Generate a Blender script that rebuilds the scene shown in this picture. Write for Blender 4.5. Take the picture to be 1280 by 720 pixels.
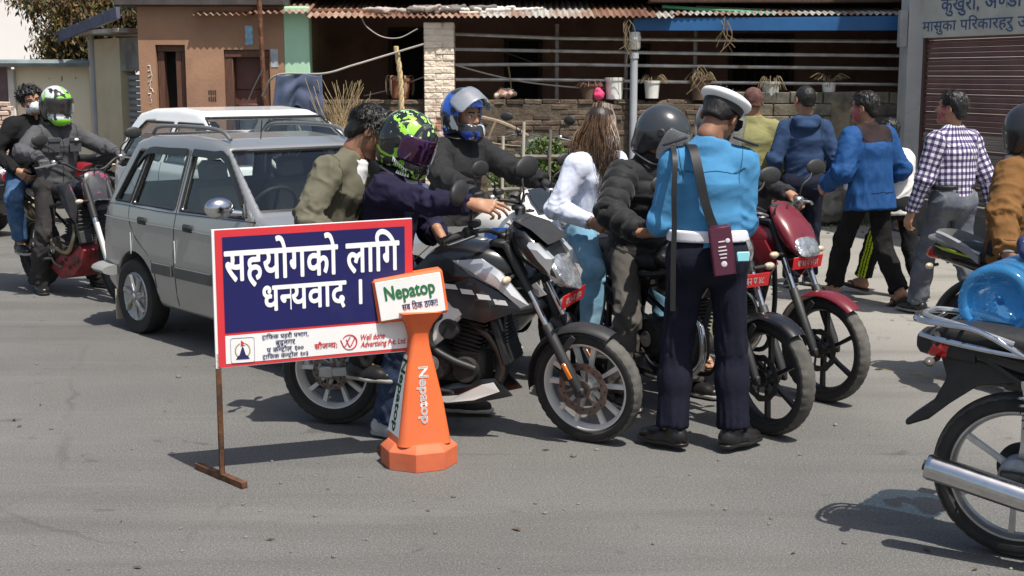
import bpy, math, random
import numpy as np
from mathutils import Matrix, Vector
scene = bpy.context.scene
for o in list(bpy.data.objects):
 bpy.data.objects.remove(o)
COL = scene.collection
R = math.radians
# ------------------------------------------------------------------ camera
CAM_H, FPX = 1.8, 1700.0
PITCH = math.atan(268 / FPX)
cam = bpy.data.cameras.new('camera')
cam.sensor_width = 36.0
cam.lens = 36.0 * FPX / 1280.0
cam.clip_end = 1500.0
cam_o = bpy.data.objects.new('camera', cam)
cam_o.location = (0, 0, CAM_H)
cam_o.rotation_euler = (math.pi / 2 - PITCH, 0, 0)
COL.objects.link(cam_o)
scene.camera = cam_o
# ------------------------------------------------------------------ sky, sun, exposure
SUN_DIR = Vector((0.36, -0.44, 1.2)).normalized()          # towards the sun
SUN_EL = math.asin(SUN_DIR.z)
SUN_AZ = math.atan2(SUN_DIR.x, SUN_DIR.y)
world = bpy.data.worlds.new("World")
scene.world = world
world.use_nodes = True
wn = world.node_tree
sky = wn.nodes.new('ShaderNodeTexSky')
sky.sky_type = 'NISHITA'
sky.sun_disc = False
sky.sun_elevation = SUN_EL
sky.sun_rotation = SUN_AZ
sky.air_density = 1.3
sky.dust_density = 3.0
sky.ozone_density = 1.0
wn.links.new(sky.outputs[0], wn.nodes['Background'].inputs[0])
wn.nodes['Background'].inputs[1].default_value = 0.10
sun = bpy.data.lights.new('sun', 'SUN')
sun.energy = 5.0
sun.angle = R(0.5)
sun.color = (1.0, 0.955, 0.88)
sun_o = bpy.data.objects.new('sun', sun)
sun_o.rotation_euler = SUN_DIR.to_track_quat('Z', 'Y').to_euler()
sun_o.location = (4, -4, 12)
COL.objects.link(sun_o)
scene.view_settings.view_transform = 'Standard'
scene.view_settings.look = 'None'
scene.view_settings.exposure = 0.32
scene.view_settings.gamma = 1.0
scene.view_settings.use_curve_mapping = False
scene.cycles.max_bounces = 8
scene.cycles.transparent_max_bounces = 12
def G(px, py, z=0.0):
 """photo pixel -> point at height z"""
 u = (px - 640) / FPX; v = (360 - py) / FPX
 dy = math.cos(PITCH) + v * math.sin(PITCH); dz = -math.sin(PITCH) + v * math.cos(PITCH)
 t = (z - CAM_H) / dz
 return Vector((u * t, dy * t, z))
def P(px, py, Y):
 """photo pixel -> point at distance Y"""
 u = (px - 640) / FPX; v = (360 - py) / FPX
 dy = math.cos(PITCH) + v * math.sin(PITCH); dz = -math.sin(PITCH) + v * math.cos(PITCH)
 t = Y / dy
 return Vector((u * t, Y, CAM_H + dz * t))
# ------------------------------------------------------------------ materials
MATS = {}
def _nd(nt, t, **kw):
 n = nt.nodes.new(t)
 for k, v in kw.items():
  setattr(n, k, v)
 return n
def mat(name, col, rough=0.6, metal=0.0, coat=0.0, var=0.12, vscale=6.0, bump=0.0, bscale=60.0, bdist=0.004,
  trans=0.0, alpha=1.0, col2=None, mix=(0.45, 0.6), detail=4.0, rvar=0.0, ior=1.45, stretch=None, spec=None,
  emit=None, sheen=0.0, bump2=None):
 """Procedural principled material: noise-varied colour, optional second colour in patches, noise bump."""
 if name in MATS:
  return MATS[name]
 m = bpy.data.materials.new(name); m.use_nodes = True
 nt = m.node_tree; b = nt.nodes['Principled BSDF']; L = nt.links
 tc = _nd(nt, 'ShaderNodeTexCoord'); vec = tc.outputs['Object']
 if stretch:
  mp = _nd(nt, 'ShaderNodeMapping'); mp.inputs['Scale'].default_value = stretch
  L.new(vec, mp.inputs[0]); vec = mp.outputs[0]
 n1 = _nd(nt, 'ShaderNodeTexNoise'); n1.inputs['Scale'].default_value = vscale; n1.inputs['Detail'].default_value = detail
 L.new(vec, n1.inputs['Vector'])
 c = Vector(col[:3])
 mx = _nd(nt, 'ShaderNodeMix', data_type='RGBA')
 mr = _nd(nt, 'ShaderNodeMapRange'); mr.inputs[1].default_value = 0.3; mr.inputs[2].default_value = 0.7
 L.new(n1.outputs[0], mr.inputs[0]); L.new(mr.outputs[0], mx.inputs[0])
 mx.inputs[6].default_value = (*(c * (1 - var)), 1); mx.inputs[7].default_value = (*(c * (1 + var)), 1)
 out = mx.outputs[2]
 if col2 is not None:
  n2 = _nd(nt, 'ShaderNodeTexNoise'); n2.inputs['Scale'].default_value = vscale * 0.63; n2.inputs['Detail'].default_value = 8
  n2.inputs['Roughness'].default_value = 0.65
  mp2 = _nd(nt, 'ShaderNodeMapping'); mp2.inputs['Location'].default_value = (3.1, 1.7, 5.3)
  L.new(vec, mp2.inputs[0]); L.new(mp2.outputs[0], n2.inputs['Vector'])
  r2 = _nd(nt, 'ShaderNodeMapRange'); r2.inputs[1].default_value = mix[0]; r2.inputs[2].default_value = mix[1]
  L.new(n2.outputs[0], r2.inputs[0])
  m2 = _nd(nt, 'ShaderNodeMix', data_type='RGBA'); L.new(r2.outputs[0], m2.inputs[0]); L.new(out, m2.inputs[6])
  m2.inputs[7].default_value = (*col2[:3], 1); out = m2.outputs[2]
 L.new(out, b.inputs['Base Color'])
 b.inputs['Roughness'].default_value = rough; b.inputs['Metallic'].default_value = metal
 b.inputs['Coat Weight'].default_value = coat; b.inputs['Coat Roughness'].default_value = 0.06
 b.inputs['Transmission Weight'].default_value = trans; b.inputs['IOR'].default_value = ior
 b.inputs['Alpha'].default_value = alpha
 b.inputs['Sheen Weight'].default_value = sheen
 if spec is not None:
  b.inputs['Specular IOR Level'].default_value = spec
 if emit:
  b.inputs['Emission Color'].default_value = (*emit[:3], 1); b.inputs['Emission Strength'].default_value = emit[3]
 if rvar:
  rr = _nd(nt, 'ShaderNodeMapRange'); rr.inputs[3].default_value = max(0, rough - rvar); rr.inputs[4].default_value = min(1, rough + rvar)
  n4 = _nd(nt, 'ShaderNodeTexNoise'); n4.inputs['Scale'].default_value = vscale * 2.3; n4.inputs['Detail'].default_value = 6
  L.new(vec, n4.inputs['Vector']); L.new(n4.outputs[0], rr.inputs[0]); L.new(rr.outputs[0], b.inputs['Roughness'])
 if bump:
  n3 = _nd(nt, 'ShaderNodeTexNoise'); n3.inputs['Scale'].default_value = bscale; n3.inputs['Detail'].default_value = 5
  L.new(vec, n3.inputs['Vector'])
  bp = _nd(nt, 'ShaderNodeBump'); bp.inputs['Strength'].default_value = bump; bp.inputs['Distance'].default_value = bdist
  L.new(n3.outputs[0], bp.inputs['Height'])
  last = bp
  if bump2:
   n5 = _nd(nt, 'ShaderNodeTexNoise'); n5.inputs['Scale'].default_value = bump2[0]; n5.inputs['Detail'].default_value = 3
   n5.inputs['Distortion'].default_value = 1.2
   L.new(vec, n5.inputs['Vector'])
   b2 = _nd(nt, 'ShaderNodeBump'); b2.inputs['Strength'].default_value = bump2[1]; b2.inputs['Distance'].default_value = bump2[2]
   L.new(n5.outputs[0], b2.inputs['Height']); L.new(bp.outputs[0], b2.inputs['Normal']); last = b2
  L.new(last.outputs[0], b.inputs['Normal'])
 MATS[name] = m
 return m
def cloth(name, col, rough=0.9, var=0.18, **kw):
 kw.setdefault('bump', 0.35); kw.setdefault('bscale', 420); kw.setdefault('bdist', 0.002)
 kw.setdefault('bump2', (18, 0.25, 0.010)); kw.setdefault('spec', 0.16)
 return mat(name, col, rough, var=var, vscale=kw.pop('vscale', 9.0), sheen=kw.pop('sheen', 0.0), **kw)
# ------------------------------------------------------------------ object helpers
def link(name, data, parent=None):
 o = bpy.data.objects.new(name, data)
 COL.objects.link(o)
 if parent is not None:
  o.parent = parent
 return o
def tag(o, label=None, cat=None, group=None, kind=None):
 if label: o['label'] = label
 if cat: o['category'] = cat
 if group: o['group'] = group
 if kind: o['kind'] = kind
 return o
def root(name, loc, rotz=0.0, label=None, cat=None, group=None):
 o = link(name, None)
 o.empty_display_size = 0.1
 o.location = loc; o.rotation_euler = (0, 0, rotz)
 return tag(o, label, cat, group)
def copy_tree(o, parent=None):
 c = o.copy(); COL.objects.link(c)
 c.parent = parent
 for ch in list(o.children):
  copy_tree(ch, c)
 return c
def V3(*a):
 return np.array(a, float)
def nrm(v):
 v = np.asarray(v, float)
 return v / (np.linalg.norm(v) + 1e-12)
def spl(pts, n=8, closed=False):
 """Catmull-Rom through points (any dimension)"""
 p = np.asarray(pts, float); out = []
 N = len(p)
 rng = range(N if closed else N - 1)
 for i in rng:
  if closed:
   a, b, c, d = p[(i - 1) % N], p[i], p[(i + 1) % N], p[(i + 2) % N]
  else:
   b, c = p[i], p[i + 1]
   a = p[i - 1] if i > 0 else 2 * b - c
   d = p[i + 2] if i + 2 < N else 2 * c - b
  for k in range(n):
   t = k / n
   out.append(0.5 * (2 * b + (c - a) * t + (2 * a - 5 * b + 4 * c - d) * t * t + (3 * b - a - 3 * c + d) * t ** 3))
 if not closed:
  out.append(p[-1])
 return np.array(out)
def rotm(ax, ang):
 return np.array(Matrix.Rotation(ang, 3, Vector(ax)))
class M:
 """Collects shapes; build() links them as ONE mesh object."""
 def __init__(s):
  s.v = []; s.f = []; s.mi = []; s.n = 0
 def add(s, vs, fs, mi=0):
  vs = np.asarray(vs, float).reshape(-1, 3)
  s.v.append(vs)
  n = s.n
  for f in fs:
   s.f.append([i + n for i in f]); s.mi.append(mi)
  s.n += len(vs)
  return s
 def box(s, c, d, bev=0.003, Rm=None, mi=0):
  hx, hy, hz = [x / 2 for x in d]
  bev = min(bev, hx * .9, hy * .9, hz * .9)
  vs = []; idx = {}
  for sx in (-1, 1):
   for sy in (-1, 1):
    for sz in (-1, 1):
     for a in range(3):
      p = [sx * (hx - bev), sy * (hy - bev), sz * (hz - bev)]
      p[a] += (sx, sy, sz)[a] * bev
      idx[(sx, sy, sz, a)] = len(vs); vs.append(p)
  fs = []
  for a in range(3):
   b, c2 = (a + 1) % 3, (a + 2) % 3
   for sg in (-1, 1):
    q = []
    for (u, w) in ((-1, -1), (1, -1), (1, 1), (-1, 1)):
     k = [0, 0, 0]; k[a] = sg; k[b] = u; k[c2] = w
     q.append(idx[(k[0], k[1], k[2], a)])
    fs.append(q if sg > 0 else q[::-1])
  if bev > 0:
   for a in range(3):
    b, c2 = (a + 1) % 3, (a + 2) % 3
    for u in (-1, 1):
     for w in (-1, 1):
      k0 = [0, 0, 0]; k1 = [0, 0, 0]
      k0[a] = -1; k1[a] = 1
      for k in (k0, k1):
       k[b] = u; k[c2] = w
      q = [idx[(*k0, b)], idx[(*k1, b)], idx[(*k1, c2)], idx[(*k0, c2)]]
      fs.append(q if u * w < 0 else q[::-1])
   for sx in (-1, 1):
    for sy in (-1, 1):
     for sz in (-1, 1):
      q = [idx[(sx, sy, sz, a)] for a in range(3)]
      fs.append(q if sx * sy * sz > 0 else q[::-1])
  vs = np.array(vs)
  if Rm is not None:
   vs = vs @ np.asarray(Rm).T
  return s.add(vs + np.asarray(c, float), fs, mi)
 def bar(s, a, b, w, d, up=(0, 0, 1), bev=0.002, mi=0):
  a = np.asarray(a, float); b = np.asarray(b, float)
  x = nrm(b - a); y = nrm(np.cross(up, x)); z = np.cross(x, y)
  return s.box((a + b) / 2, (np.linalg.norm(b - a), w, d), bev, np.stack([x, y, z], 1), mi)
 def tube(s, path, r, seg=10, cap=True, closed=False, mi=0, flat=None):
  p = np.asarray(path, float); n = len(p)
  rr = np.full(n, r) if np.isscalar(r) else np.asarray(r, float)
  if closed:
   t = np.roll(p, -1, 0) - np.roll(p, 1, 0)
  else:
   t = np.gradient(p, axis=0)
  t /= (np.linalg.norm(t, axis=1)[:, None] + 1e-12)
  ref = V3(0, 0, 1) if abs(t[0][2]) < 0.9 else V3(1, 0, 0)
  u = nrm(np.cross(t[0], ref)); rings = []
  for i in range(n):
   u = nrm(u - t[i] * np.dot(u, t[i])); w = np.cross(t[i], u)
   an = np.arange(seg) * 2 * math.pi / seg
   f2 = 1.0 if flat is None else flat
   rings.append(p[i] + rr[i] * (np.cos(an)[:, None] * u + f2 * np.sin(an)[:, None] * w))
  vs = np.concatenate(rings); fs = []
  for i in range(n if closed else n - 1):
   j = (i + 1) % n
   for k in range(seg):
    l = (k + 1) % seg
    fs.append([i * seg + k, i * seg + l, j * seg + l, j * seg + k])
  if cap and not closed:
   fs.append(list(range(seg))[::-1]); fs.append([(n - 1) * seg + k for k in range(seg)])
  return s.add(vs, fs, mi)
 def lathe(s, prof, c=(0, 0, 0), axis=(0, 0, 1), seg=32, mi=0, closed=False, disp=None):
  """prof: (radius, height along axis)"""
  ax = nrm(axis); ref = V3(1, 0, 0) if abs(ax[0]) < 0.9 else V3(0, 0, 1)
  u = nrm(np.cross(ref, ax)); w = np.cross(ax, u)
  an = np.arange(seg) * 2 * math.pi / seg
  vs = []
  for (r, h) in prof:
   vs.append(np.asarray(c, float) + ax * h + r * (np.cos(an)[:, None] * u + np.sin(an)[:, None] * w))
  n = len(prof); vs = np.concatenate(vs); fs = []
  for i in range(n if closed else n - 1):
   j = (i + 1) % n
   for k in range(seg):
    l = (k + 1) % seg
    fs.append([i * seg + k, i * seg + l, j * seg + l, j * seg + k])
  if not closed:
   if prof[0][0] > 1e-5: fs.append(list(range(seg))[::-1])
   if prof[-1][0] > 1e-5: fs.append([(n - 1) * seg + k for k in range(seg)])
  return s.add(vs, fs, mi)
 def loft(s, rings, mi=0, cap=True):
  n = len(rings); seg = len(rings[0]); vs = np.concatenate([np.asarray(r, float) for r in rings]); fs = []
  for i in range(n - 1):
   for k in range(seg):
    l = (k + 1) % seg
    fs.append([i * seg + k, i * seg + l, (i + 1) * seg + l, (i + 1) * seg + k])
  if cap:
   fs.append(list(range(seg))[::-1]); fs.append([(n - 1) * seg + k for k in range(seg)])
  return s.add(vs, fs, mi)
 def sphere(s, c, r, Rm=None, nu=20, nv=12, mi=0):
  r = (r, r, r) if np.isscalar(r) else r
  vs = [(0, 0, 1)]
  for i in range(1, nv):
   t = math.pi * i / nv
   for k in range(nu):
    a = 2 * math.pi * k / nu
    vs.append((math.sin(t) * math.cos(a), math.sin(t) * math.sin(a), math.cos(t)))
  vs.append((0, 0, -1)); vs = np.array(vs) * np.array(r); fs = []
  for k in range(nu):
   fs.append([0, 1 + k, 1 + (k + 1) % nu])
   fs.append([len(vs) - 1, 1 + (nv - 2) * nu + (k + 1) % nu, 1 + (nv - 2) * nu + k])
  for i in range(nv - 2):
   for k in range(nu):
    a = 1 + i * nu + k; b = 1 + i * nu + (k + 1) % nu
    fs.append([a, a + nu, b + nu, b])
  if Rm is not None: vs = vs @ np.asarray(Rm).T
  return s.add(vs + np.asarray(c, float), fs, mi)
 def plate(s, pts, t, o=(0, 0, 0), ux=(1, 0, 0), uy=(0, 0, 1), mi=0):
  """extruded 2D polygon; thickness t along ux x uy, starting at o"""
  o = np.asarray(o, float); ux = nrm(ux); uy = nrm(uy); n = np.cross(ux, uy)
  p = np.asarray(pts, float)
  if np.sum(p[:, 0] * np.roll(p[:, 1], -1) - np.roll(p[:, 0], -1) * p[:, 1]) < 0: p = p[::-1]
  A = o + p[:, :1] * ux + p[:, 1:2] * uy; B = A + n * t; k = len(p)
  if t < 0: A, B = B, A
  fs = [list(range(k))[::-1], [k + i for i in range(k)]]
  fs += [[i, (i + 1) % k, k + (i + 1) % k, k + i] for i in range(k)]
  return s.add(np.concatenate([A, B]), fs, mi)
 def xform(s, Rm=None, T=None):
  if not s.v:
   return s
  v = np.concatenate(s.v)
  if Rm is not None: v = v @ np.asarray(Rm).T
  if T is not None: v = v + np.asarray(T, float)
  s.v = [v]
  return s
 def build(s, name, mats, parent=None, smooth=38, bevel=0.0, fn=None):
  me = bpy.data.meshes.new(name)
  v = np.concatenate(s.v)
  if fn is not None: v = fn(v)
  me.from_pydata(v.tolist(), [], s.f)
  if not isinstance(mats, (list, tuple)): mats = [mats]
  for m_ in mats: me.materials.append(m_)
  if len(mats) > 1: me.polygons.foreach_set('material_index', s.mi)
  if smooth:
   me.polygons.foreach_set('use_smooth', [True] * len(me.polygons))
   me.set_sharp_from_angle(angle=R(smooth))
  me.update()
  o = link(name, me, parent)
  if bevel:
   b = o.modifiers.new('bevel', 'BEVEL'); b.width = bevel; b.segments = 2; b.limit_method = 'ANGLE'; b.angle_limit = R(30)
   b.harden_normals = False
  return o
def sring(x, zc, hw, ht, hb, e=2.4, n=24, yc=0.0):
 """super-ellipse ring in the plane x = const, different half heights above and below zc"""
 a = np.arange(n) * 2 * math.pi / n
 c, s_ = np.cos(a), np.sin(a)
 y = hw * np.sign(c) * np.abs(c) ** (2 / e); z = np.sign(s_) * np.abs(s_) ** (2 / e)
 z = np.where(z > 0, z * ht, z * hb)
 return np.stack([np.full(n, x), y + yc, z + zc], 1)
def sloft(secs, n=24, sub=5):
 """smooth loft through (x, zc, hw, ht, hb, e) stations"""
 q = spl(np.array(secs, float), sub)
 return [sring(*r, n=n) for r in q]
# ------------------------------------------------------------------ noise
_rs = np.random.RandomState(7)
_ND = _rs.normal(size=(10, 12, 3)); _NP = _rs.uniform(0, 6.28, size=(10, 12))
def fn3(p, f=1.0, seed=0):
 """smooth pseudo noise in about -1..1"""
 k = seed % 10; q = p * f; o = 0
 for i in range(6):
  o = o + np.sin(q @ (_ND[k, i] * 1.6) + _NP[k, i] + 1.3 * np.sin(q @ (_ND[k, i + 6]) + _NP[k, i + 6]))
 return o / 3.2
# ------------------------------------------------------------------ signed-distance modelling (surface nets)
def surfnets(F, lo, h):
 S = F < 0
 c = np.zeros(tuple(n - 1 for n in F.shape), np.int8)
 for i in (0, 1):
  for j in (0, 1):
   for k in (0, 1):
    c += S[i:F.shape[0] - 1 + i, j:F.shape[1] - 1 + j, k:F.shape[2] - 1 + k]
 act = (c > 0) & (c < 8)
 idx = np.argwhere(act)
 ids = np.full(c.shape, -1, np.int64); ids[act] = np.arange(len(idx))
 acc = np.zeros((len(idx), 3)); cnt = np.zeros(len(idx))
 for ax in range(3):
  b, d = (ax + 1) % 3, (ax + 2) % 3
  for u in (0, 1):
   for w in (0, 1):
    A = np.zeros(3, int); A[b] = u; A[d] = w
    B = A.copy(); B[ax] = 1
    ia = idx + A; ib = idx + B
    fa = F[ia[:, 0], ia[:, 1], ia[:, 2]]; fb = F[ib[:, 0], ib[:, 1], ib[:, 2]]
    cr = (fa < 0) != (fb < 0)
    t = np.where(cr, fa / np.where(cr, fa - fb, 1), 0)
    p = A[None] + t[:, None] * (B - A)[None]
    acc += np.where(cr[:, None], p, 0); cnt += cr
 vs = (idx + acc / np.maximum(cnt, 1)[:, None]) * h + lo
 quads = []
 for ax in range(3):
  b, d = (ax + 1) % 3, (ax + 2) % 3
  sl0 = [slice(None)] * 3; sl1 = [slice(None)] * 3
  sl0[ax] = slice(0, -1); sl1[ax] = slice(1, None)
  s0 = S[tuple(sl0)]; s1 = S[tuple(sl1)]
  e = np.argwhere(s0 != s1)
  ok = (e[:, b] > 0) & (e[:, d] > 0) & (e[:, b] < F.shape[b] - 1) & (e[:, d] < F.shape[d] - 1)
  e = e[ok]
  ins = s0[e[:, 0], e[:, 1], e[:, 2]]
  def cell(ob, od):
   q = e.copy(); q[:, b] += ob; q[:, d] += od
   return ids[q[:, 0], q[:, 1], q[:, 2]]
  Q = np.stack([cell(-1, -1), cell(0, -1), cell(0, 0), cell(-1, 0)], 1)
  Q[~ins] = Q[~ins][:, ::-1]
  quads.append(Q)
 Q = np.concatenate(quads)
 Q = Q[(Q >= 0).all(1)]
 return vs, Q
def vnormals(vs, Q):
 n = np.cross(vs[Q[:, 2]] - vs[Q[:, 0]], vs[Q[:, 3]] - vs[Q[:, 1]])
 N = np.zeros_like(vs)
 for k in range(4):
  np.add.at(N, Q[:, k], n)
 return N / (np.linalg.norm(N, axis=1)[:, None] + 1e-12)
def relax(vs, Q, it=1, f=0.5):
 for _ in range(it):
  acc = np.zeros_like(vs); c = np.zeros(len(vs))
  for k in range(4):
   a, b = Q[:, k], Q[:, (k + 1) % 4]
   np.add.at(acc, a, vs[b]); np.add.at(acc, b, vs[a])
   np.add.at(c, a, 1); np.add.at(c, b, 1)
  vs = vs + f * (acc / np.maximum(c, 1)[:, None] - vs)
 return vs
class SDF:
 def __init__(s):
  s.ops = []
 def _op(s, fn, lo, hi, op, k):
  s.ops.append((fn, np.asarray(lo, float), np.asarray(hi, float), op, k)); return s
 def cap(s, a, b, ra, rb=None, k=0.02, lat=None, fx=1.0, flat=False, flata=False, op='u'):
  """tapered capsule; lat/fx widen it along one axis; flat cuts it square at b (flata: at a)"""
  rb = ra if rb is None else rb
  a = np.asarray(a, float); b = np.asarray(b, float); ba = b - a; L = np.linalg.norm(ba) + 1e-9; d_ = ba / L
  mr = max(ra, rb) * max(1, fx)
  l = None if lat is None else nrm(np.asarray(lat, float))
  def fn(X, Y, Z):
   x, y, z = X - a[0], Y - a[1], Z - a[2]
   ax = x * d_[0] + y * d_[1] + z * d_[2]
   t = np.clip(ax / L, 0, 1)
   x, y, z = x - t * ba[0], y - t * ba[1], z - t * ba[2]
   q2 = x * x + y * y + z * z
   r = ra + (rb - ra) * t
   if l is not None and fx != 1.0:
    w = x * l[0] + y * l[1] + z * l[2]
    q = np.sqrt(np.maximum(q2 - w * w * (1 - 1 / fx ** 2), 0))
   else:
    q = np.sqrt(q2)
   d = q - r
   if flat: d = np.maximum(d, ax - L)
   if flata: d = np.maximum(d, -ax)
   return d
  return s._op(fn, np.minimum(a, b) - mr, np.maximum(a, b) + mr, op, k)
 def ell(s, c, r, Rm=None, k=0.02, op='u'):
  c = np.asarray(c, float); r = np.asarray((r, r, r) if np.isscalar(r) else r, float); mr = r.max()
  A = np.eye(3) if Rm is None else np.asarray(Rm)
  def fn(X, Y, Z):
   x, y, z = X - c[0], Y - c[1], Z - c[2]
   u = [x * A[0, i] + y * A[1, i] + z * A[2, i] for i in range(3)]
   k0 = np.sqrt(sum((u[i] / r[i]) ** 2 for i in range(3))); k1 = np.sqrt(sum((u[i] / r[i] ** 2) ** 2 for i in range(3))) + 1e-9
   return k0 * (k0 - 1) / k1
  return s._op(fn, c - mr, c + mr, op, k)
 def box(s, c, hd, Rm=None, rd=0.005, k=0.01, op='u'):
  c = np.asarray(c, float); hd = np.asarray(hd, float); mr = np.linalg.norm(hd)
  A = np.eye(3) if Rm is None else np.asarray(Rm)
  def fn(X, Y, Z):
   x, y, z = X - c[0], Y - c[1], Z - c[2]
   u = [np.abs(x * A[0, i] + y * A[1, i] + z * A[2, i]) - hd[i] + rd for i in range(3)]
   o = np.sqrt(sum(np.maximum(q, 0) ** 2 for q in u))
   return o + np.minimum(np.maximum(np.maximum(u[0], u[1]), u[2]), 0) - rd
  ext = np.abs(A) @ hd
  return s._op(fn, c - ext, c + ext, op, k)
 def cut(s, p, n, k=0.004):
  """remove everything on the side n points to"""
  p = np.asarray(p, float); n = nrm(n)
  return s._op(lambda X, Y, Z: (X - p[0]) * n[0] + (Y - p[1]) * n[1] + (Z - p[2]) * n[2], None, None, 'i', k)
 def fnop(s, fn, lo, hi, op='u', k=0.01):
  return s._op(fn, lo, hi, op, k)
 def mesh(s, h, smooth=1):
  un = [o for o in s.ops if o[3] == 'u']
  lo = np.min([o[1] for o in un], 0) - 3 * h - .01; hi = np.max([o[2] for o in un], 0) + 3 * h + .01
  n = np.ceil((hi - lo) / h).astype(int) + 1
  F = np.full(tuple(n), 1.0, np.float32)
  g = [(lo[i] + np.arange(n[i]) * h).astype(np.float32) for i in range(3)]
  for fn, a, b, op, k in s.ops:
   if op == 'i' or a is None or np.any(np.isnan(a)):
    sl = (slice(None),) * 3
   else:
    pad = k + 3 * h
    i0 = np.clip(np.floor((a - pad - lo) / h).astype(int), 0, n); i1 = np.clip(np.ceil((b + pad - lo) / h).astype(int) + 1, 0, n)
    if np.any(i1 <= i0): continue
    sl = tuple(slice(i0[i], i1[i]) for i in range(3))
   X = g[0][sl[0]][:, None, None]; Y = g[1][sl[1]][None, :, None]; Z = g[2][sl[2]][None, None, :]
   d = np.broadcast_to(fn(X, Y, Z), F[sl].shape).astype(np.float32); f = F[sl]
   kk = max(k, 1e-5)
   if op == 'u':
    q = np.maximum(kk - np.abs(f - d), 0) / kk; F[sl] = np.minimum(f, d) - q * q * kk * .25
   else:
    if op == 's': d = -d
    q = np.maximum(kk - np.abs(f - d), 0) / kk; F[sl] = np.maximum(f, d) + q * q * kk * .25
  vs, Q = surfnets(F, lo, h)
  if smooth: vs = relax(vs, Q, smooth, 0.5)
  return vs, Q
def qmesh(name, vs, Q, mats, parent=None, mi=None, sharp=None, uv=None):
 me = bpy.data.meshes.new(name)
 me.vertices.add(len(vs)); me.vertices.foreach_set('co', np.asarray(vs, np.float32).ravel())
 nq = len(Q)
 me.loops.add(nq * 4); me.loops.foreach_set('vertex_index', np.asarray(Q, np.int32).ravel())
 me.polygons.add(nq); me.polygons.foreach_set('loop_start', np.arange(nq, dtype=np.int32) * 4)
 me.polygons.foreach_set('loop_total', np.full(nq, 4, np.int32))
 me.polygons.foreach_set('use_smooth', np.ones(nq, bool))
 if not isinstance(mats, (list, tuple)): mats = [mats]
 for m_ in mats: me.materials.append(m_)
 if mi is not None: me.polygons.foreach_set('material_index', np.asarray(mi, np.int32))
 me.update(calc_edges=True)
 if sharp: me.set_sharp_from_angle(angle=R(sharp))
 if uv is not None:
  at = me.attributes.new('cloth', 'FLOAT_VECTOR', 'POINT'); at.data.foreach_set('vector', np.asarray(uv, np.float32).ravel())
 return link(name, me, parent)
def joinq(parts):
 vs = []; qs = []; n = 0
 for v, q in parts:
  vs.append(v); qs.append(q + n); n += len(v)
 return np.concatenate(vs), np.concatenate(qs)
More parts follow.
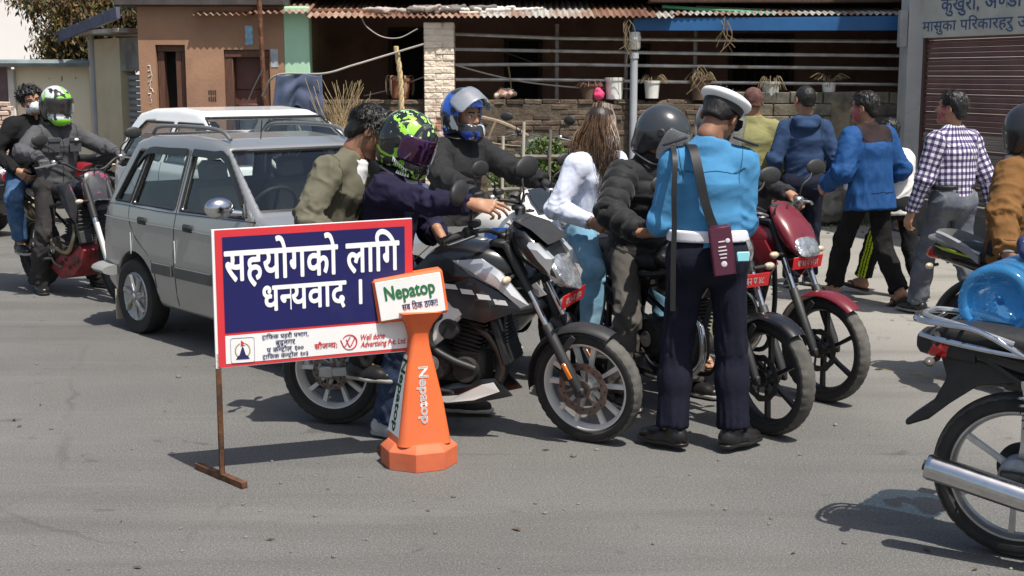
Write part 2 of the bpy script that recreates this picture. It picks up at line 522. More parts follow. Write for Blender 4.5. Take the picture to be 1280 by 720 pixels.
# ------------------------------------------------------------------ ground
rng = random.Random(11)
def road_material():
 m = bpy.data.materials.new('asphalt'); m.use_nodes = True
 nt = m.node_tree; b = nt.nodes['Principled BSDF']; L = nt.links
 tc = _nd(nt, 'ShaderNodeTexCoord')
 def noise(sc, det=6, rough=.6, dist=0.0, loc=None):
  n = _nd(nt, 'ShaderNodeTexNoise'); n.inputs['Scale'].default_value = sc; n.inputs['Detail'].default_value = det
  n.inputs['Roughness'].default_value = rough; n.inputs['Distortion'].default_value = dist
  v = tc.outputs['Object']
  if loc:
   mp = _nd(nt, 'ShaderNodeMapping'); mp.inputs['Location'].default_value = loc; L.new(v, mp.inputs[0]); v = mp.outputs[0]
  L.new(v, n.inputs['Vector']); return n.outputs[0]
 def rng_(s, a, c, lo=0., hi=1.):
  r = _nd(nt, 'ShaderNodeMapRange'); r.inputs[1].default_value = a; r.inputs[2].default_value = c
  r.inputs[3].default_value = lo; r.inputs[4].default_value = hi; L.new(s, r.inputs[0]); return r.outputs[0]
 def mixc(f, a, c):
  x = _nd(nt, 'ShaderNodeMix', data_type='RGBA')
  L.new(f, x.inputs[0])
  for s, i in ((a, 6), (c, 7)):
   if isinstance(s, tuple): x.inputs[i].default_value = (*s, 1)
   else: L.new(s, x.inputs[i])
  return x.outputs[2]
 def math_(op, a, c):
  x = _nd(nt, 'ShaderNodeMath', operation=op)
  for s, i in ((a, 0), (c, 1)):
   if isinstance(s, (int, float)): x.inputs[i].default_value = s
   else: L.new(s, x.inputs[i])
  return x.outputs[0]
 base = mixc(rng_(noise(0.55, 6), .35, .65), (.093, .092, .089), (.124, .122, .117))
 base = mixc(rng_(noise(3.2, 8, .7), .5, .78, 0, .6), base, (.108, .100, .090))
 sx = _nd(nt, 'ShaderNodeSeparateXYZ'); L.new(tc.outputs['Object'], sx.inputs[0])
 d = math_('ADD', math_('MULTIPLY', sx.outputs[0], 0.9), math_('MULTIPLY', sx.outputs[1], 0.42))
 d = math_('ADD', d, math_('MULTIPLY', noise(.8, 5), 1.6))
 base = mixc(rng_(d, 5.2, 7.6, 0, .9), base, (.29, .272, .24))
 base = mixc(rng_(noise(120, 3, .85), .50, .64, 0, .75), base, (.29, .28, .26))
 base = mixc(rng_(noise(75, 4, .85, 0, (4, 2, 0)), .52, .66, 0, .7), base, (.055, .051, .047))
 base = mixc(rng_(noise(5.5, 3, .45, .4, (9, 1, 3)), .69, .74, 0, .5), base, (.062, .057, .052))
 base = mixc(rng_(noise(1.15, 7, .62, .6, (2, 7, 1)), .62, .76, 0, .45), base, (.075, .069, .063))
 mps = _nd(nt, 'ShaderNodeMapping'); mps.inputs['Scale'].default_value = (.16, 1.5, 1); mps.inputs['Rotation'].default_value = (0, 0, .35); L.new(tc.outputs['Object'], mps.inputs[0])
 for sc_, a_, b_, k_, cc in ((1.0, .50, .72, .55, (.060, .057, .053)), (2.3, .56, .72, .35, (.19, .183, .17))):
  ns = _nd(nt, 'ShaderNodeTexNoise'); ns.inputs['Scale'].default_value = sc_; ns.inputs['Detail'].default_value = 7; ns.inputs['Roughness'].default_value = .62; L.new(mps.outputs[0], ns.inputs['Vector'])
  base = mixc(rng_(ns.outputs[0], a_, b_, 0, k_), base, cc)
 vo = _nd(nt, 'ShaderNodeTexVoronoi', feature='DISTANCE_TO_EDGE'); vo.inputs['Scale'].default_value = .33
 mp = _nd(nt, 'ShaderNodeMix', data_type='RGBA'); mp.inputs[0].default_value = .18
 nz = _nd(nt, 'ShaderNodeTexNoise'); nz.inputs['Scale'].default_value = 2.2; nz.inputs['Detail'].default_value = 9
 L.new(tc.outputs['Object'], nz.inputs['Vector']); L.new(tc.outputs['Object'], mp.inputs[6]); L.new(nz.outputs[1], mp.inputs[7])
 L.new(mp.outputs[2], vo.inputs['Vector'])
 crack = math_('MULTIPLY', rng_(vo.outputs['Distance'], .001, .0055, 1, 0), rng_(noise(.9, 4, .5, 0, (5, 5, 0)), .47, .6))
 base = mixc(math_('MULTIPLY', crack, .3), base, (.045, .042, .038))
 L.new(base, b.inputs['Base Color'])
 b.inputs['Roughness'].default_value = .87; b.inputs['Specular IOR Level'].default_value = .3
 bp = _nd(nt, 'ShaderNodeBump'); bp.inputs['Strength'].default_value = .6; bp.inputs['Distance'].default_value = .006
 h = math_('SUBTRACT', math_('ADD', noise(130, 4, .75), math_('MULTIPLY', noise(28, 4), .6)), math_('MULTIPLY', crack, 1.2))
 L.new(h, bp.inputs['Height']); L.new(bp.outputs[0], b.inputs['Normal'])
 return m
m = M()
m.add([(-150, -60, 0), (150, -60, 0), (150, 260, 0), (-150, 260, 0)], [[0, 1, 2, 3]])
tag(m.build('road', road_material(), smooth=0), kind='structure')
# faded yellow line, broken up by wear
my = mat('worn_yellow_paint', (.42, .33, .10), .85, var=.1, vscale=20)
nt = my.node_tree; bb = nt.nodes['Principled BSDF']
n_ = _nd(nt, 'ShaderNodeTexNoise'); n_.inputs['Scale'].default_value = 9; n_.inputs['Detail'].default_value = 9; n_.inputs['Roughness'].default_value = .75
r_ = _nd(nt, 'ShaderNodeMapRange'); r_.inputs[1].default_value = .46; r_.inputs[2].default_value = .66; r_.inputs[4].default_value = .6
tc_ = _nd(nt, 'ShaderNodeTexCoord')
nt.links.new(tc_.outputs['Object'], n_.inputs['Vector']); nt.links.new(n_.outputs[0], r_.inputs[0]); nt.links.new(r_.outputs[0], bb.inputs['Alpha'])
a, b = G(1062, 452), G(1215, 480)
d = (b - a).normalized(); w = Vector((-d.y, d.x, 0)) * .06
b = b + d * 1.5
m = M(); m.add([a - w + Vector((0, 0, .004)), b - w + Vector((0, 0, .004)), b + w + Vector((0, 0, .004)), a + w + Vector((0, 0, .004))], [[0, 1, 2, 3]])
tag(m.build('road_marking', my, smooth=0), kind='structure')
def px_x(px, Y, py=110):
 return P(px, py, Y).x
def pz(py, Y):
 return P(640, py, Y).z
# ------------------------------------------------------------------ brick and block walls
BR = [mat('brick_%s' % n, c, .92, var=.3, vscale=14, bump=.7, bscale=45, bdist=.012, col2=(.045, .042, .03), mix=(.5, .68))
 for n, c in (('umber', (.115, .078, .052)), ('earth', (.115, .08, .056)), ('dark', (.066, .047, .034)), ('dusty', (.15, .112, .082)))]
MORTAR = mat('mud_mortar', (.10, .078, .056), .95, var=.3, vscale=12, bump=.8, bscale=40, bdist=.012)
def bricks(m, x0, x1, z0, z1, y, seed, bl=.215, bh=.056, gap=.008, ragged=.0, nm=4):
 r = random.Random(seed); row = 0; z = z0
 while z < z1:
  x = x0 - (bl / 2 if row % 2 else 0)
  while x < x1:
   a = max(x, x0); b = min(x + bl, x1)
   if b - a > .05 and not (ragged and z > z1 - bh * 2.2 and r.random() < ragged) and r.random() > .015:
    dy = r.uniform(-.014, .014)
    Rm = rotm((0, 1, 0), r.gauss(0, .02)) @ rotm((0, 0, 1), r.gauss(0, .02))
    m.box(((a + b) / 2 - gap / 2, y + .06 + dy, z + bh / 2 + r.gauss(0, .0025)), (b - a - gap, .12, bh), .009, Rm, mi=r.randrange(nm))
   x += bl
  z += bh + gap * .8; row += 1
WY = 16.5
WT = pz(124, WY)
xa, xb = px_x(398, WY), px_x(905, WY)
m = M(); bricks(m, xa, xb, 0, WT - .05, WY, 3, ragged=.25)
m.box(((xa + xb) / 2, WY + .14, (WT - .06) / 2), (xb - xa, .274, WT - .06), .004, mi=4)
for i in range(46):      # crumbling mud and grass-bound rubble along the top
 x = rng.uniform(xa, xb); m.sphere((x, WY + rng.uniform(.05, .22), WT - .05 + rng.uniform(-.01, .015)), (rng.uniform(.06, .16), .08, rng.uniform(.02, .045)), nu=9, nv=6, mi=4)
o = m.build('brick_wall', BR + [MORTAR], smooth=30)
tag(o, 'low dark brown brick wall with a crumbling top behind the riders', 'wall')
GBL = [mat('block_%s' % n, c, .93, var=.3, vscale=7, bump=.6, bscale=30, bdist=.012, col2=c2, mix=(.45, .65))
 for n, c, c2 in (('grey', (.16, .145, .115), (.07, .068, .05)), ('ochre', (.175, .15, .105), (.09, .08, .06)), ('dim', (.13, .12, .10), (.06, .06, .045)))]
xc, xd = xb + .004, px_x(1131, WY)
m = M(); bricks(m, xc, xd, 0, WT - .02, WY, 9, bl=.40, bh=.135, gap=.012, nm=3)
m.box(((xc + xd) / 2, WY + .16, (WT - .03) / 2), (xd - xc, .26, WT - .03), .004, mi=3)
for px in (1052,):
 m.box((px_x(px, WY), WY + .06, WT / 2), (.24, .16, WT - .01), .006, mi=1)
o = m.build('block_wall', GBL + [mat('grey_mortar', (.10, .09, .072), .95, var=.25, bump=.5, bscale=40)], smooth=30)
tag(o, 'mossy grey concrete block wall behind the walking men', 'wall')
# ------------------------------------------------------------------ veranda house
VH = root('veranda_house', (px_x(760, 17), 17.2, 0), 0, 'low dark veranda house with rusty sheet roof, pale pillar and blue fascia', 'house')
VO = Vector(VH.location)
def vb(m, name, mt, par=VH, **kw):
 m.xform(T=-VO)
 return m.build(name, mt, par, **kw)
PLB = mat('brown_plaster', (.30, .165, .125), .9, var=.2, vscale=2.5, bump=.3, bscale=30, col2=(.17, .095, .075), mix=(.5, .7))
BY = 18.7
hx0, hx1 = px_x(352, 16.4), px_x(1140, BY) + 1.2
m = M()
m.box(((hx0 + hx1) / 2, BY + .1, 1.6), (hx1 - hx0, .2, 3.2), 0)
m.box((hx1, 17.6, 1.6), (.2, 2.4, 3.2), 0)
vb(m, 'wall', PLB, smooth=0)
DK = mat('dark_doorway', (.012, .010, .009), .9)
WDK = mat('dark_wood', (.05, .028, .018), .7, var=.3, vscale=5, stretch=(6, 6, 1))
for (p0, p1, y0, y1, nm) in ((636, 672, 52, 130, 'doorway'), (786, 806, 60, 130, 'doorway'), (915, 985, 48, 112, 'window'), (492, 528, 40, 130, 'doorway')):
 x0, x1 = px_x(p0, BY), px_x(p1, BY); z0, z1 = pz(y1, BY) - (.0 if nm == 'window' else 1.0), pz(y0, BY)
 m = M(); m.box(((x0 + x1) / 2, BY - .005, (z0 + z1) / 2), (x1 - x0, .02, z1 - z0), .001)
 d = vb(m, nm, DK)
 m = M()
 for xx in (x0 - .03, x1 + .03): m.box((xx, BY - .02, (z0 + z1) / 2), (.06, .06, z1 - z0), .004)
 m.box(((x0 + x1) / 2, BY - .02, z1 + .03), (x1 - x0 + .12, .06, .06), .004)
 if nm == 'window':
  for k in range(1, 5): m.box((x0 + (x1 - x0) * k / 5, BY - .03, (z0 + z1) / 2), (.02, .02, z1 - z0), .002)
 vb(m, 'frame', WDK, d)
# pillar: brick core with peeling cream limewash
PIL = mat('peeling_limewash', (.78, .66, .53), .9, var=.12, vscale=5, bump=.9, bscale=18, bdist=.03, col2=(.36, .18, .12), mix=(.57, .65))
px0, px1 = px_x(530, 16.38), px_x(568, 16.38)
m = M(); r = random.Random(4)
z = 0
while z < pz(28, 16.38):
 for k in (0, 1):
  xx0 = px0 if k == 0 else px0 + (px1 - px0) * (.62 if int(z / .075) % 2 else .38); xx1 = px1 if k else px0 + (px1 - px0) * (.62 if int(z / .075) % 2 else .38)
  m.box(((xx0 + xx1) / 2, 16.57 + r.uniform(-.006, .006), z + .036), (xx1 - xx0 - .004, .38 + r.uniform(-.012, .012), .071), .008)
 z += .075
m.box(((px0 + px1) / 2, 16.57, z / 2), (px1 - px0 - .012, .36, z), .004)
vb(m, 'pillar', PIL, smooth=30)
# roof of separate rusty corrugated sheets
RUST = [mat('sheet_%s' % n, c, .6, .35, var=.25, vscale=2.5, col2=c2, mix=(.42, .62), rvar=.15, stretch=(3, .5, 1)) for n, c, c2 in
  (('tan', (.42, .30, .23), (.24, .11, .065)), ('rust', (.27, .15, .10), (.14, .065, .04)), ('zinc', (.46, .44, .40), (.30, .19, .13)),
  ('brown', (.33, .21, .155), (.18, .09, .06)))]
def corrugated(x0, x1, ya, za, yb, zb, amp=.014, wl=.076, th=.002, jag=None):
 m = M(); n = max(8, int((x1 - x0) / wl * 8)); top = []
 for i in range(n + 1):
  x = x0 + (x1 - x0) * i / n; o_ = amp * math.sin(2 * math.pi * x / wl)
  top.append(((x, ya, za + o_), (x, yb, zb + o_)))
 vs = []
 for a_, b_ in top: vs += [a_, b_, (a_[0], a_[1], a_[2] - th), (b_[0], b_[1], b_[2] - th)]
 fs = []
 for i in range(n):
  k = i * 4; l = k + 4
  fs += [[k, l, l + 1, k + 1], [k + 2, k + 3, l + 3, l + 2], [k, k + 2, l + 2, l], [k + 1, l + 1, l + 3, k + 3]]
 m.add(vs, fs); return m
EY = 16.26
x = px_x(243, EY); xe = px_x(842, EY); r = random.Random(8); i = 0
while x < xe:
 w = r.uniform(.62, .86); ye = EY + r.uniform(-.05, .05); t = (x - px_x(243, EY)) / (xe - px_x(243, EY))
 ze = pz(17 if t < .12 else 21, EY) + r.uniform(-.006, .006) + (.004 if i % 2 else .0)
 back = 17.9 + r.uniform(-.1, .2)
 k = [0, 3, 0, 1, 0, 2, 3, 0, 2, 2][i % 10] if t < .6 else [2, 1, 2][i % 3]
 vb(corrugated(x, min(x + w + .05, xe), ye, ze, back, ze + (back - ye) * .20), 'roof_sheet', RUST[k], smooth=60)
 x += w; i += 1
m = M(); m.box(((px_x(243, 17.9) + hx1) / 2, 17.75, 2.75), (hx1 - px_x(243, 17.9) + .8, 1.9, .05), .01)
m.box(((px_x(790, 17.2) + hx1) / 2, 17.3, 2.66), (hx1 - px_x(790, 17.2) - .3, 1.4, .04), .01)
vb(m, 'shade_ceiling', WDK)  # slab added above the veranda to keep its interior dark
# blue sheet-metal fascia on the right half, a little boxed out
BLU = mat('blue_fascia_paint', (.018, .10, .26), .5, var=.12, vscale=3, rvar=.15, bump=.1, bscale=20)
bx0, bx1 = px_x(790, 16.3), px_x(1131, 16.4)
m = M()
m.add([(bx0, 16.42, pz(38, 16.4)), (bx1, 16.36, pz(38, 16.4)), (bx1, 16.36, pz(20, 16.4)), (bx0 + .02, 16.42, pz(23, 16.4)),
 (bx0, 16.48, pz(38, 16.4)), (bx1, 16.46, pz(38, 16.4)), (bx1, 16.46, pz(20, 16.4)), (bx0 + .02, 16.48, pz(23, 16.4))],
 [[0, 1, 2, 3], [7, 6, 5, 4], [0, 4, 5, 1], [3, 2, 6, 7], [0, 3, 7, 4], [1, 5, 6, 2]])
vb(m, 'fascia', BLU, smooth=0)
vb(corrugated(px_x(838, 16.4), bx1, 16.38, pz(19, 16.4) + .012, 17.6, pz(19, 16.4) + .2), 'roof_sheet', RUST[2], smooth=60)
# things lying on the roof
def crumple(name, c, size, mt, label, cat, seed, group=None):
 s = SDF(); r = random.Random(seed)
 for k in range(9):
  a_ = (r.uniform(-1, 1) * size[0] / 2, r.uniform(-1, 1) * size[1] / 2, r.uniform(0, 1) * size[2] * .6)
  b_ = (a_[0] + r.uniform(-.4, .4) * size[0], a_[1] + r.uniform(-.3, .3) * size[1], r.uniform(0, 1) * size[2])
  s.cap(a_, b_, size[2] * .45, size[2] * .3, k=.02)
 vs, q = s.mesh(max(.008, size[2] / 9)); N = vnormals(vs, q)
 vs = vs + N * (size[2] * .18 * (1 - np.abs(fn3(vs, 22, seed))))[:, None]
 vs[:, 2] -= vs[:, 2].min()
 o = qmesh(name, vs, q, mt); o.location = c
 return tag(o, label, cat, group)
RAG = cloth('grey_rag', (.16, .145, .13)); RAGW = cloth('white_rag', (.38, .33, .29))
zr = pz(21, EY) + .035
crumple('rag', (px_x(510, 16.5), 16.5, zr), (.9, .2, .06), RAGW, 'crumpled whitish rag on the rusty roof left of the pillar', 'rag', 1)
crumple('rag', (px_x(552, 16.55), 16.55, zr), (.9, .25, .07), RAG, 'grey rag bundle on the rusty roof straight above the pale pillar', 'rag', 2)
crumple('plastic_sheet', (px_x(598, 16.6), 16.6, zr + .02), (.9, .22, .05), mat('white_plastic_sheet', (.55, .52, .48), .4), 'torn white plastic sheet on the roof right of the pillar', 'sheet', 5)
def pipe_thing(name, a_, b_, rad, mt, label, cat, group=None):
 m = M(); a_ = Vector(a_); b_ = Vector(b_); c_ = (a_ + b_) / 2
 m.tube([a_ - c_, (a_ - c_) * .3 + Vector((0, 0, -.004)), (b_ - c_) * .4, b_ - c_], rad, 8)
 o = m.build(name, mt); o.location = c_
 return tag(o, label, cat, group)
RUSTP = mat('rusty_pipe', (.20, .085, .045), .75, .4, var=.35, vscale=18, col2=(.08, .04, .025), bump=.4, bscale=70)
pipe_thing('pipe', (px_x(262, 16.6), 16.6, zr + .05), (px_x(470, 16.65), 16.65, zr + .045), .03, RUSTP, 'long rusty pipe lying on the corrugated roof', 'pipe')
pipe_thing('plank', (px_x(575, 16.45), 16.45, zr + .02), (px_x(608, 16.5), 16.5, zr + .025), .02, mat('pale_wood', (.5, .44, .36), .8, var=.2), 'short pale plank end on the roof near white plastic', 'plank')
GRN = mat('green_hose', (.03, .20, .09), .5)
pipe_thing('pole', (px_x(826, 16.7), 16.7, pz(8, 16.7)), (px_x(962, 16.6), 16.6, pz(17, 16.6)), .022, GRN, 'green pole lying on the roof above the blue fascia', 'pole')
pipe_thing('pole', (px_x(868, 16.9), 16.9, pz(9, 16.9)), (px_x(990, 16.75), 16.75, pz(15, 16.75)), .022, mat('pale_pole', (.5, .47, .42), .6), 'pale grey pole lying on the roof beside the green pole', 'pole')
# ------------------------------------------------------------------ house behind, brick and concrete, seen above the roof
RB = root('rear_building', (px_x(960, 19.6), 20.5, 0), 0, 'red brick building with grey concrete ledge rising behind the veranda roof', 'building')
RO = Vector(RB.location)
CONC = mat('grey_concrete', (.26, .25, .23), .9, var=.2, vscale=3, bump=.4, bscale=35, col2=(.12, .115, .105), mix=(.5, .7))
REDB = mat('red_brick_face', (.30, .13, .08), .9, var=.3, vscale=12, bump=.5, bscale=40)
x0, x1 = px_x(845, 19.6), px_x(1175, 19.6)
m = M(); bricks(m, x0, x1, pz(14, 19.6), pz(-60, 19.6), 19.6, 21, nm=1); m.box(((x0 + x1) / 2, 20.1, 2.2), (x1 - x0 - .02, .9, 4.2), 0)
m.xform(T=-RO); m.build('wall', REDB, RB, smooth=30)
m = M(); m.box(((x0 + x1) / 2, 19.45, pz(16, 19.45)), (x1 - x0 + .3, .42, .13), .01); m.xform(T=-RO); m.build('ledge', CONC, RB)
PW = root('painted_building', (px_x(680, 21), 21.6, 0), 0, 'pale painted building peeking over the rusty roof, with panel joints', 'building')
m = M()
for k in range(6):
 a_, b_ = px_x(560, 21) + k * .52, px_x(560, 21) + k * .52 + .50
 m.box(((a_ + b_) / 2, 21.1, 2.0), (b_ - a_, .1, 4.4), .01)
m.xform(T=-Vector(PW.location)); m.build('wall', mat('pale_panel', (.56, .55, .52), .7, var=.12, vscale=4), PW)
# ------------------------------------------------------------------ terracotta house on the left
TH = root('plaster_house', (px_x(265, 16.45), 17.6, 0), 0, 'terracotta plastered house with brown door and narrow dark window', 'house')
TO = Vector(TH.location)
ORG = mat('terracotta_plaster', (.33, .185, .115), .9, var=.13, vscale=2.2, bump=.35, bscale=28, bdist=.008, col2=(.24, .135, .09), mix=(.52, .75))
ox0, ox1 = px_x(175, 16.45), px_x(356, 16.45)
oz = pz(8, 16.45)
def tb(m, name, mt, par=TH, **kw):
 m.xform(T=-TO); return m.build(name, mt, par, **kw)
holes = [(px_x(196, 16.45), px_x(233, 16.45), pz(142, 16.45), pz(56, 16.45)), (px_x(281, 16.45), px_x(338, 16.45), 0.0, pz(62, 16.45))]
m = M()
xs = [ox0, holes[0][0], holes[0][1], holes[1][0], holes[1][1], ox1]
for i in range(5):
 x0, x1 = xs[i], xs[i + 1]
 if i in (1, 3):
  h = holes[0 if i == 1 else 1]
  if h[2] > 0: m.box(((x0 + x1) / 2, 16.57, h[2] / 2), (x1 - x0, .24, h[2]), 0)
  m.box(((x0 + x1) / 2, 16.57, (h[3] + oz) / 2), (x1 - x0, .24, oz - h[3]), 0)
 else:
  m.box(((x0 + x1) / 2, 16.57, oz / 2), (x1 - x0, .24, oz), 0)
m.box((ox0 + .12, 17.8, oz / 2), (.24, 2.2, oz), 0)
tb(m, 'wall', ORG, smooth=0)
m = M(); m.box((ox1 - .12, 17.65, oz / 2), (.24, 1.92, oz), 0); xm = px_x(388, 16.45); m.box(((ox1 + xm) / 2, 16.56, oz / 2 + .01), (xm - ox1, .22, oz - .02), .012)
tb(m, 'return_wall', mat('mint_plaster', (.42, .66, .46), .88, var=.08, vscale=3, bump=.3, bscale=25, col2=(.34, .22, .15), mix=(.66, .72)), smooth=0)
m = M(); m.box(((ox0 + ox1) / 2 - .1, 17.55, oz + .055), (ox1 - ox0 + .25, 2.5, .10), .01)
tb(m, 'roof', mat('dark_slab', (.06, .052, .047), .85, var=.3))
BWD = mat('brown_wood', (.10, .045, .028), .65, var=.25, vscale=7, stretch=(8, 8, 1), bump=.3, bscale=40)
h = holes[0]; zc = (h[2] + h[3]) / 2
m = M(); m.box(((h[0] + h[1]) / 2, 16.70, zc), (h[1] - h[0], .02, h[3] - h[2]), 0); w_ = tb(m, 'window', DK)
m = M()
for xx in (h[0] + .045, h[1] - .035, h[0] + .26): m.box((xx, 16.60, zc), (.075, .16, h[3] - h[2] - .01), .004)
m.box(((h[0] + h[1]) / 2, 16.585, h[3] - .04), (h[1] - h[0] - .01, .17, .075), .004)
tb(m, 'frame', BWD, w_)
h = holes[1]; zc = h[3] / 2
m = M(); m.box(((h[0] + h[1]) / 2, 16.62, zc), (h[1] - h[0], .03, h[3]), 0)
for k in range(3):
 m.box(((h[0] + h[1]) / 2, 16.60, .4 + k * .75), (h[1] - h[0] - .22, .02, .58), .012)
dr = tb(m, 'door', mat('brown_door_paint', (.105, .040, .030), .55, var=.15, vscale=4, rvar=.1))
m = M()
for xx in (h[0] + .05, h[1] - .05): m.box((xx, 16.55, zc), (.10, .14, h[3] - .005), .006)
m.box(((h[0] + h[1]) / 2, 16.545, h[3] - .045), (h[1] - h[0] - .01, .15, .09), .006)
tb(m, 'frame', BWD, dr)
m = M(); m.sphere((h[1] - .22, 16.58, 1.25), .03, nu=10, nv=8); tb(m, 'handle', mat('pale_steel', (.6, .6, .6), .3, .9), dr)
PAPB = mat('pasted_blue_poster', (.25, .42, .52), .8, var=.4, vscale=14); PAPW = mat('pasted_grey_paper', (.36, .38, .40), .8, var=.3, vscale=14)
for px, y0, y1, w, mt in ((313, 32, 56, .09, PAPB), (344, 61, 84, .09, PAPW)):
 m = M(); zz = (pz(y0, 16.44) + pz(y1, 16.44)) / 2
 m.box((px_x(px, 16.44), 16.446, zz), (w, .004, pz(y0, 16.44) - pz(y1, 16.44)), .0005); tb(m, 'poster', mt)
# scribbled white marks on the plaster
WCH = mat('white_chalk', (.55, .50, .44), .9, var=.3, vscale=30)
m = M()
for k in range(7):
 z = pz(82 + k * 7, 16.44); x = px_x(188, 16.44)
 m.tube([(x + rng.uniform(-.03, .0), 16.447, z), (x + rng.uniform(0, .03), 16.447, z + rng.uniform(-.03, .03)), (x + rng.uniform(-.01, .04), 16.447, z - .05)], .007, 5)
tb(m, 'chalk_mark', WCH)
m = M()
for k in range(2):
 for j in range(4):
  m.box((px_x(261 + j * 2.6, 16.44), 16.447, pz(115.5 + k * 8, 16.44)), (.016, .003, .05 + .01 * (j % 2)), .0005)
tb(m, 'stencil', mat('dark_stencil', (.05, .035, .03), .9))
# thin rusty post in front of the door side
pipe_thing('post', (px_x(334, 16.1), 16.1, 0), (px_x(327, 16.1), 16.1, pz(-6, 16.1)), .028, RUSTP, 'tall thin rusty pole in front of the brown door', 'pole')
# ------------------------------------------------------------------ lower buildings and yard wall at the far left
LB = root('lean_to', (px_x(140, 18), 18.0, 0), 0, 'cream lean-to with grey roller shutter and blue grey roof edge', 'shed')
LO = Vector(LB.location)
def lb(m, name, mt, **kw):
 m.xform(T=-LO); return m.build(name, mt, LB, **kw)
CRM = mat('cream_plaster', (.58, .49, .33), .9, var=.12, vscale=2, bump=.3, bscale=25, col2=(.42, .34, .23), mix=(.55, .75))
A = V3(px_x(112, 18.6), 18.6, 0); B = V3(px_x(180, 17.0), 17.0, 0); dv = nrm(B - A); nv = V3(dv[1], -dv[0], 0)
Lw = np.linalg.norm(B - A)
def wl(s0, s1, z0, z1, t=.2, off=0):     # box along the lean-to front
 Rm = np.stack([dv, -nv, V3(0, 0, 1)], 1); c = A + dv * (s0 + s1) / 2 - nv * (t / 2 - off)
 return (c[0], c[1], (z0 + z1) / 2), (s1 - s0, t, z1 - z0), Rm
zt = 2.25
m = M(); c_, d_, Rm = wl(0, Lw * .60, 0, zt); m.box(c_, d_, 0, Rm); lb(m, 'wall', CRM)
m = M(); c_, d_, Rm = wl(Lw * .60, Lw * 1.02, zt - .42, zt, .2, -.02); m.box(c_, d_, 0, Rm); lb(m, 'lintel', CONC)
m = M()
z = 0
while z < zt - .46:
 c_, d_, Rm = wl(Lw * .63, Lw * 1.02, z, z + .072, .05, -.06); m.box(c_, d_, .022, Rm); z += .078
lb(m, 'roller_shutter', mat('grey_shutter', (.24, .25, .25), .6, .2, var=.15))
m = M()
for k in range(5):
 s0 = -.35 + k * (Lw + .4) / 5; p0 = A + dv * s0 + nv * .3 + V3(0, 0, zt + .03 + k * .05); p1 = A + dv * (s0 + (Lw + .4) / 5 - .012) + nv * .3 + V3(0, 0, zt + .08 + k * .05 - .002); m.bar(p0, p1, .05, .14)
lb(m, 'fascia', mat('blue_grey_fascia', (.09, .095, .15), .6, var=.2))
m = M(); c_, d_, Rm = wl(.05, Lw, zt + .05, zt + .10, 1.2, .30); m.box(c_, d_, 0, Rm); lb(m, 'roof', RUST[2])
m = M(); m.tube([(px_x(117, 18.4), 18.42, 0), (px_x(117, 18.4), 18.42, zt + .05)], .035, 10)
lb(m, 'downpipe', mat('grey_pvc', (.38, .40, .43), .5))
YW = root('yard_wall', (px_x(60, 19.0), 19.0, 0), 0, 'cream yard wall with grey coping behind the dirt bike rider', 'wall')
m = M(); x0, x1 = px_x(19, 18.85), px_x(112, 18.85); m.box(((x0 + x1) / 2, 18.95, .95), (x1 - x0, .2, 1.9), .005); m.xform(T=-Vector(YW.location)); m.build('wall', mat('pale_cream_plaster', (.86, .77, .58), .88, var=.05, vscale=1.5, bump=.25, bscale=20, col2=(.60, .50, .36), mix=(.62, .8)), YW)
m = M(); x0, x1 = px_x(-20, 18.75), px_x(128, 18.75); m.box(((x0 + x1) / 2, 18.9, pz(81, 18.75)), (x1 - x0, .5, .06), .01)
m.tube([(x0, 18.6, pz(79, 18.6)), (x1, 18.6, pz(79, 18.6))], .05, 8); m.xform(T=-Vector(YW.location)); m.build('coping', mat('teal_grey_tin', (.22, .26, .26), .5, .3, var=.2), YW)
m = M(); m.box((px_x(15, 18.8), 18.84, .93), (.09, .14, 1.86), .01); m.xform(T=-Vector(YW.location)); m.build('post', mat('white_post', (.62, .6, .56), .8), YW)
m = M(); m.box((px_x(-20, 19.3), 19.25, 1.0), (px_x(13, 19.8) - px_x(-53, 19.8), .2, 1.95), .005)
tag(m.build('mauve_wall', mat('mauve_plaster', (.22, .15, .155), .9, var=.15)), 'mauve plastered wall at the far left edge', 'wall')
m = M(); bricks(m, px_x(-40, 18.6), px_x(13, 18.3), 0, pz(130, 18.3), 18.3, 31, nm=1); bricks(m, px_x(-40, 18.6), px_x(11, 18.6), 0, pz(132, 18.42), 18.42, 32, nm=1)
m.box((px_x(-14, 18.4), 18.56, .55), (.55, .3, 1.1), .01)
tag(m.build('brick_stack', mat('pale_brick', (.55, .42, .33), .9, var=.2, vscale=9), smooth=30), 'stack of pale bricks against the mauve wall', 'bricks')
WB = root('white_building', (px_x(40, 26), 27, 0), 0, 'bright white building rising behind the tree', 'building')
m = M(); m.box((px_x(60, 26), 27, 3.5), (9, 2, 7), .01); m.xform(T=-Vector(WB.location)); m.build('wall', mat('bright_whitewash', (.86, .82, .78), .9, var=.04, vscale=1), WB)
# ------------------------------------------------------------------ shop on the right
SH = root('corner_shop', (px_x(1150, 16.0), 16.0, 0), 0, 'grey corner shop with maroon roller shutter and hand painted signboard', 'shop')
SO = V3(*SH.location); sd = nrm(V3(.29, -.957, 0)); sn = V3(sd[1], -sd[0], 0)     # along the front, outward normal
SRm = np.stack([sd, -sn, V3(0, 0, 1)], 1)
def sbox(m, s0, s1, z0, z1, t, off=0, bev=.004, mi=0):
 c_ = sd * (s0 + s1) / 2 + sn * (off - t / 2); m.box((c_[0], c_[1], (z0 + z1) / 2), (s1 - s0, t, z1 - z0), bev, SRm, mi)
SGR = mat('shop_grey_plaster', (.42, .42, .41), .85, var=.12, vscale=2.5, bump=.3, bscale=30, col2=(.26, .255, .245), mix=(.58, .74))
pw = px_x(1150, 16) - px_x(1130.5, 16)
m = M(); m.box((-pw / 2, .1, 3.3), (pw, .36, 6.6), .012); m.build('pillar', SGR, SH)
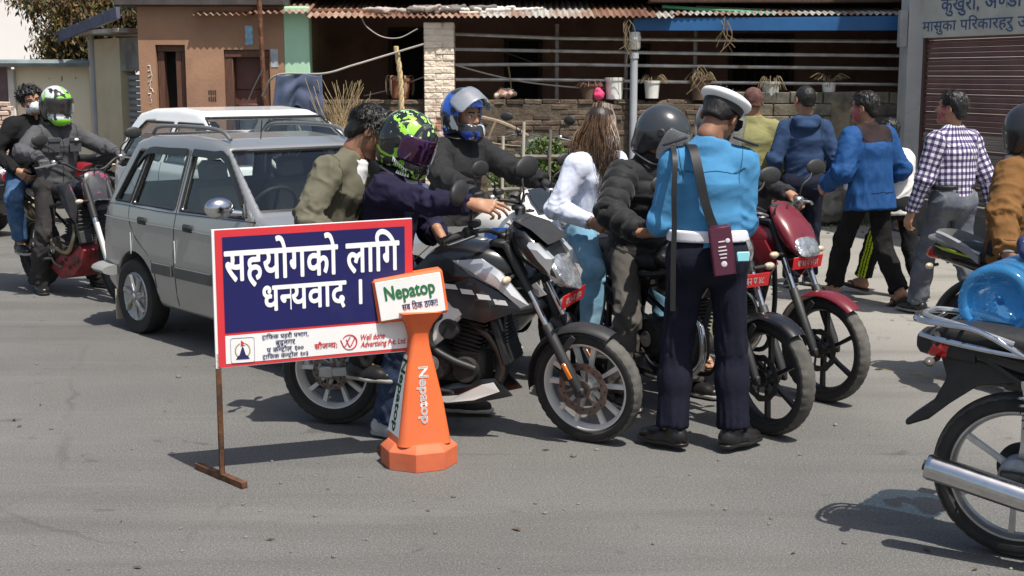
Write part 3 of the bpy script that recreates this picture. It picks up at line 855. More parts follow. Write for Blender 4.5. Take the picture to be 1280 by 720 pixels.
m = M(); m.box((2.6, .35, 3.3), (5.0, .3, 6.6), 0); sbox(m, 0, 5.5, 2.62, 6.6, .3, -.02, 0)
m.build('wall', SGR, SH, smooth=0)
SGN = mat('cream_signboard', (.46, .45, .40), .8, var=.12, vscale=3, col2=(.33, .30, .26), mix=(.55, .72), bump=.15, bscale=30)
ssz0 = pz(48, 16.0)
m = M(); sbox(m, .02, 5.0, ssz0, 2.75, .12, .05); sgn = m.build('signboard', SGN, SH)
m = M(); sbox(m, .0, 5.0, 2.75, 2.80, .2, .10); m.build('ledge', mat('rusty_trim', (.16, .10, .075), .8, var=.3), SH)
SHM = mat('maroon_shutter', (.17, .085, .078), .6, .15, var=.2, vscale=3, rvar=.15)
SHG = mat('worn_shutter', (.27, .22, .185), .65, .15, var=.25, vscale=3, rvar=.15)
m = M(); z = .36; k = 0
while z < ssz0 + .02:
 if k % 4 == 3:
  sbox(m, .10, 5.0, z, z + .030, .03, -.015, .008)
  z += .034
 else:
  c0 = sd * .10 + sn * -.03; c1 = sd * 5.0 + sn * -.03
  m.tube([(c0[0], c0[1], z + .028), (c1[0], c1[1], z + .028)], .028, 10, mi=0 if z > 1.12 else 1)
  z += .056
 k += 1
m.build('roller_shutter', [SHM, SHG], SH, smooth=50)
m = M(); sbox(m, .03, .10, .34, ssz0, .06, .03); m.build('shutter_guide', mat('guide_brown', (.09, .05, .045), .6), SH)
m = M(); sbox(m, -.25, 5.2, 0, .34, 2.0, .42, .015); m.build('plinth', mat('dark_plinth', (.12, .11, .095), .9, var=.2, bump=.4, bscale=30), SH)
m = M(); m.box((-pw - .05, .0, pz(36, 16.0)), (.09, .12, .42), .01); m.build('meter_box', mat('old_grey_box', (.33, .33, .32), .7), SH)
# ------------------------------------------------------------------ lettering
_GL = {}
def embolden(vs, fs, b):
 if not b or not len(vs): return vs, fs
 V_, F_ = [], []
 for k, (dx, dy) in enumerate(((0, 0), (b, 0), (-b, 0), (0, b), (0, -b), (.7 * b, .7 * b), (-.7 * b, .7 * b), (.7 * b, -.7 * b), (-.7 * b, -.7 * b))):
  n = len(vs) * k; V_.append(vs + V3(dx, dy, k * .004)); F_ += [[i + n for i in f] for f in fs]
 return np.concatenate(V_), F_
def glyph(ch, bold=0.0):
 key = (ch, bold)
 if key in _GL: return _GL[key]
 c = bpy.data.curves.new('glyph', 'FONT'); c.body = ch; c.resolution_u = 4; c.fill_mode = 'FRONT'
 o = bpy.data.objects.new('glyph', c); COL.objects.link(o)
 bpy.context.view_layer.update()
 me = bpy.data.meshes.new_from_object(o)
 vs = np.array([v.co[:] for v in me.vertices]).reshape(-1, 3); fs = [list(p.vertices) for p in me.polygons]
 bpy.data.objects.remove(o); bpy.data.curves.remove(c); bpy.data.meshes.remove(me)
 _GL[key] = embolden(vs, fs, bold)
 return _GL[key]
def clip_right(vs, fs, x):
 """cut a flat glyph at x, keep the left side"""
 out_v = []; out_f = []
 for f in fs:
  poly = [vs[i] for i in f]; res = []
  for i in range(len(poly)):
   a, b = poly[i], poly[(i + 1) % len(poly)]
   if a[0] <= x: res.append(a)
   if (a[0] <= x) != (b[0] <= x):
    t = (x - a[0]) / (b[0] - a[0]); res.append(a + (b - a) * t)
  if len(res) > 2:
   k = len(out_v); out_v += res; out_f.append(list(range(k, k + len(res))))
 return np.array(out_v).reshape(-1, 3), out_f
_ZERO = 'ुूृेैंँ्ॅ'
def lettering(text, bold=0.0):
 """Lay Devanagari out in visual order. '<' before a letter: half form; '^' after: rakar stroke; '~' after: rakar caret below."""
 m = M(); pen = 0.0; half = False; last = 0.0; lastw = 0.0
 for ch in text:
  if ch == '<': half = True; continue
  if ch == ' ': pen += .30; continue
  if ch == '^':
   x = pen - .36; m.add([(x, .17, 0), (x + .20, .30, 0), (x + .20, .37, 0), (x - .03, .225, 0)], [[0, 1, 2, 3]]); continue
  if ch == '~':
   x = pen - lastw * .55
   m.add([(x - .16, -.20, 0), (x - .10, -.20, 0), (x + .02, -.02, 0), (x, .04, 0)], [[0, 1, 2, 3]])
   m.add([(x + .16, -.20, 0), (x + .10, -.20, 0), (x - .02, -.02, 0), (x, .04, 0)], [[3, 2, 1, 0]]); continue
  if ch == '§':     # small dha hung under the previous letter
   vs, fs = glyph('ध', bold); m.add(vs * .5 + V3(pen - .42, -.26, 0), fs); continue
  vs, fs = glyph(ch, bold)
  if not len(vs): continue
  if ch in _ZERO:
   m.add(vs + V3(pen, 0, 0), fs); continue
  adv = vs[:, 0].max() - bold
  if ch in 'ािीोौ': adv = .273 if ch in 'ािोौ' else adv
  if ch == '।': adv = .47
  if ch in 'ि': adv = .273
  if half:
   x = adv - .165; vs, fs = clip_right(vs, fs, x); adv = x + .0; half = False
  if ord(ch) < 0x900: adv += .06
  m.add(vs + V3(pen, 0, 0), fs); lastw = adv; pen += adv
 m.width = pen
 return m
def latin(text, bold=0.0, shear=0.0, size=1.0, space=1.0):
 c = bpy.data.curves.new('glyph', 'FONT'); c.body = text; c.shear = shear; c.space_character = space; c.resolution_u = 4
 o = bpy.data.objects.new('glyph', c); COL.objects.link(o); bpy.context.view_layer.update()
 me = bpy.data.meshes.new_from_object(o)
 vs = np.array([v.co[:] for v in me.vertices]).reshape(-1, 3); fs = [list(p.vertices) for p in me.polygons]
 bpy.data.objects.remove(o); bpy.data.curves.remove(c); bpy.data.meshes.remove(me)
 m = M(); m.add(*embolden(vs, fs, bold)); m.width = vs[:, 0].max() if len(vs) else 0
 return m
def put_text(m, name, mt, parent, o, ux, uy, w=None, h=None, lift=.0015):
 """place lettering with its lower left at o, running along ux; w: total width in metres"""
 v = np.concatenate(m.v); ux = nrm(ux); uy = nrm(uy); n = np.cross(ux, uy)
 sx = (w / m.width) if w else h; sy = h if h else sx
 q = np.asarray(o, float) + v[:, :1] * sx * ux + v[:, 1:2] * sy * uy + n * lift + v[:, 2:3] * .02 * n
 m.v = [q]
 return m.build(name, mt, parent, smooth=0)
# ------------------------------------------------------------------ the traffic sign
S0 = G(275, 601); SR_ = V3((514 - 640) / FPX * 6.16, S0.y + .30, 0)
sux = nrm(SR_ - V3(*S0)); SW = np.linalg.norm(SR_ - V3(*S0)); ang = math.atan2(sux[1], sux[0])
SG = root('traffic_sign', S0, ang, 'blue and white thank-you notice board in a red border on thin rusty legs', 'sign')
zb, ztop = .512, 1.128; tilt = .020          # right end a little higher
def sy(x, z): return (x, 0, z + tilt * x / SW)
m = M()
def quadp(m, x0, x1, z0, z1, y, mi=0, t=.0):
 vs = [(*sy(x0, z0)[:1], y, sy(x0, z0)[2]), (sy(x1, z0)[0], y, sy(x1, z0)[2]), (sy(x1, z1)[0], y, sy(x1, z1)[2]), (sy(x0, z1)[0], y, sy(x0, z1)[2])]
 if t == 0: m.add(vs, [[0, 1, 2, 3]], mi)
 else:
  vs2 = [(a, b + t, c) for a, b, c in vs]
  m.add(vs + vs2, [[0, 1, 2, 3], [7, 6, 5, 4], [0, 4, 5, 1], [1, 5, 6, 2], [2, 6, 7, 3], [3, 7, 4, 0]], mi)
FLEXW = mat('sign_white_flex', (.78, .77, .76), .45, var=.05, vscale=3, col2=(.60, .58, .55), mix=(.60, .85), bump=.15, bscale=9, bdist=.004)
FLEXR = mat('sign_red', (.62, .035, .045), .45, var=.05, bump=.15, bscale=9, bdist=.004)
FLEXB = mat('sign_navy', (.009, .009, .090), .5, var=.1, vscale=3, col2=(.03, .03, .11), mix=(.55, .85), bump=.15, bscale=9, bdist=.004)
quadp(m, 0, SW, zb, ztop, 0, 0, .022); m.build('board', FLEXW, SG, smooth=0)
m = M(); quadp(m, .012, SW, zb + .004, ztop - .002, -.002)
m.build('border', FLEXR, SG, smooth=0)
m = M(); z1 = zb + .150; quadp(m, .044, SW - .036, z1 + .006, ztop - .034, -.0035); m.build('blue_field', FLEXB, SG, smooth=0)
m = M(); quadp(m, .044, SW - .006, zb + .018, z1 - .006, -.0035); m.build('white_band', FLEXW, SG, smooth=0)
UX = nrm(V3(SW, 0, tilt)); UZ = V3(0, 0, 1)
WL = mat('letter_white', (.84, .83, .82), .5, var=.02); NL = mat('letter_navy', (.02, .02, .10), .5, var=.05); RL = mat('letter_red', (.55, .03, .04), .5, var=.05)
OY = -.0040
def st(text, name, x, z, w, mt, bold=.02, h=None): return put_text(lettering(text, bold), name, mt, SG, (x, OY, z + tilt * x / SW), UX, UZ, w, h)
st('सहयोगको लािग', 'lettering', .052, .900, .785, WL, .022, .205)
st('ध<नयवाद ।', 'lettering', .210, .755, .475, WL, .022, .172)
st('ट~ािफक प^हरी प^भाग,', 'lettering', .205, .627, .210, NL, .012)
st('बुद§नगर', 'lettering', .265, .596, .088, NL, .012)
st('प^ क<नट~ोल १००', 'lettering', .225, .566, .165, NL, .012)
st('ट~ािफक क<नट~ोल १०३', 'lettering', .205, .538, .205, NL, .012)
st('सौज<नय:', 'lettering', .440, .562, .105, RL, .02)
put_text(latin('Well done', .02, .15), 'lettering', RL, SG, (.650, OY, .585 + tilt * .74), UX, UZ, .115, .036)
put_text(latin('Advertising Pvt. Ltd.', .02, .25), 'lettering', RL, SG, (.652, OY, .552 + tilt * .74), UX, UZ, .212, .036)
# round red mark: an open ring with two brush-like strokes
m = M(); c0 = V3(.600, OY - .001, .580 + tilt * .68)
rg = [c0 + .034 * V3(math.cos(a_), 0, math.sin(a_)) for a_ in np.linspace(R(-150), R(150), 28)]
m.tube(rg, np.interp(np.arange(28), [0, 14, 27], [.0012, .0032, .0015]), 6)
for k in range(2):
 m.tube(spl([c0 + V3(-.04 + .026 * k, 0, .012), c0 + V3(-.024 + .026 * k, 0, -.02), c0 + V3(-.006 + .026 * k, 0, .008), c0 + V3(.004 + .022 * k, 0, .024)], 5), .0024, 6)
m.build('emblem', RL, SG)
# crest: rounded frame, wreath, dark peak and red pennant
m = M(); cx, cz, hw = .118, .588, .052
fr = []
for qx, qz, a0 in ((1, 1, 0), (-1, 1, 90), (-1, -1, 180), (1, -1, 270)):
 for a_ in np.linspace(R(a0), R(a0 + 90), 5): fr.append((cx + qx * (hw - .01) + .01 * math.cos(a_), OY, cz + qz * (hw - .006) + .01 * math.sin(a_)))
m.tube(fr, .0009, 5, closed=True); m.build('crest_frame', NL, SG)
GOLD = mat('crest_gold', (.35, .28, .06), .5); m = M()
for sgn_ in (-1, 1):
 for k in range(9):
  a_ = R(-70 + k * 16.5); p_ = (cx + sgn_ * .032 * math.cos(a_), OY, cz - .002 + .034 * math.sin(a_))
  m.sphere(p_, (.0062, .0008, .0028), rotm((0, 1, 0), -sgn_ * (a_ + 1.2)), 8, 5)
m.build('crest_wreath', GOLD, SG)
m = M(); m.plate([(cx - .030, cz - .040), (cx + .030, cz - .040), (cx + .024, cz - .028), (cx + .013, cz - .020), (cx + .004, cz + .012), (cx, cz + .018), (cx - .004, cz + .010), (cx - .014, cz - .020), (cx - .024, cz - .028)], .001, (0, OY, 0), (1, 0, 0), (0, 0, 1))
m.build('crest_mountain', NL, SG, smooth=0)
m = M(); m.plate([(cx - .008, cz + .018), (cx + .012, cz + .022), (cx - .001, cz + .028), (cx + .010, cz + .032), (cx - .006, cz + .046)], .001, (0, OY, 0), (1, 0, 0), (0, 0, 1))
m.build('crest_pennant', RL, SG, smooth=0)
RUSTS = mat('rusty_angle_iron', (.17, .075, .035), .75, .3, var=.4, vscale=22, col2=(.07, .035, .022), mix=(.4, .6), bump=.5, bscale=80)
for x, ft in ((.012, True), (SW - .03, True)):
 m = M(); m.box((x, .012, .3), (.024, .024, .56), .003); m.box((x, .026, (zb + ztop) / 2), (.022, .006, ztop - zb - .02), .001)
 a_ = G(247, 586) - S0; b_ = G(306, 611) - S0
 c_, s_ = math.cos(-ang), math.sin(-ang)
 a_ = V3(c_ * a_.x - s_ * a_.y + x - .012, s_ * a_.x + c_ * a_.y, .0155); b_ = V3(c_ * b_.x - s_ * b_.y + x - .012, s_ * b_.x + c_ * b_.y, .0155)
 m.bar(a_, b_, .03, .03); m.build('leg', RUSTS, SG)
# ------------------------------------------------------------------ orange bollard cone with a sign head
C0 = G(524, 578)
CN = root('traffic_cone', C0, 0, 'orange plastic traffic cone with a white sign head and eight sided base', 'cone')
ORP = mat('orange_plastic', (.72, .135, .035), .5, var=.09, vscale=4, col2=(.40, .13, .07), mix=(.50, .8), rvar=.12, bump=.15, bscale=30)
ORB = mat('dusty_orange', (.58, .13, .055), .7, var=.15, vscale=7, col2=(.40, .17, .10), mix=(.48, .7), bump=.2, bscale=40)
CA = R(22)
def crect(z, hx, hy, rad, n=5, a=CA, cx=0):
 pts = []
 for qx, qy, a0 in ((1, 1, 0), (-1, 1, 90), (-1, -1, 180), (1, -1, 270)):
  for t in np.linspace(R(a0), R(a0 + 90), n): pts.append((qx * (hx - rad) + rad * math.cos(t), qy * (hy - rad) + rad * math.sin(t)))
 p = np.array(pts); c, s_ = math.cos(a), math.sin(a)
 return np.stack([p[:, 0] * c - p[:, 1] * s_ + cx, p[:, 0] * s_ + p[:, 1] * c, np.full(len(p), z)], 1)
m = M(); oct_ = [(math.cos(R(22.5 + 45 * k)), math.sin(R(22.5 + 45 * k))) for k in range(8)]
rings = [np.array([(x * r_, y * r_, z) for x, y in oct_]) @ rotm((0, 0, 1), CA).T for z, r_ in ((.002, .178), (.085, .180), (.092, .176), (.118, .145), (.12, .13))]
m.loft(rings); m.build('base', ORB, CN, smooth=20)
m = M()
m.loft([crect(z, hx, hx * .92, r_, 6) for z, hx, r_ in ((.112, .130, .045), (.125, .127, .045), (.30, .098, .026), (.45, .070, .024), (.56, .048, .022), (.60, .0455, .022), (.63, .05, .022), (.665, .062, .02), (.70, .085, .02), (.724, .098, .018))])
m.build('body', ORP, CN, smooth=45)
# head: a slab, tipped a little
HRm = rotm((0, 1, 0), R(-8.5)) @ rotm((0, 0, 1), R(8))
hc = V3(-.035, 0, .795)
m = M(); m.box(hc, (.325, .11, .205), .012, HRm); m.build('sign_head', ORP, CN, smooth=30)
hx_, hn_, hz_ = HRm[:, 0], -HRm[:, 1], HRm[:, 2]
m = M(); m.box(hc + hn_ * .055, (.300, .006, .180), .002, HRm); m.build('label_panel', FLEXW, CN)
GRL = mat('letter_green', (.02, .15, .05), .5)
o_ = hc + hn_ * .0585
put_text(latin('Nepatop', .028), 'lettering', GRL, CN, o_ - hx_ * .118 + hz_ * .002, hx_, hz_, .232, .088)
put_text(lettering('सब िठक ठाक!!', .012), 'lettering', NL, CN, o_ - hx_ * .045 - hz_ * .058, hx_, hz_, .165, .044)
# stickers on the two visible faces of the body
def face_pt(kind, z, u, lift):
 hx = np.interp(z, [.125, .30, .45, .56], [.127, .098, .070, .048]); n = rotm((0, 0, 1), CA)
 return n @ V3(u, -(hx * .92) - lift, z) if kind == 'front' else n @ V3(-hx - lift, -u, z)
m = M(); zs = np.linspace(.150, .52, 12); L_, R_ = [], []
for z in zs:
 hx = np.interp(z, [.125, .30, .45, .56], [.127, .098, .070, .048]); L_.append(face_pt('side', z, -(hx * .92 - .028), .002)); R_.append(face_pt('side', z, hx * .92 - .028, .002))
m.add(L_ + R_, [[i, 12 + i, 13 + i, i + 1] for i in range(11)])
m.build('sticker', FLEXW, CN, smooth=0)
def vert_text(txt, kind, z0, z1, h0, mt, bold):
 m = latin(txt, bold); v = np.concatenate(m.v); q = []
 for x, y, _ in v:
  z = z1 - (x / m.width) * (z1 - z0); q.append(face_pt(kind, z, (y - .3) * h0, .0034))
 m.v = [np.array(q)]; m.build('lettering', mt, CN, smooth=0)
vert_text('Nepatop', 'front', .215, .475, .062, WL, .03)
vert_text('Nepatop', 'side', .165, .505, .085, GRL, .03)
# shop signboard lettering, hand painted in blue
SBL = mat('painted_blue', (.06, .10, .20), .8, var=.25, vscale=20)
o1 = sd * .42 + sn * .052
put_text(lettering('कुखुरा, अ<णडा र सबै', .012), 'lettering', SBL, SH, (o1[0], o1[1], ssz0 + .285), sd, V3(0, 0, 1), 2.05, .215)
o1 = sd * .075 + sn * .052
put_text(lettering('मासुका पिरकारहरु उपलबध', .010), 'lettering', SBL, SH, (o1[0], o1[1], ssz0 + .075), sd, V3(0, 0, 1), 2.45, .165)
# ------------------------------------------------------------------ motorcycles
def paint(name, col, rough=.28, **kw): return mat(name, col, rough, coat=.6, var=.05, vscale=3, rvar=.06, **kw)
BLKP = paint('gloss_black', (.007, .007, .008)); BLKM = mat('matt_black', (.018, .018, .019), .5, var=.2, vscale=12, rvar=.12)
PLASB = mat('black_plastic', (.022, .022, .023), .55, var=.2, vscale=20, bump=.15, bscale=200)
SILV = mat('silver_paint', (.55, .56, .57), .3, .55, coat=.5, var=.05); CHR = mat('chrome', (.60, .60, .61), .16, 1.0, var=.10, vscale=12, rvar=.07, col2=(.36, .35, .33), mix=(.58, .8))
ALU = mat('cast_aluminium', (.42, .42, .42), .38, .85, var=.15, vscale=20, rvar=.1); STEEL = mat('dull_steel', (.28, .28, .28), .42, .9, var=.25, vscale=25)
RUBB = mat('tyre_rubber', (.022, .021, .020), .8, var=.25, vscale=14, bump=.2, bscale=90); RUBT = mat('tyre_tread_dust', (.085, .08, .072), .9, var=.35, vscale=16, bump=.4, bscale=120)
WHIT = paint('white_enamel', (.72, .71, .68), .35); DISC = mat('brown_brake_disc', (.17, .13, .11), .42, .7, var=.25, vscale=30)
DISCB = mat('dark_brake_disc', (.06, .058, .055), .45, .6); REDC = mat('red_lens', (.45, .012, .012), .15, coat=.6, var=.1)
ORGL = mat('orange_lens', (.75, .20, .02), .15, coat=.6, var=.1); CLRL = mat('clear_indicator', (.50, .42, .30), .12, coat=.8, var=.3, vscale=40)
PLATR = mat('plate_red', (.58, .02, .025), .4, var=.06); SEATM = mat('seat_vinyl', (.016, .016, .017), .62, var=.25, vscale=30, bump=.3, bscale=160)
LENS = mat('headlamp_lens', (.42, .43, .44), .12, .7, coat=1.0, var=.5, vscale=26, bump=.5, bscale=34, bdist=.02)
MIRG = mat('mirror_glass', (.75, .78, .80), .03, 1.0, var=.0); DUST = mat('dusty_engine', (.030, .028, .026), .62, .3, var=.35, vscale=16, bump=.3, bscale=60)
def tyre_mesh(R_, w, rimr, seg=200, knob=0):
 prof = []
 n = 13
 for i in range(n):
  a = math.pi * (i / (n - 1)) - math.pi / 2            # -90..90 across the crown
  prof.append((R_ - w * .30 + w * .30 * math.cos(a), w / 2 * math.sin(a)))
 prof += [(R_ - w * .48, w * .49), (rimr + .012, w * .40), (rimr, w * .33), (rimr, -w * .33), (rimr + .012, -w * .40), (R_ - w * .48, -w * .49)]
 m = M(); m.lathe(prof, (0, 0, 0), (0, 1, 0), seg, closed=True)
 v = m.v[0]; r = np.hypot(v[:, 0], v[:, 2]); th = np.arctan2(v[:, 2], v[:, 0]); y = v[:, 1]
 g = np.sin(th * (40 if not knob else 34) + np.abs(y) / w * 6.0) > (.5 if not knob else .1)
 tread = (r > R_ - w * .24)
 dr = np.where(tread & g & ((np.abs(y) > w * .14) | (knob > 0)), -.003 - knob, 0)
 v[:, 0] *= (r + dr) / r; v[:, 2] *= (r + dr) / r
 mi = []
 for f in m.f:
  rr = np.mean(r[f]); mi.append(1 if rr > R_ - w * .17 else 0)
 m.mi = mi
 return m
_TY = {}
def wheel(par, x, R_, w, rimmat, style, disc, fx=None, knob=0, dside=-1, dmat=None, label=None):
 """wheel > tyre, brake_disc (or drum). fx: function applied to vertices (steering)"""
 rimr = R_ - w * .62; T = V3(x, 0, R_)
 def fin(m): m.xform(T=T); return m
 m = M(); hw = w * .34
 m.lathe([(rimr + .006, -hw), (rimr + .006, hw), (rimr - .006, hw), (rimr - .016, hw * .55), (rimr - .020, 0), (rimr - .016, -hw * .55), (rimr - .006, -hw)], (0, 0, 0), (0, 1, 0), 72, closed=True)
 m.lathe([(.0, -.06), (.026, -.06), (.03, -.05), (.045, -.035), (.045, .035), (.03, .05), (.026, .06), (0, .06)], (0, 0, 0), (0, 1, 0), 24)
 ns = {'twin5': 5, 'six': 6, 'five': 5, 'tri': 3, 'multi': 6, 'wire': 28}[style]
 for k in range(ns):
  a = 2 * math.pi * k / ns + .35
  d = V3(math.cos(a), 0, math.sin(a)); t = V3(-math.sin(a), 0, math.cos(a))
  if style == 'wire':
   s_ = 1 if k % 2 else -1
   m.tube([d * .04 + V3(0, .03 * s_, 0) + t * .02 * (1 if k % 4 < 2 else -1), d * (rimr - .015) + t * .04 * (1 if k % 4 < 2 else -1)], .0018, 5)
  elif style in ('twin5', 'multi'):
   for s_ in (-1, 1):
    m.loft([np.array([d * q + t * s_ * (.010 + o_) + V3(0, yy, 0) + t * e for e, yy in ((-b_, -.012), (b_, -.012), (b_, .012), (-b_, .012))]) for q, o_, b_ in ((.042, .004, .008), (.11, .018 if style == 'twin5' else .008, .0095), (rimr - .012, .044 if style == 'twin5' else .020, .013))])
  else:
   b0 = {'six': .009, 'five': .012, 'tri': .02}[style]
   m.loft([np.array([d * q + t * e + V3(0, yy, 0) + t * o_ for e, yy in ((-b_, -.013), (b_, -.013), (b_, .013), (-b_, .013))]) for q, o_, b_ in ((.040, 0, b0 * 1.5), (.11, .008, b0), (rimr - .012, .028, b0 * 1.25))])
 fin(m)
 if fx: m.v = [fx(np.concatenate(m.v))]
 wh = m.build('wheel', rimmat, par, smooth=40)
 if label: wh['label'] = label
 m = tyre_mesh(R_, w, rimr, knob=knob); fin(m)
 if fx: m.v = [fx(np.concatenate(m.v))]
 m.build('tyre', [RUBB, RUBT], wh, smooth=45)
 if disc > 0:
  m = M(); y0 = dside * .052
  sg = 96; pr = []
  for k in range(sg):
   a = 2 * math.pi * k / sg; pr.append((math.cos(a), math.sin(a), 1 + .025 * math.sin(a * 10)))
  ro = [V3(c * disc * q, y0, s_ * disc * q) for c, s_, q in pr]; ri = [V3(c * disc * .73, y0, s_ * disc * .73) for c, s_, q in pr]
  th = V3(0, dside * .004, 0); vs = ro + ri + [p + th for p in ro] + [p + th for p in ri]; fs = []
  for k in range(sg):
   l = (k + 1) % sg
   fs += [[k, l, sg + l, sg + k], [2 * sg + l, 2 * sg + k, 3 * sg + k, 3 * sg + l], [k, 2 * sg + k, 2 * sg + l, l], [sg + l, 3 * sg + l, 3 * sg + k, sg + k]]
  m.add(vs, fs)
  for k in range(6):
   a = 2 * math.pi * k / 6; m.bar(V3(math.cos(a) * .04, y0, math.sin(a) * .04), V3(math.cos(a + .25) * disc * .75, y0 + dside * .002, math.sin(a + .25) * disc * .75), .013, .006, up=(0, 1, 0), bev=.001)
  m.lathe([(0, .001 * dside), (.044, .001 * dside), (.044, .010 * dside), (0, .012 * dside)], (0, y0, 0), (0, 1, 0), 24)
  for k in range(20):
   a = 2 * math.pi * k / 20; q = disc * (.81 if k % 2 else .91)
   m.lathe([(0, 0), (.0055, 0), (.0055, .0012 * dside), (0, .0012 * dside)], (q * math.cos(a), y0 + th[1], q * math.sin(a)), (0, 1, 0), 8, mi=1)
  fin(m)
  if fx: m.v = [fx(np.concatenate(m.v))]
  m.build('brake_disc', [dmat or DISC, BLKM], wh, smooth=40)
 elif disc < 0:
  m = M(); m.lathe([(0, -.055), (.055, -.055), (.068, -.045), (.07, .04), (.05, .05), (0, .05)], (0, 0, 0), (0, 1, 0), 32); fin(m)
  if fx: m.v = [fx(np.concatenate(m.v))]
  m.build('brake_drum', STEEL, wh)
 return wh
def fender(cx, cz, R_, a0, a1, w, th=.004, n=22, lip=.018, taper=1.0):
 m = M(); rings = []
 for i in range(n + 1):
  t = i / n; a = R(a0 + (a1 - a0) * t); d = V3(math.cos(a), 0, math.sin(a)); ww = w * (1 - (1 - taper) * (2 * t - 1) ** 2)
  sec = []
  for q in np.linspace(-1, 1, 9): sec.append(V3(cx, 0, cz) + d * (R_ - lip * abs(q) ** 3) + V3(0, q * ww / 2, 0))
  inner = [p - d * th for p in sec[::-1]]
  rings.append(np.array(sec + inner))
 return m.loft(rings)
def tring(c, hw, hh, tilt=0, e=2.6, n=24, hb=None):
 a = np.arange(n) * 2 * math.pi / n; ca, sa = np.cos(a), np.sin(a)
 y = hw * np.sign(ca) * np.abs(ca) ** (2 / e); z = np.sign(sa) * np.abs(sa) ** (2 / e) * np.where(sa > 0, hh, hb or hh)
 t = R(tilt); return np.stack([c[0] - z * math.sin(t), c[1] + y, c[2] + z * math.cos(t)], 1)
def wing(poly, y0, y1, th=.016):
 """side panel: polygon of (x, z, bulge); both sides are built by calling twice with mirrored y"""
 m = M(); s_ = 1 if y0 > 0 else -1
 p = np.array([(a[0], a[1]) for a in poly], float); k = len(p); c = p.mean(0)
 y = np.interp(p[:, 0], [p[:, 0].min(), p[:, 0].max()], [y0, y1])
 out = [V3(p[i, 0], y[i], p[i, 1]) for i in range(k)]
 cen = [V3(*( (p[i] * .55 + c * .45)[[0]] ), y[i] + s_ * .016, (p[i] * .55 + c * .45)[1]) for i in range(k)]
 inn = [q - V3(0, s_ * th, 0) for q in out]
 vs = out + cen + inn; fs = [[i, (i + 1) % k, k + (i + 1) % k, k + i] for i in range(k)] + [[k + i for i in range(k)]]
 fs += [[(i + 1) % k, i, 2 * k + i, 2 * k + (i + 1) % k] for i in range(k)] + [[2 * k + i for i in range(k)][::-1]]
 ccw = np.sum(p[:, 0] * np.roll(p[:, 1], -1) - np.roll(p[:, 0], -1) * p[:, 1]) > 0
 if ccw == (s_ > 0): fs = [f[::-1] for f in fs]
 return m.add(vs, fs)
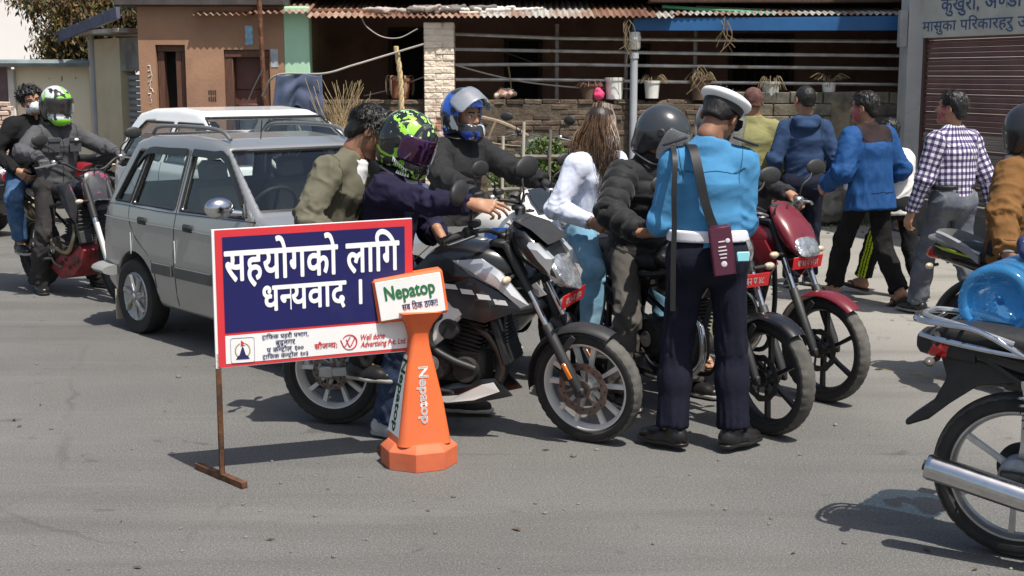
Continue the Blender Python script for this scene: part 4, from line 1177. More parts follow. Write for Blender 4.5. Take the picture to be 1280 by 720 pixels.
def moto(loc, yaw, label, cat='motorcycle', group=None, wb=1.33, RF=.290, RR=.300, wf=.10, wr=.115, steer=0, rake=26, lean=0,
  style='commuter', body=BLKP, body2=None, rim=BLKM, rimstyle='six', discf=.12, discr=-1, forkmat=PLASB, front=True, rear=True,
  barz=1.02, barx=None, seatz=.80, plate=None, wheel_label=None, mirrors=(1, 1), exhaust='side', seatlen=.62, fend=None, dmat=None, headmat=None,
  wheels_back_label=None):
 rt = root('motorcycle', loc, yaw, label, cat, group)
 rt.rotation_euler = (R(lean), 0, yaw)
 body2 = body2 or body; fend = fend or body
 tr = math.tan(R(rake)); axp = V3(wb - .05, 0, RF)                      # a point on the steering axis
 axd = nrm(V3(-tr, 0, 1)); SA = rotm(axd, R(steer))
 def fx(v): return (np.asarray(v, float) - axp) @ SA.T + axp
 def fb(m, name, mt, par=rt, **kw):
  m.v = [fx(np.concatenate(m.v))]; return m.build(name, mt, par, **kw)
 top = barz - .06; xt = axp[0] - tr * (top - RF)                        # steering axis at the top clamp
 off = .05                                                              # fork offset in front of the axis
 rt['bar'] = (xt - .0, top)
 if front:
  wheel(rt, wb, RF, wf, rim, rimstyle, discf, fx, knob=.006 if style == 'dirt' else 0, dside=-1, dmat=dmat, label=wheel_label)
  for s_ in (-1, 1):
   y = s_ * .092; ax_ = V3(wb, y, RF); tp = V3(xt + off * 1.0, y, top + .01); d = nrm(tp - ax_); Lf = np.linalg.norm(tp - ax_)
   if style == 'dirt':
    m = M(); m.tube([ax_ + d * .02, ax_ + d * .40], .022, 12); m.tube([ax_ + d * .40, tp], .030, 12, mi=1); m.box(ax_ + d * .02, (.05, .03, .08), .006, mi=1)
    m.tube([ax_ + d * .0 + V3(.012, 0, 0), ax_ + d * .36 + V3(.018, 0, 0)], .017, 8, mi=2)
    fb(m, 'fork_leg', [CHR, forkmat, WHIT])
   else:
    m = M(); m.tube([ax_ + d * .0, ax_ + d * .05, ax_ + d * .36, ax_ + d * .365], [.020, .026, .026, .022], 14); m.tube([ax_ + d * .36, ax_ + d * .56], .0165, 12, mi=1)
    m.tube([ax_ + d * .545, tp], .022, 12); m.box(ax_ + V3(0, 0, -.005), (.05, .03, .05), .008)
    lg = fb(m, 'fork_leg', [forkmat, CHR])
    if style == 'naked':
     m = M(); m.box(ax_ + d * .12 + V3(0, s_ * .029, 0) + V3(.006, 0, 0), (.022, .012, .085), .004, rotm((0, 1, 0), -R(rake))); fb(m, 'reflector', ORGL, lg)
  m = M(); m.box((xt + .02, 0, top), (.10, .23, .035), .01); xl = axp[0] - tr * (top - .19 - RF); m.box((xl + .02, 0, top - .19), (.09, .22, .04), .01)
  m.tube([V3(xt, 0, top), V3(xl, 0, top - .2)], .03, 12); fb(m, 'fork_clamp', BLKM)
  if style == 'dirt':
   m = M(); m.loft([tring((wb - .45 + .09 * k, 0, RF + .43 + .075 * math.sin(k / 9 * 3.0)), .05 + .012 * math.sin(k), .008, 0, 3) for k in range(10)]); fb(m, 'mudguard', body2, smooth=60)
  else:
   a0, a1 = (62, 188) if style == 'naked' else (50, 170)
   fb(fender(wb, RF, RF + .032, a0, a1, wf + .045, lip=.022, taper=.8), 'mudguard', fend, smooth=60)
   for s_ in (-1, 1): fb(M().bar(V3(wb - .03, s_ * .075, RF + .27), V3(wb - .10, s_ * .088, RF + .17), .03, .008, up=(0, 1, 0)), 'mudguard_stay', BLKM)
  if discf > 0:
   m = M(); m.box((wb - .075, -.064, RF + .08), (.07, .045, .075), .012, rotm((0, 1, 0), R(30))); m.box((wb - .06, -.075, RF + .07), (.035, .03, .05), .01); fb(m, 'brake_caliper', DUST)
   m = M(); m.tube(spl([(wb - .07, -.075, RF + .11), (wb - .13, -.10, RF + .26), (xl + .05, -.09, top - .2), (xt + .06, -.06, top + .02)], 6), .005, 6); fb(m, 'brake_hose', BLKM)
  hb = [(xt + .01, 0, barz - .02), (xt + .0, .07, barz - .015), (xt - .005, .16, barz + .02), (xt - .06, .27, barz + .025), (xt - .12, .39, barz + .01)]
  if style == 'dirt': hb = [(xt + .02, 0, barz), (xt + .02, .10, barz), (xt - .0, .22, barz + .07), (xt - .05, .32, barz + .07), (xt - .10, .41, barz + .06)]
  if style == 'sport': hb = [(xt + .01, 0, barz - .03), (xt + .01, .08, barz - .03), (xt - .01, .16, barz - .01), (xt - .06, .26, barz - .0), (xt - .11, .37, barz - .02)]
  pp = spl([(a, -b, c) for a, b, c in hb[::-1]] + hb[1:], 6)
  m = M(); m.tube(pp, .0115, 10); m.box((xt + .01, 0, barz - .035), (.05, .12, .035), .008); hbar = fb(m, 'handlebar', BLKM)
  for s_ in (-1, 1):
   e = V3(hb[-1][0], s_ * hb[-1][1], hb[-1][2]); i_ = V3(hb[-2][0], s_ * hb[-2][1], hb[-2][2]); d = nrm(e - i_)
   m = M(); m.tube([e - d * .125, e - d * .118, e - d * .01, e, e + d * .004, e + d * .016], [.0155, .017, .017, .019, .012, .012], 14)
   for k in range(8): m.tube([e - d * (.105 - k * .012), e - d * (.101 - k * .012)], .0185, 14)
   fb(m, 'grip', RUBB, hbar)
   m = M(); b_ = e - d * .15; m.box(b_, (.045, .055, .05), .01); m.tube(spl([b_ + V3(.035, 0, 0), b_ + V3(.06, s_ * .03, -.004), e + V3(.055, 0, -.012), e + d * .015 + V3(.045, 0, -.012)], 5), [.007] * 15 + [.008], 8)
   fb(m, 'lever', BLKM if style == 'naked' else ALU, hbar)
   if s_ == -1 and discf > 0:
    m = M(); m.box(b_ + V3(.02, .03, .04), (.05, .06, .035), .008); fb(m, 'fluid_reservoir', PLASB, hbar)
   if mirrors[0 if s_ < 0 else 1]:
    b_ = e - d * .16; h_ = b_ + V3(.02, s_ * .09, .17)
    if style == 'naked': h_ = b_ + V3(-.0, s_ * .05, .185)
    m = M(); m.tube(spl([b_ + V3(0, 0, .01), b_ + V3(.02, s_ * .01, .09), h_ + V3(.01, -s_ * .03, -.04), h_], 5), .0055, 8)
    Rm = rotm((0, 0, 1), s_ * R(-8))
    hs = (.016, .072, .048) if style != 'naked' else (.026, .098, .062)
    m.sphere(h_ + V3(.004, s_ * .03, .02), hs, Rm, 18, 10); mi_ = fb(m, 'mirror', PLASB)
    m = M(); m.sphere(h_ + V3(-.0065, s_ * .03, .02), (.008, hs[1] * .9, hs[2] * .88), Rm, 18, 8); fb(m, 'mirror_glass', MIRG, mi_)
  hm = headmat or LENS
  if style == 'naked':
   m = M(); m.loft([tring(c, a, b, t, 2.6) for c, a, b, t in (((xt + .06, 0, top - .02), .05, .05, 0), ((xt + .11, 0, top + .0), .11, .095, 10), ((xt + .20, 0, top - .025), .132, .125, 20), ((xt + .285, 0, top - .07), .112, .13, 28), ((xt + .315, 0, top - .10), .085, .125, 31))])
   hl = fb(m, 'headlight_cowl', BLKP, smooth=60)
   m = M(); m.loft([tring(c, a, b, t, 2.3, hb=h2) for c, a, b, t, h2 in (((xt + .27, 0, top - .10), .108, .06, 30, .125), ((xt + .325, 0, top - .105), .094, .06, 32, .125), ((xt + .350, 0, top - .13), .058, .04, 34, .10))])
   fb(m, 'headlight', hm, hl, smooth=60)
   for s_ in (-1, 1):
    m = wing([(xt + .17, top + .03), (xt + .24, top + .02), (xt + .315, top - .05), (xt + .30, top - .13), (xt + .245, top - .075)], s_ * .118, s_ * .108, .03)
    fb(m, 'cowl_panel', SILV, hl, smooth=25)
   m = M(); m.loft([tring(c, a, b, t, 3) for c, a, b, t in (((xt + .29, 0, top + .02), .10, .006, 55), ((xt + .20, 0, top + .085), .10, .007, 62), ((xt + .09, 0, top + .12), .075, .006, 68))]); fb(m, 'fly_screen', PLASB, hl, smooth=60)
   m = M(); m.box((xt + .11, 0, top + .085), (.05, .14, .07), .014, rotm((0, 1, 0), R(-30))); fb(m, 'instrument_cluster', PLASB)
  elif style == 'dirt':
   m = M(); m.loft([tring(c, a, b, t, 3) for c, a, b, t in (((xt + .06, 0, top - .10), .10, .13, 12), ((xt + .10, 0, top - .10), .125, .16, 14), ((xt + .125, 0, top - .11), .115, .15, 16))]); hl = fb(m, 'headlight_cowl', body2, smooth=50)
   m = M(); m.loft([tring(c, a, b, t, 2.6) for c, a, b, t in (((xt + .12, 0, top - .15), .075, .055, 16), ((xt + .137, 0, top - .155), .068, .048, 16))]); fb(m, 'headlight', hm, hl, smooth=50)
  elif style == 'round':
   m = M(); m.loft([tring((xt + q, 0, top - .08), a, a, 0, 2) for q, a in ((.04, .02), (.06, .07), (.12, .10), (.15, .102))]); hl = fb(m, 'headlight_cowl', body, smooth=60)
   m = M(); m.loft([tring((xt + q, 0, top - .08), a, a, 0, 2) for q, a in ((.148, .096), (.165, .085), (.176, .05), (.178, .01))]); fb(m, 'headlight', hm, hl, smooth=60)
  else:
   m = M()
   secs = (((xt + .04, 0, top + .07), .05, .03, 30), ((xt + .06, 0, top + .03), .10, .085, 20), ((xt + .13, 0, top - .04), .125, .115, 20), ((xt + .20, 0, top - .085), .115, .115, 24), ((xt + .235, 0, top - .115), .085, .085, 26))
   m.loft([tring(c, a, b, t, 2.7) for c, a, b, t in secs]); hl = fb(m, 'headlight_cowl', body, smooth=60)
   m = M(); m.loft([tring(c, a, b, t, 3.2) for c, a, b, t in (((xt + .20, 0, top - .115), .098, .068, 26), ((xt + .245, 0, top - .13), .088, .060, 28), ((xt + .258, 0, top - .138), .06, .04, 30))]); fb(m, 'headlight', hm, hl, smooth=60)
   if style == 'sport':
    m = M(); m.loft([tring(c, a, b, t, 3) for c, a, b, t in (((xt + .20, 0, top + .0), .08, .006, 50), ((xt + .14, 0, top + .06), .085, .007, 55), ((xt + .07, 0, top + .11), .06, .006, 60))]); fb(m, 'fly_screen', mat('smoked_screen', (.02, .025, .03), .15, coat=.3, var=.1), hl, smooth=60)
   else:
    m = M(); m.box((xt + .03, 0, top + .075), (.06, .16, .035), .012, rotm((0, 1, 0), R(-35))); fb(m, 'instrument_cluster', PLASB)
  for s_ in (-1, 1):
   m = M(); a_ = V3(xt + .16, s_ * .09, top - .17); b_ = V3(xt + .17, s_ * .17, top - .165)
   if style == 'naked': a_, b_ = V3(xt + .10, s_ * .10, top - .15), V3(xt + .10, s_ * .16, top - .155)
   m.tube([a_, b_], .010, 8); m.sphere(b_ + V3(0, s_ * .02, 0), (.020, .034, .019), None, 14, 8, mi=1); fb(m, 'indicator', [PLASB, CLRL])
  if plate:
   px_, pz_ = xt + .245, top - .215
   if style == 'naked': px_, pz_ = xt + .365, top - .262
   m = M(); m.box((px_, 0, pz_), (.004, .24, .072), .002, rotm((0, 1, 0), R(12))); pl = fb(m, 'number_plate', PLATR)
   m = lettering(plate, .02); v = np.concatenate(m.v); k = .165 / m.width; hh = .05
   q = np.stack([np.full(len(v), px_ + .0035), v[:, 0] * k - .0825, pz_ - .018 + v[:, 1] * hh], 1); q[:, 0] -= (q[:, 2] - pz_) * math.tan(R(-12)) * 1.0
   m.v = [q]; fb(m, 'lettering', WL, pl, smooth=0)
   m = M(); m.bar(V3(px_ - .004, 0, pz_), V3(px_ - .09, 0, pz_ + .06), .04, .006); fb(m, 'plate_bracket', BLKM)
  m = M()
  for k in range(3): m.tube(spl([(xt - .05 + .02 * k, .24 - .1 * k, barz + .01), (xt + .09, .10 - .1 * k, barz + .02), (xt + .03, .05 - .05 * k, top - .12), (xt - .10, .02, top - .22)], 6), .0042, 6)
  fb(m, 'cable', BLKM)
 if rear:
  wheel(rt, 0, RR, wr, rim, rimstyle, discr, None, knob=.006 if style == 'dirt' else 0, dside=-1, dmat=dmat, label=wheels_back_label)
  m = M()
  for s_ in (-1, 1): m.bar((0, s_ * .085, RR), (.46, s_ * .075, RR + .04), .022, .05, bev=.006); m.box((-.01, s_ * .085, RR), (.08, .026, .06), .006)
  m.box((.40, 0, RR + .035), (.06, .15, .05), .01); m.build('swingarm', ALU if style == 'naked' else BLKM, rt)
  m = M(); m.box((.20, .108, RR + .065), (.42, .02, .035), .008); m.lathe([(0, 0), (.10, 0), (.10, .006), (0, .006)], (0, .098, RR), (0, 1, 0), 36); m.build('chain_guard', BLKM, rt)
 eng = M()
 ex = wb - .74
 eng.lathe([(0, -.16), (.05, -.16), (.085, -.15), (.095, -.13), (.095, -.08), (.11, -.05), (.11, .10), (.09, .13), (0, .14)], (ex - .02, 0, .385), (0, 1, 0), 36)
 eng.box((ex + .08, 0, .36), (.30, .19, .20), .03); eng.box((ex - .12, 0, .37), (.16, .17, .18), .03); eng.lathe([(0, -.13), (.06, -.13), (.07, -.10), (.07, .1), (.06, .13), (0, .13)], (ex + .14, 0, .35), (0, 1, 0), 28)
 for k in range(7): eng.tube([(ex - .02 + .078 * math.cos(k * .9), -.157, .385 + .078 * math.sin(k * .9)), (ex - .02 + .078 * math.cos(k * .9), -.163, .385 + .078 * math.sin(k * .9))], .006, 6)
 e_ = eng.build('engine', DUST, rt, smooth=40)
 m = M(); m.lathe([(0, 0), (.034, 0), (.036, -.006), (.030, -.009), (0, -.010)], (ex - .02, -.160, .385), (0, 1, 0), 28); m.lathe([(.034, -.006), (.042, -.006), (.042, -.010), (.034, -.010)], (ex - .02, -.160, .385), (0, 1, 0), 28, closed=True); m.build('clutch_cover', ALU, e_)
 m = M(); Rm = rotm((0, 1, 0), R(14))
 for k in range(9): m.box(V3(ex + .12, 0, .44) + Rm @ V3(0, 0, .022 * k), (.17, .19, .009), .003, Rm)
 m.box(V3(ex + .12, 0, .44) + Rm @ V3(0, 0, .09), (.13, .15, .20), .01, Rm); m.box(V3(ex + .12, 0, .44) + Rm @ V3(0, 0, .235), (.16, .17, .07), .02, Rm); m.build('cylinder_fins', DUST, e_)
 m = M()
 for s_ in (-1, 1):
  m.tube(spl([(xt - .02, 0, top - .06), (wb - .52, s_ * .10, .80), (.40, s_ * .12, .72), (.0, s_ * .10, .76), (-.22, s_ * .08, .80)], 6), .016, 8)
  m.tube(spl([(.42, s_ * .12, .70), (.40, s_ * .10, .50), (.40, s_ * .09, .36)], 5), .017, 8)
  m.tube(spl([(-.16, s_ * .09, .78), (.16, s_ * .10, .60), (.40, s_ * .10, .48)], 5), .012, 8)
  m.tube(spl([(xt + .0, 0, top - .2), (wb - .42, s_ * .06, .48), (wb - .50, s_ * .09, .22), (.56, s_ * .10, .20), (.40, s_ * .09, .32)], 6), .015, 8)
 m.build('frame', BLKM, rt)
 for s_ in (-1, 1):
  if style in ('naked', 'dirt'): break
  m = M(); m.tube([(.10, s_ * .12, .30 + .02), (.02, s_ * .12, .70)], .012, 8)
  an = np.linspace(0, 2 * math.pi * 9, 90); m.tube(np.stack([.085 - .065 * np.arange(90) / 90 + .022 * np.cos(an), s_ * .12 + .022 * np.sin(an), .40 + .25 * np.arange(90) / 90], 1), .005, 6); m.build('shock_absorber', CHR, rt)
 tz = seatz + .10
 if style == 'naked':
  m = M(); m.loft(sloft([(.47, .77, .09, .06, .05, 2.4), (.55, .82, .125, .11, .10, 2.5), (.68, .86, .150, .135, .13, 2.6), (.82, .865, .155, .125, .13, 2.6), (.93, .85, .13, .115, .12, 2.5), (1.0, .84, .09, .08, .09, 2.4)]))
  tk = m.build('fuel_tank', BLKP, rt, smooth=60)
  m = M(); m.lathe([(0, .004), (.03, .004), (.034, 0), (.034, -.01)], (.80, 0, .992), (0, 0, 1), 20); m.build('filler_cap', ALU, tk)
  for s_ in (-1, 1):
   m = wing([(.70, .900), (.85, .915), (.95, .855), (1.09, .70), (1.05, .685), (.94, .765), (.80, .83)], s_ * .158, s_ * .175); sh = m.build('tank_shroud', SILV, rt, smooth=25)
   m = M()
   for k in range(4): m.add([(.66 + .085 * k + dx, s_ * (.1765 + .0015 * k), z) for dx, z in ((0, .790 - .022 * k), (.062, .785 - .022 * k), (.075, .762 - .022 * k), (.012, .765 - .022 * k))], [[0, 1, 2, 3]])
   o_ = m.build('stripe', WHIT, sh, smooth=0); o_.modifiers.new('s', 'SOLIDIFY').thickness = .003
   m = wing([(.46, .82), (.58, .93), (.70, .91), (.80, .825), (.66, .745), (.48, .72)], s_ * .135, s_ * .155); m.build('tank_panel', BLKP, rt, smooth=25)
   m = wing([(.62, .80), (.80, .822), (.93, .757), (1.045, .675), (.97, .64), (.86, .60), (.74, .62), (.64, .735)], s_ * .150, s_ * .158); m.build('radiator_cover', mat('graphite', (.045, .045, .048), .35, .3, coat=.3), rt, smooth=25)
   m = wing([(.38, .35), (.44, .45), (.58, .585), (.70, .70), (.80, .735), (.82, .69), (.74, .62), (.64, .50), (.54, .42), (.46, .34)], s_ * .135, s_ * .145, .03); m.build('side_panel', WHIT, rt, smooth=25)
   m = wing([(.48, .23), (.62, .265), (.80, .30), (.90, .315), (.985, .23), (.93, .215), (.80, .185), (.58, .165)], s_ * .13, s_ * .10, .02); bp = m.build('belly_pan', BLKP, rt, smooth=25)
   m = M(); m.add([(.56, s_ * .148, .205), (.72, s_ * .140, .225), (.84, s_ * .134, .285), (.90, s_ * .128, .30), (.93, s_ * .124, .255), (.80, s_ * .132, .205), (.66, s_ * .140, .185)], [list(range(7))])
   o_ = m.build('stripe', WHIT, bp, smooth=0); o_.modifiers.new('s', 'SOLIDIFY').thickness = .003
  m = M(); m.box((.93, 0, .50), (.04, .26, .24), .01, rotm((0, 1, 0), R(-18)))
  for k in range(11): m.box((.955, 0, .41 + k * .018), (.006, .24, .005), .001)
  m.build('radiator', BLKM, rt)
  m = M(); m.loft(sloft([(.50, .775, .08, .045, .05, 2.6), (.40, .765, .12, .045, .06, 2.8), (.20, .785, .135, .045, .06, 2.8), (.08, .81, .12, .045, .06, 2.8)])); m.loft(sloft([(.06, .86, .11, .04, .05, 2.6), (-.10, .89, .105, .045, .05, 2.7), (-.26, .93, .07, .03, .04, 2.5)])); m.build('seat', SEATM, rt, smooth=60)
  m = M(); m.loft(sloft([(.40, .70, .125, .05, .08, 2.6), (.15, .75, .12, .06, .08, 2.5), (-.10, .83, .10, .055, .06, 2.4), (-.33, .92, .045, .03, .03, 2.2)])); m.build('tail_panel', BLKP, rt, smooth=60)
  m = M(); m.tube(spl([(.76, -.06, .58), (.88, -.08, .50), (.93, -.07, .36), (.86, -.07, .24), (.70, -.06, .19), (.48, -.06, .20)], 6), [.021] * 31, 12); m.box((.42, -.07, .22), (.30, .14, .11), .03); m.build('exhaust', mat('burnt_steel', (.10, .085, .075), .4, .8, var=.3, vscale=14), rt)
  m = M(); m.tube(spl([(.70, -.12, .62), (.60, -.155, .60), (.585, -.16, .48), (.68, -.15, .41), (.80, -.12, .36)], 6), .019, 10); m.build('coolant_hose', BLKM, rt)
  m = M(); m.lathe([(0, -.03), (.045, -.03), (.052, -.02), (.052, .02), (0, .02)], (.68, -.14, .56), (0, 1, 0), 26); m.build('coil_cover', PLASB, rt)
 elif style == 'dirt':
  m = M(); m.loft(sloft([(.50, .82, .07, .06, .10, 2.4), (.64, .86, .11, .08, .18, 2.5), (.80, .88, .12, .09, .2, 2.5), (.93, .87, .08, .07, .10, 2.4)])); m.build('fuel_tank', body, rt, smooth=60)
  for s_ in (-1, 1):
   m = wing([(.62, .90), (.86, .93), (1.02, .78), (.98, .62), (.88, .66), (.74, .74)], s_ * .15, s_ * .19); m.build('tank_shroud', body, rt, smooth=25)
   m = M(); m.box((.93, s_ * .10, .60), (.035, .12, .30), .008, rotm((0, 1, 0), R(-18)))
   for k in range(8): m.box((.955 + .012 * (k - 3.5) * -.32 * 1.0, s_ * .10, .48 + k * .034), (.012, .12, .012), .003)
   m.build('radiator', mat('radiator_grille', (.05, .05, .05), .5, .4), rt)
  m = wing([(.46, .22), (.60, .34), (.78, .36), (.92, .44), (.98, .40), (.93, .28), (.80, .18), (.62, .14)], -.15, -.13, .24); m.build('bash_plate', mat('faded_red', (.28, .03, .035), .5, var=.2, vscale=12, col2=(.12, .03, .03)), rt, smooth=25)
  m = M()
  for k in range(6): m.lathe([(0, 0), (.016, 0), (.016, -.003), (0, -.003)], (.62 + .055 * k, -.169 + .003 * k, .25 + .03 * (k % 3)), (0, 1, 0), 12)
  m.build('plate_hole', BLKM, rt)
  m = M(); m.loft(sloft([(.60, .85, .075, .05, .04, 2.8), (.40, .86, .11, .05, .05, 2.8), (.10, .88, .12, .05, .05, 2.8), (-.20, .92, .10, .045, .05, 2.8)])); m.build('seat', SEATM, rt, smooth=60)
  m = M(); m.loft(sloft([(.35, .78, .10, .06, .07, 2.6), (.0, .83, .10, .05, .06, 2.6), (-.35, .93, .06, .03, .03, 2.4), (-.52, .96, .05, .015, .015, 2.4)])); m.build('tail_panel', WHIT, rt, smooth=60)
  m = M(); m.tube(spl([(.72, -.06, .60), (.86, -.14, .52), (.80, -.17, .38), (.55, -.15, .40), (.30, -.15, .60)], 6), .021, 12); m.tube([(.30, -.15, .60), (.22, -.155, .64), (-.18, -.16, .78), (-.20, -.16, .787)], [.022, .05, .055, .04], 16); m.build('exhaust', mat('brassy_steel', (.30, .24, .15), .35, .9, var=.25), rt)
 else:
  m = M(); m.loft(sloft([(.46, seatz + .0, .07, .05, .05, 2.4), (.54, seatz + .03, .115, .08, .09, 2.5), (.66, seatz + .06, .145, .11, .12, 2.6), (.80, seatz + .07, .15, .12, .12, 2.6), (.92, seatz + .07, .115, .10, .10, 2.5), (.99, seatz + .06, .07, .06, .07, 2.4)]))
  tk = m.build('fuel_tank', body, rt, smooth=60)
  m = M(); m.lathe([(0, .006), (.03, .006), (.036, 0), (.036, -.012)], (.76, 0, seatz + .188), (0, 0, 1), 20); m.build('filler_cap', CHR, tk)
  for s_ in (-1, 1):
   m = wing([(.70, seatz + .06), (.92, seatz + .08), (1.02, seatz - .04), (.94, seatz - .14), (.82, seatz - .08), (.72, seatz - .04)], s_ * .145, s_ * .165); m.build('tank_shroud', body2, rt, smooth=25)
   m = wing([(.50, seatz - .06), (.44, seatz - .25), (.26, seatz - .20), (.06, seatz - .06), (.20, seatz - .03)], s_ * .125, s_ * .115); m.build('side_panel', body2, rt, smooth=25)
  L_ = seatlen
  m = M(); m.loft(sloft([(.52, seatz - .005, .07, .04, .05, 2.6), (.44, seatz - .01, .115, .045, .055, 2.9), (.20, seatz - .005, .135, .045, .055, 3), (.02, seatz + .02, .13, .05, .055, 3), (.48 - L_ - .10, seatz + .03, .11, .05, .05, 2.8), (.42 - L_ - .10, seatz + .03, .07, .03, .03, 2.6)])); m.build('seat', SEATM, rt, smooth=60)
  m = M(); m.loft(sloft([(.38, seatz - .09, .12, .05, .06, 2.6), (.10, seatz - .06, .12, .05, .06, 2.5), (-.14, seatz - .02, .10, .05, .055, 2.4), (-.32, seatz + .01, .075, .04, .04, 2.6)])); m.build('tail_panel', body, rt, smooth=60)
  m = M(); m.tube(spl([(ex + .22, -.06, .56), (ex + .33, -.09, .48), (ex + .34, -.10, .30), (ex + .18, -.13, .19), (ex - .1, -.15, .20), (.30, -.155, .235)], 6), .019, 12); hp = m.build('exhaust', CHR if exhaust == 'side' else BLKM, rt)
  m = M() if exhaust != 'none' else None
  if m: m.tube(spl([(.36, -.155, .225), (.28, -.158, .240), (.10, -.16, .265), (-.22, -.165, .33), (-.30, -.166, .345)], 5), [.030] * 5 + [.047] * 6 + [.050] * 9 + [.044], 22)
  if m: m.tube([(-.30, -.166, .345), (-.312, -.166, .347)], .020, 14, mi=1); m.build('muffler', [CHR if exhaust == 'chrome' else BLKM, BLKM], hp)
  m = M()
  for s_ in (-1, 1): m.tube(spl([(-.02, s_ * .13, seatz + .03), (-.20, s_ * .135, seatz + .08), (-.34, s_ * .09, seatz + .10), (-.37, 0, seatz + .10)], 6), .012, 8)
  m.build('grab_rail', ALU, rt)
 for s_ in (-1, 1):
  m = M(); m.tube([(.52, s_ * .10, .30), (.52, s_ * .24, .30)], .012, 8); m.tube([(.52, s_ * .14, .30), (.52, s_ * .245, .30)], .017, 10); m.build('footpeg', BLKM, rt)
  m = M(); m.tube([(.22, s_ * .12, .36), (.22, s_ * .22, .36)], .014, 10); m.build('passenger_peg', BLKM, rt)
 m = M(); m.tube(spl([(.50, -.17, .33), (.60, -.19, .27), (.70, -.18, .25), (.71, -.22, .25)], 5), .008, 8); m.build('brake_pedal', BLKM, rt)
 if rear:
  zt_ = seatz + .02 if style not in ('naked', 'dirt') else .92
  xt_ = -.33 if style != 'dirt' else -.48
  m = M(); m.loft([tring((xt_ - q, 0, zt_ - .01), a, b, -12, 3) for q, a, b in ((-.04, .085, .045), (.02, .08, .042), (.045, .065, .03))]); m.build('tail_light', REDC, rt, smooth=60)
  m = fender(0, RR, RR + .055, 60, 170 if style != 'dirt' else 120, wr + .055, lip=.03); m.build('rear_mudguard', PLASB, rt, smooth=60)
  for s_ in (-1, 1):
   m = M(); a_ = V3(xt_ + .03, s_ * .07, zt_ - .08); b_ = a_ + V3(-.01, s_ * .07, 0); m.tube([a_, b_], .010, 8); m.sphere(b_ + V3(0, s_ * .02, 0), (.020, .034, .019), None, 14, 8, mi=1); m.build('indicator', [PLASB, CLRL], rt)
 return rt
main_bike = moto(G(420, 528), R(-16.2), 'black and silver naked motorcycle with white rims, parked behind the orange cone', wb=1.349, RF=.287, RR=.287, wf=.105, wr=.14, steer=-15, rake=28,
    style='naked', rim=mat('white_rim', (.66, .65, .62), .4, .2, var=.06), rimstyle='twin5', discf=.132, discr=.10, barz=1.055, plate='बा ८५ प ३१२७', fend=PLASB, wheel_label='white cast wheel with brown brake disc')
puffer_bike = moto(G(759, 483), R(-54.8), 'black commuter motorcycle with a big clear headlamp, just behind the policeman', wb=1.287, RF=.295, RR=.295, steer=-3, rim=BLKM, rimstyle='six', discf=.12, dmat=DISCB, barz=1.04, plate='बा ६२ प ४८', style='round', body=BLKP)
MAR = paint('maroon_metallic', (.135, .012, .020), .3); 
red_bike = moto(G(830, 455), R(-51.2), 'maroon commuter motorcycle with square headlamp, right of the policeman', wb=1.245, RF=.295, RR=.295, steer=-2, rim=BLKM, rimstyle='six', discf=.12, dmat=DISCB, barz=1.04, plate='बा ७३ प ५९४१', body=MAR, seatz=.80)
BLUP = paint('racing_blue', (.015, .10, .42), .3)
blue_bike = moto(V3(-.68, 8.95, 0), R(-46), 'blue and white sporty motorcycle under the rider in the blue helmet', wb=1.34, steer=-4, style='sport', body=WHIT, body2=BLUP, barz=1.06, plate='बा ९१ प ७३', fend=BLUP)
blue_bike.location.x = -.56
DRT = paint('sticker_black', (.03, .03, .035))
DRTC = mat('sticker_bomb', (.03, .03, .036), .35, coat=.4, var=.3, vscale=26, col2=(.30, .04, .09), mix=(.57, .59)); 
DRTC2 = mat('sticker_mix', (.03, .03, .035), .35, coat=.4, var=.3, vscale=22, col2=(.20, .04, .07), mix=(.60, .63))
dirt_bike = moto(G(53, 357), R(-43.8), 'trail motorcycle with red bash plate, white fork tubes and sticker covered headlamp', wb=1.30, RF=.32, RR=.31, wf=.085, wr=.115, steer=-6, rake=27, style='dirt', body=DRTC2, body2=DRTC, rim=BLKM, rimstyle='wire', discf=.12, discr=.10, forkmat=BLKM, barz=1.04, mirrors=(1, 1))
# ------------------------------------------------------------------ people
SKIN = mat('skin_brown', (.34, .175, .105), .55, var=.12, vscale=14, bump=.15, bscale=180, bdist=.001, coat=.08)
SKIND = mat('skin_deep', (.235, .115, .068), .55, var=.12, vscale=14, bump=.15, bscale=180, bdist=.001, coat=.08)
LIPS = mat('lips', (.24, .085, .07), .5); BROW = mat('eyebrow', (.015, .011, .009), .8); EYEW = mat('eye_white', (.6, .58, .55), .25); EYEB = mat('iris', (.012, .009, .008), .15)
POW = mat('festival_powder', (.38, .06, .12), .85, var=.4, vscale=40, col2=(.30, .15, .09), mix=(.46, .62)); POWY = mat('yellow_powder', (.5, .34, .05), .85, var=.4, vscale=40, col2=(.30, .15, .09), mix=(.5, .66))
HAIRB = mat('black_hair', (.010, .009, .0085), .48, var=.4, vscale=40, bump=.8, bscale=90, bdist=.006, stretch=(1, 1, .35), spec=.5)
SOLE = mat('rubber_sole', (.30, .29, .27), .8, var=.2); SHOEB = mat('black_leather', (.014, .013, .013), .32, var=.25, vscale=16, bump=.25, bscale=60, rvar=.12)
def ik(a, b, l1, l2, pole):
 a = np.asarray(a, float); b = np.asarray(b, float); v = b - a; d = np.linalg.norm(v)
 if d > (l1 + l2) * .995: b = a + v / d * (l1 + l2) * .995; v = b - a; d = np.linalg.norm(v)
 u = v / d; x = (l1 * l1 - l2 * l2 + d * d) / (2 * d); h = math.sqrt(max(l1 * l1 - x * x, 0))
 p = np.asarray(pole, float); p = nrm(p - u * np.dot(p, u))
 return a + u * x + p * h, b
def frame_of(fwd, up):
 f = nrm(fwd); l = nrm(np.cross(up, f)); return np.stack([f, l, np.cross(f, l)], 1)
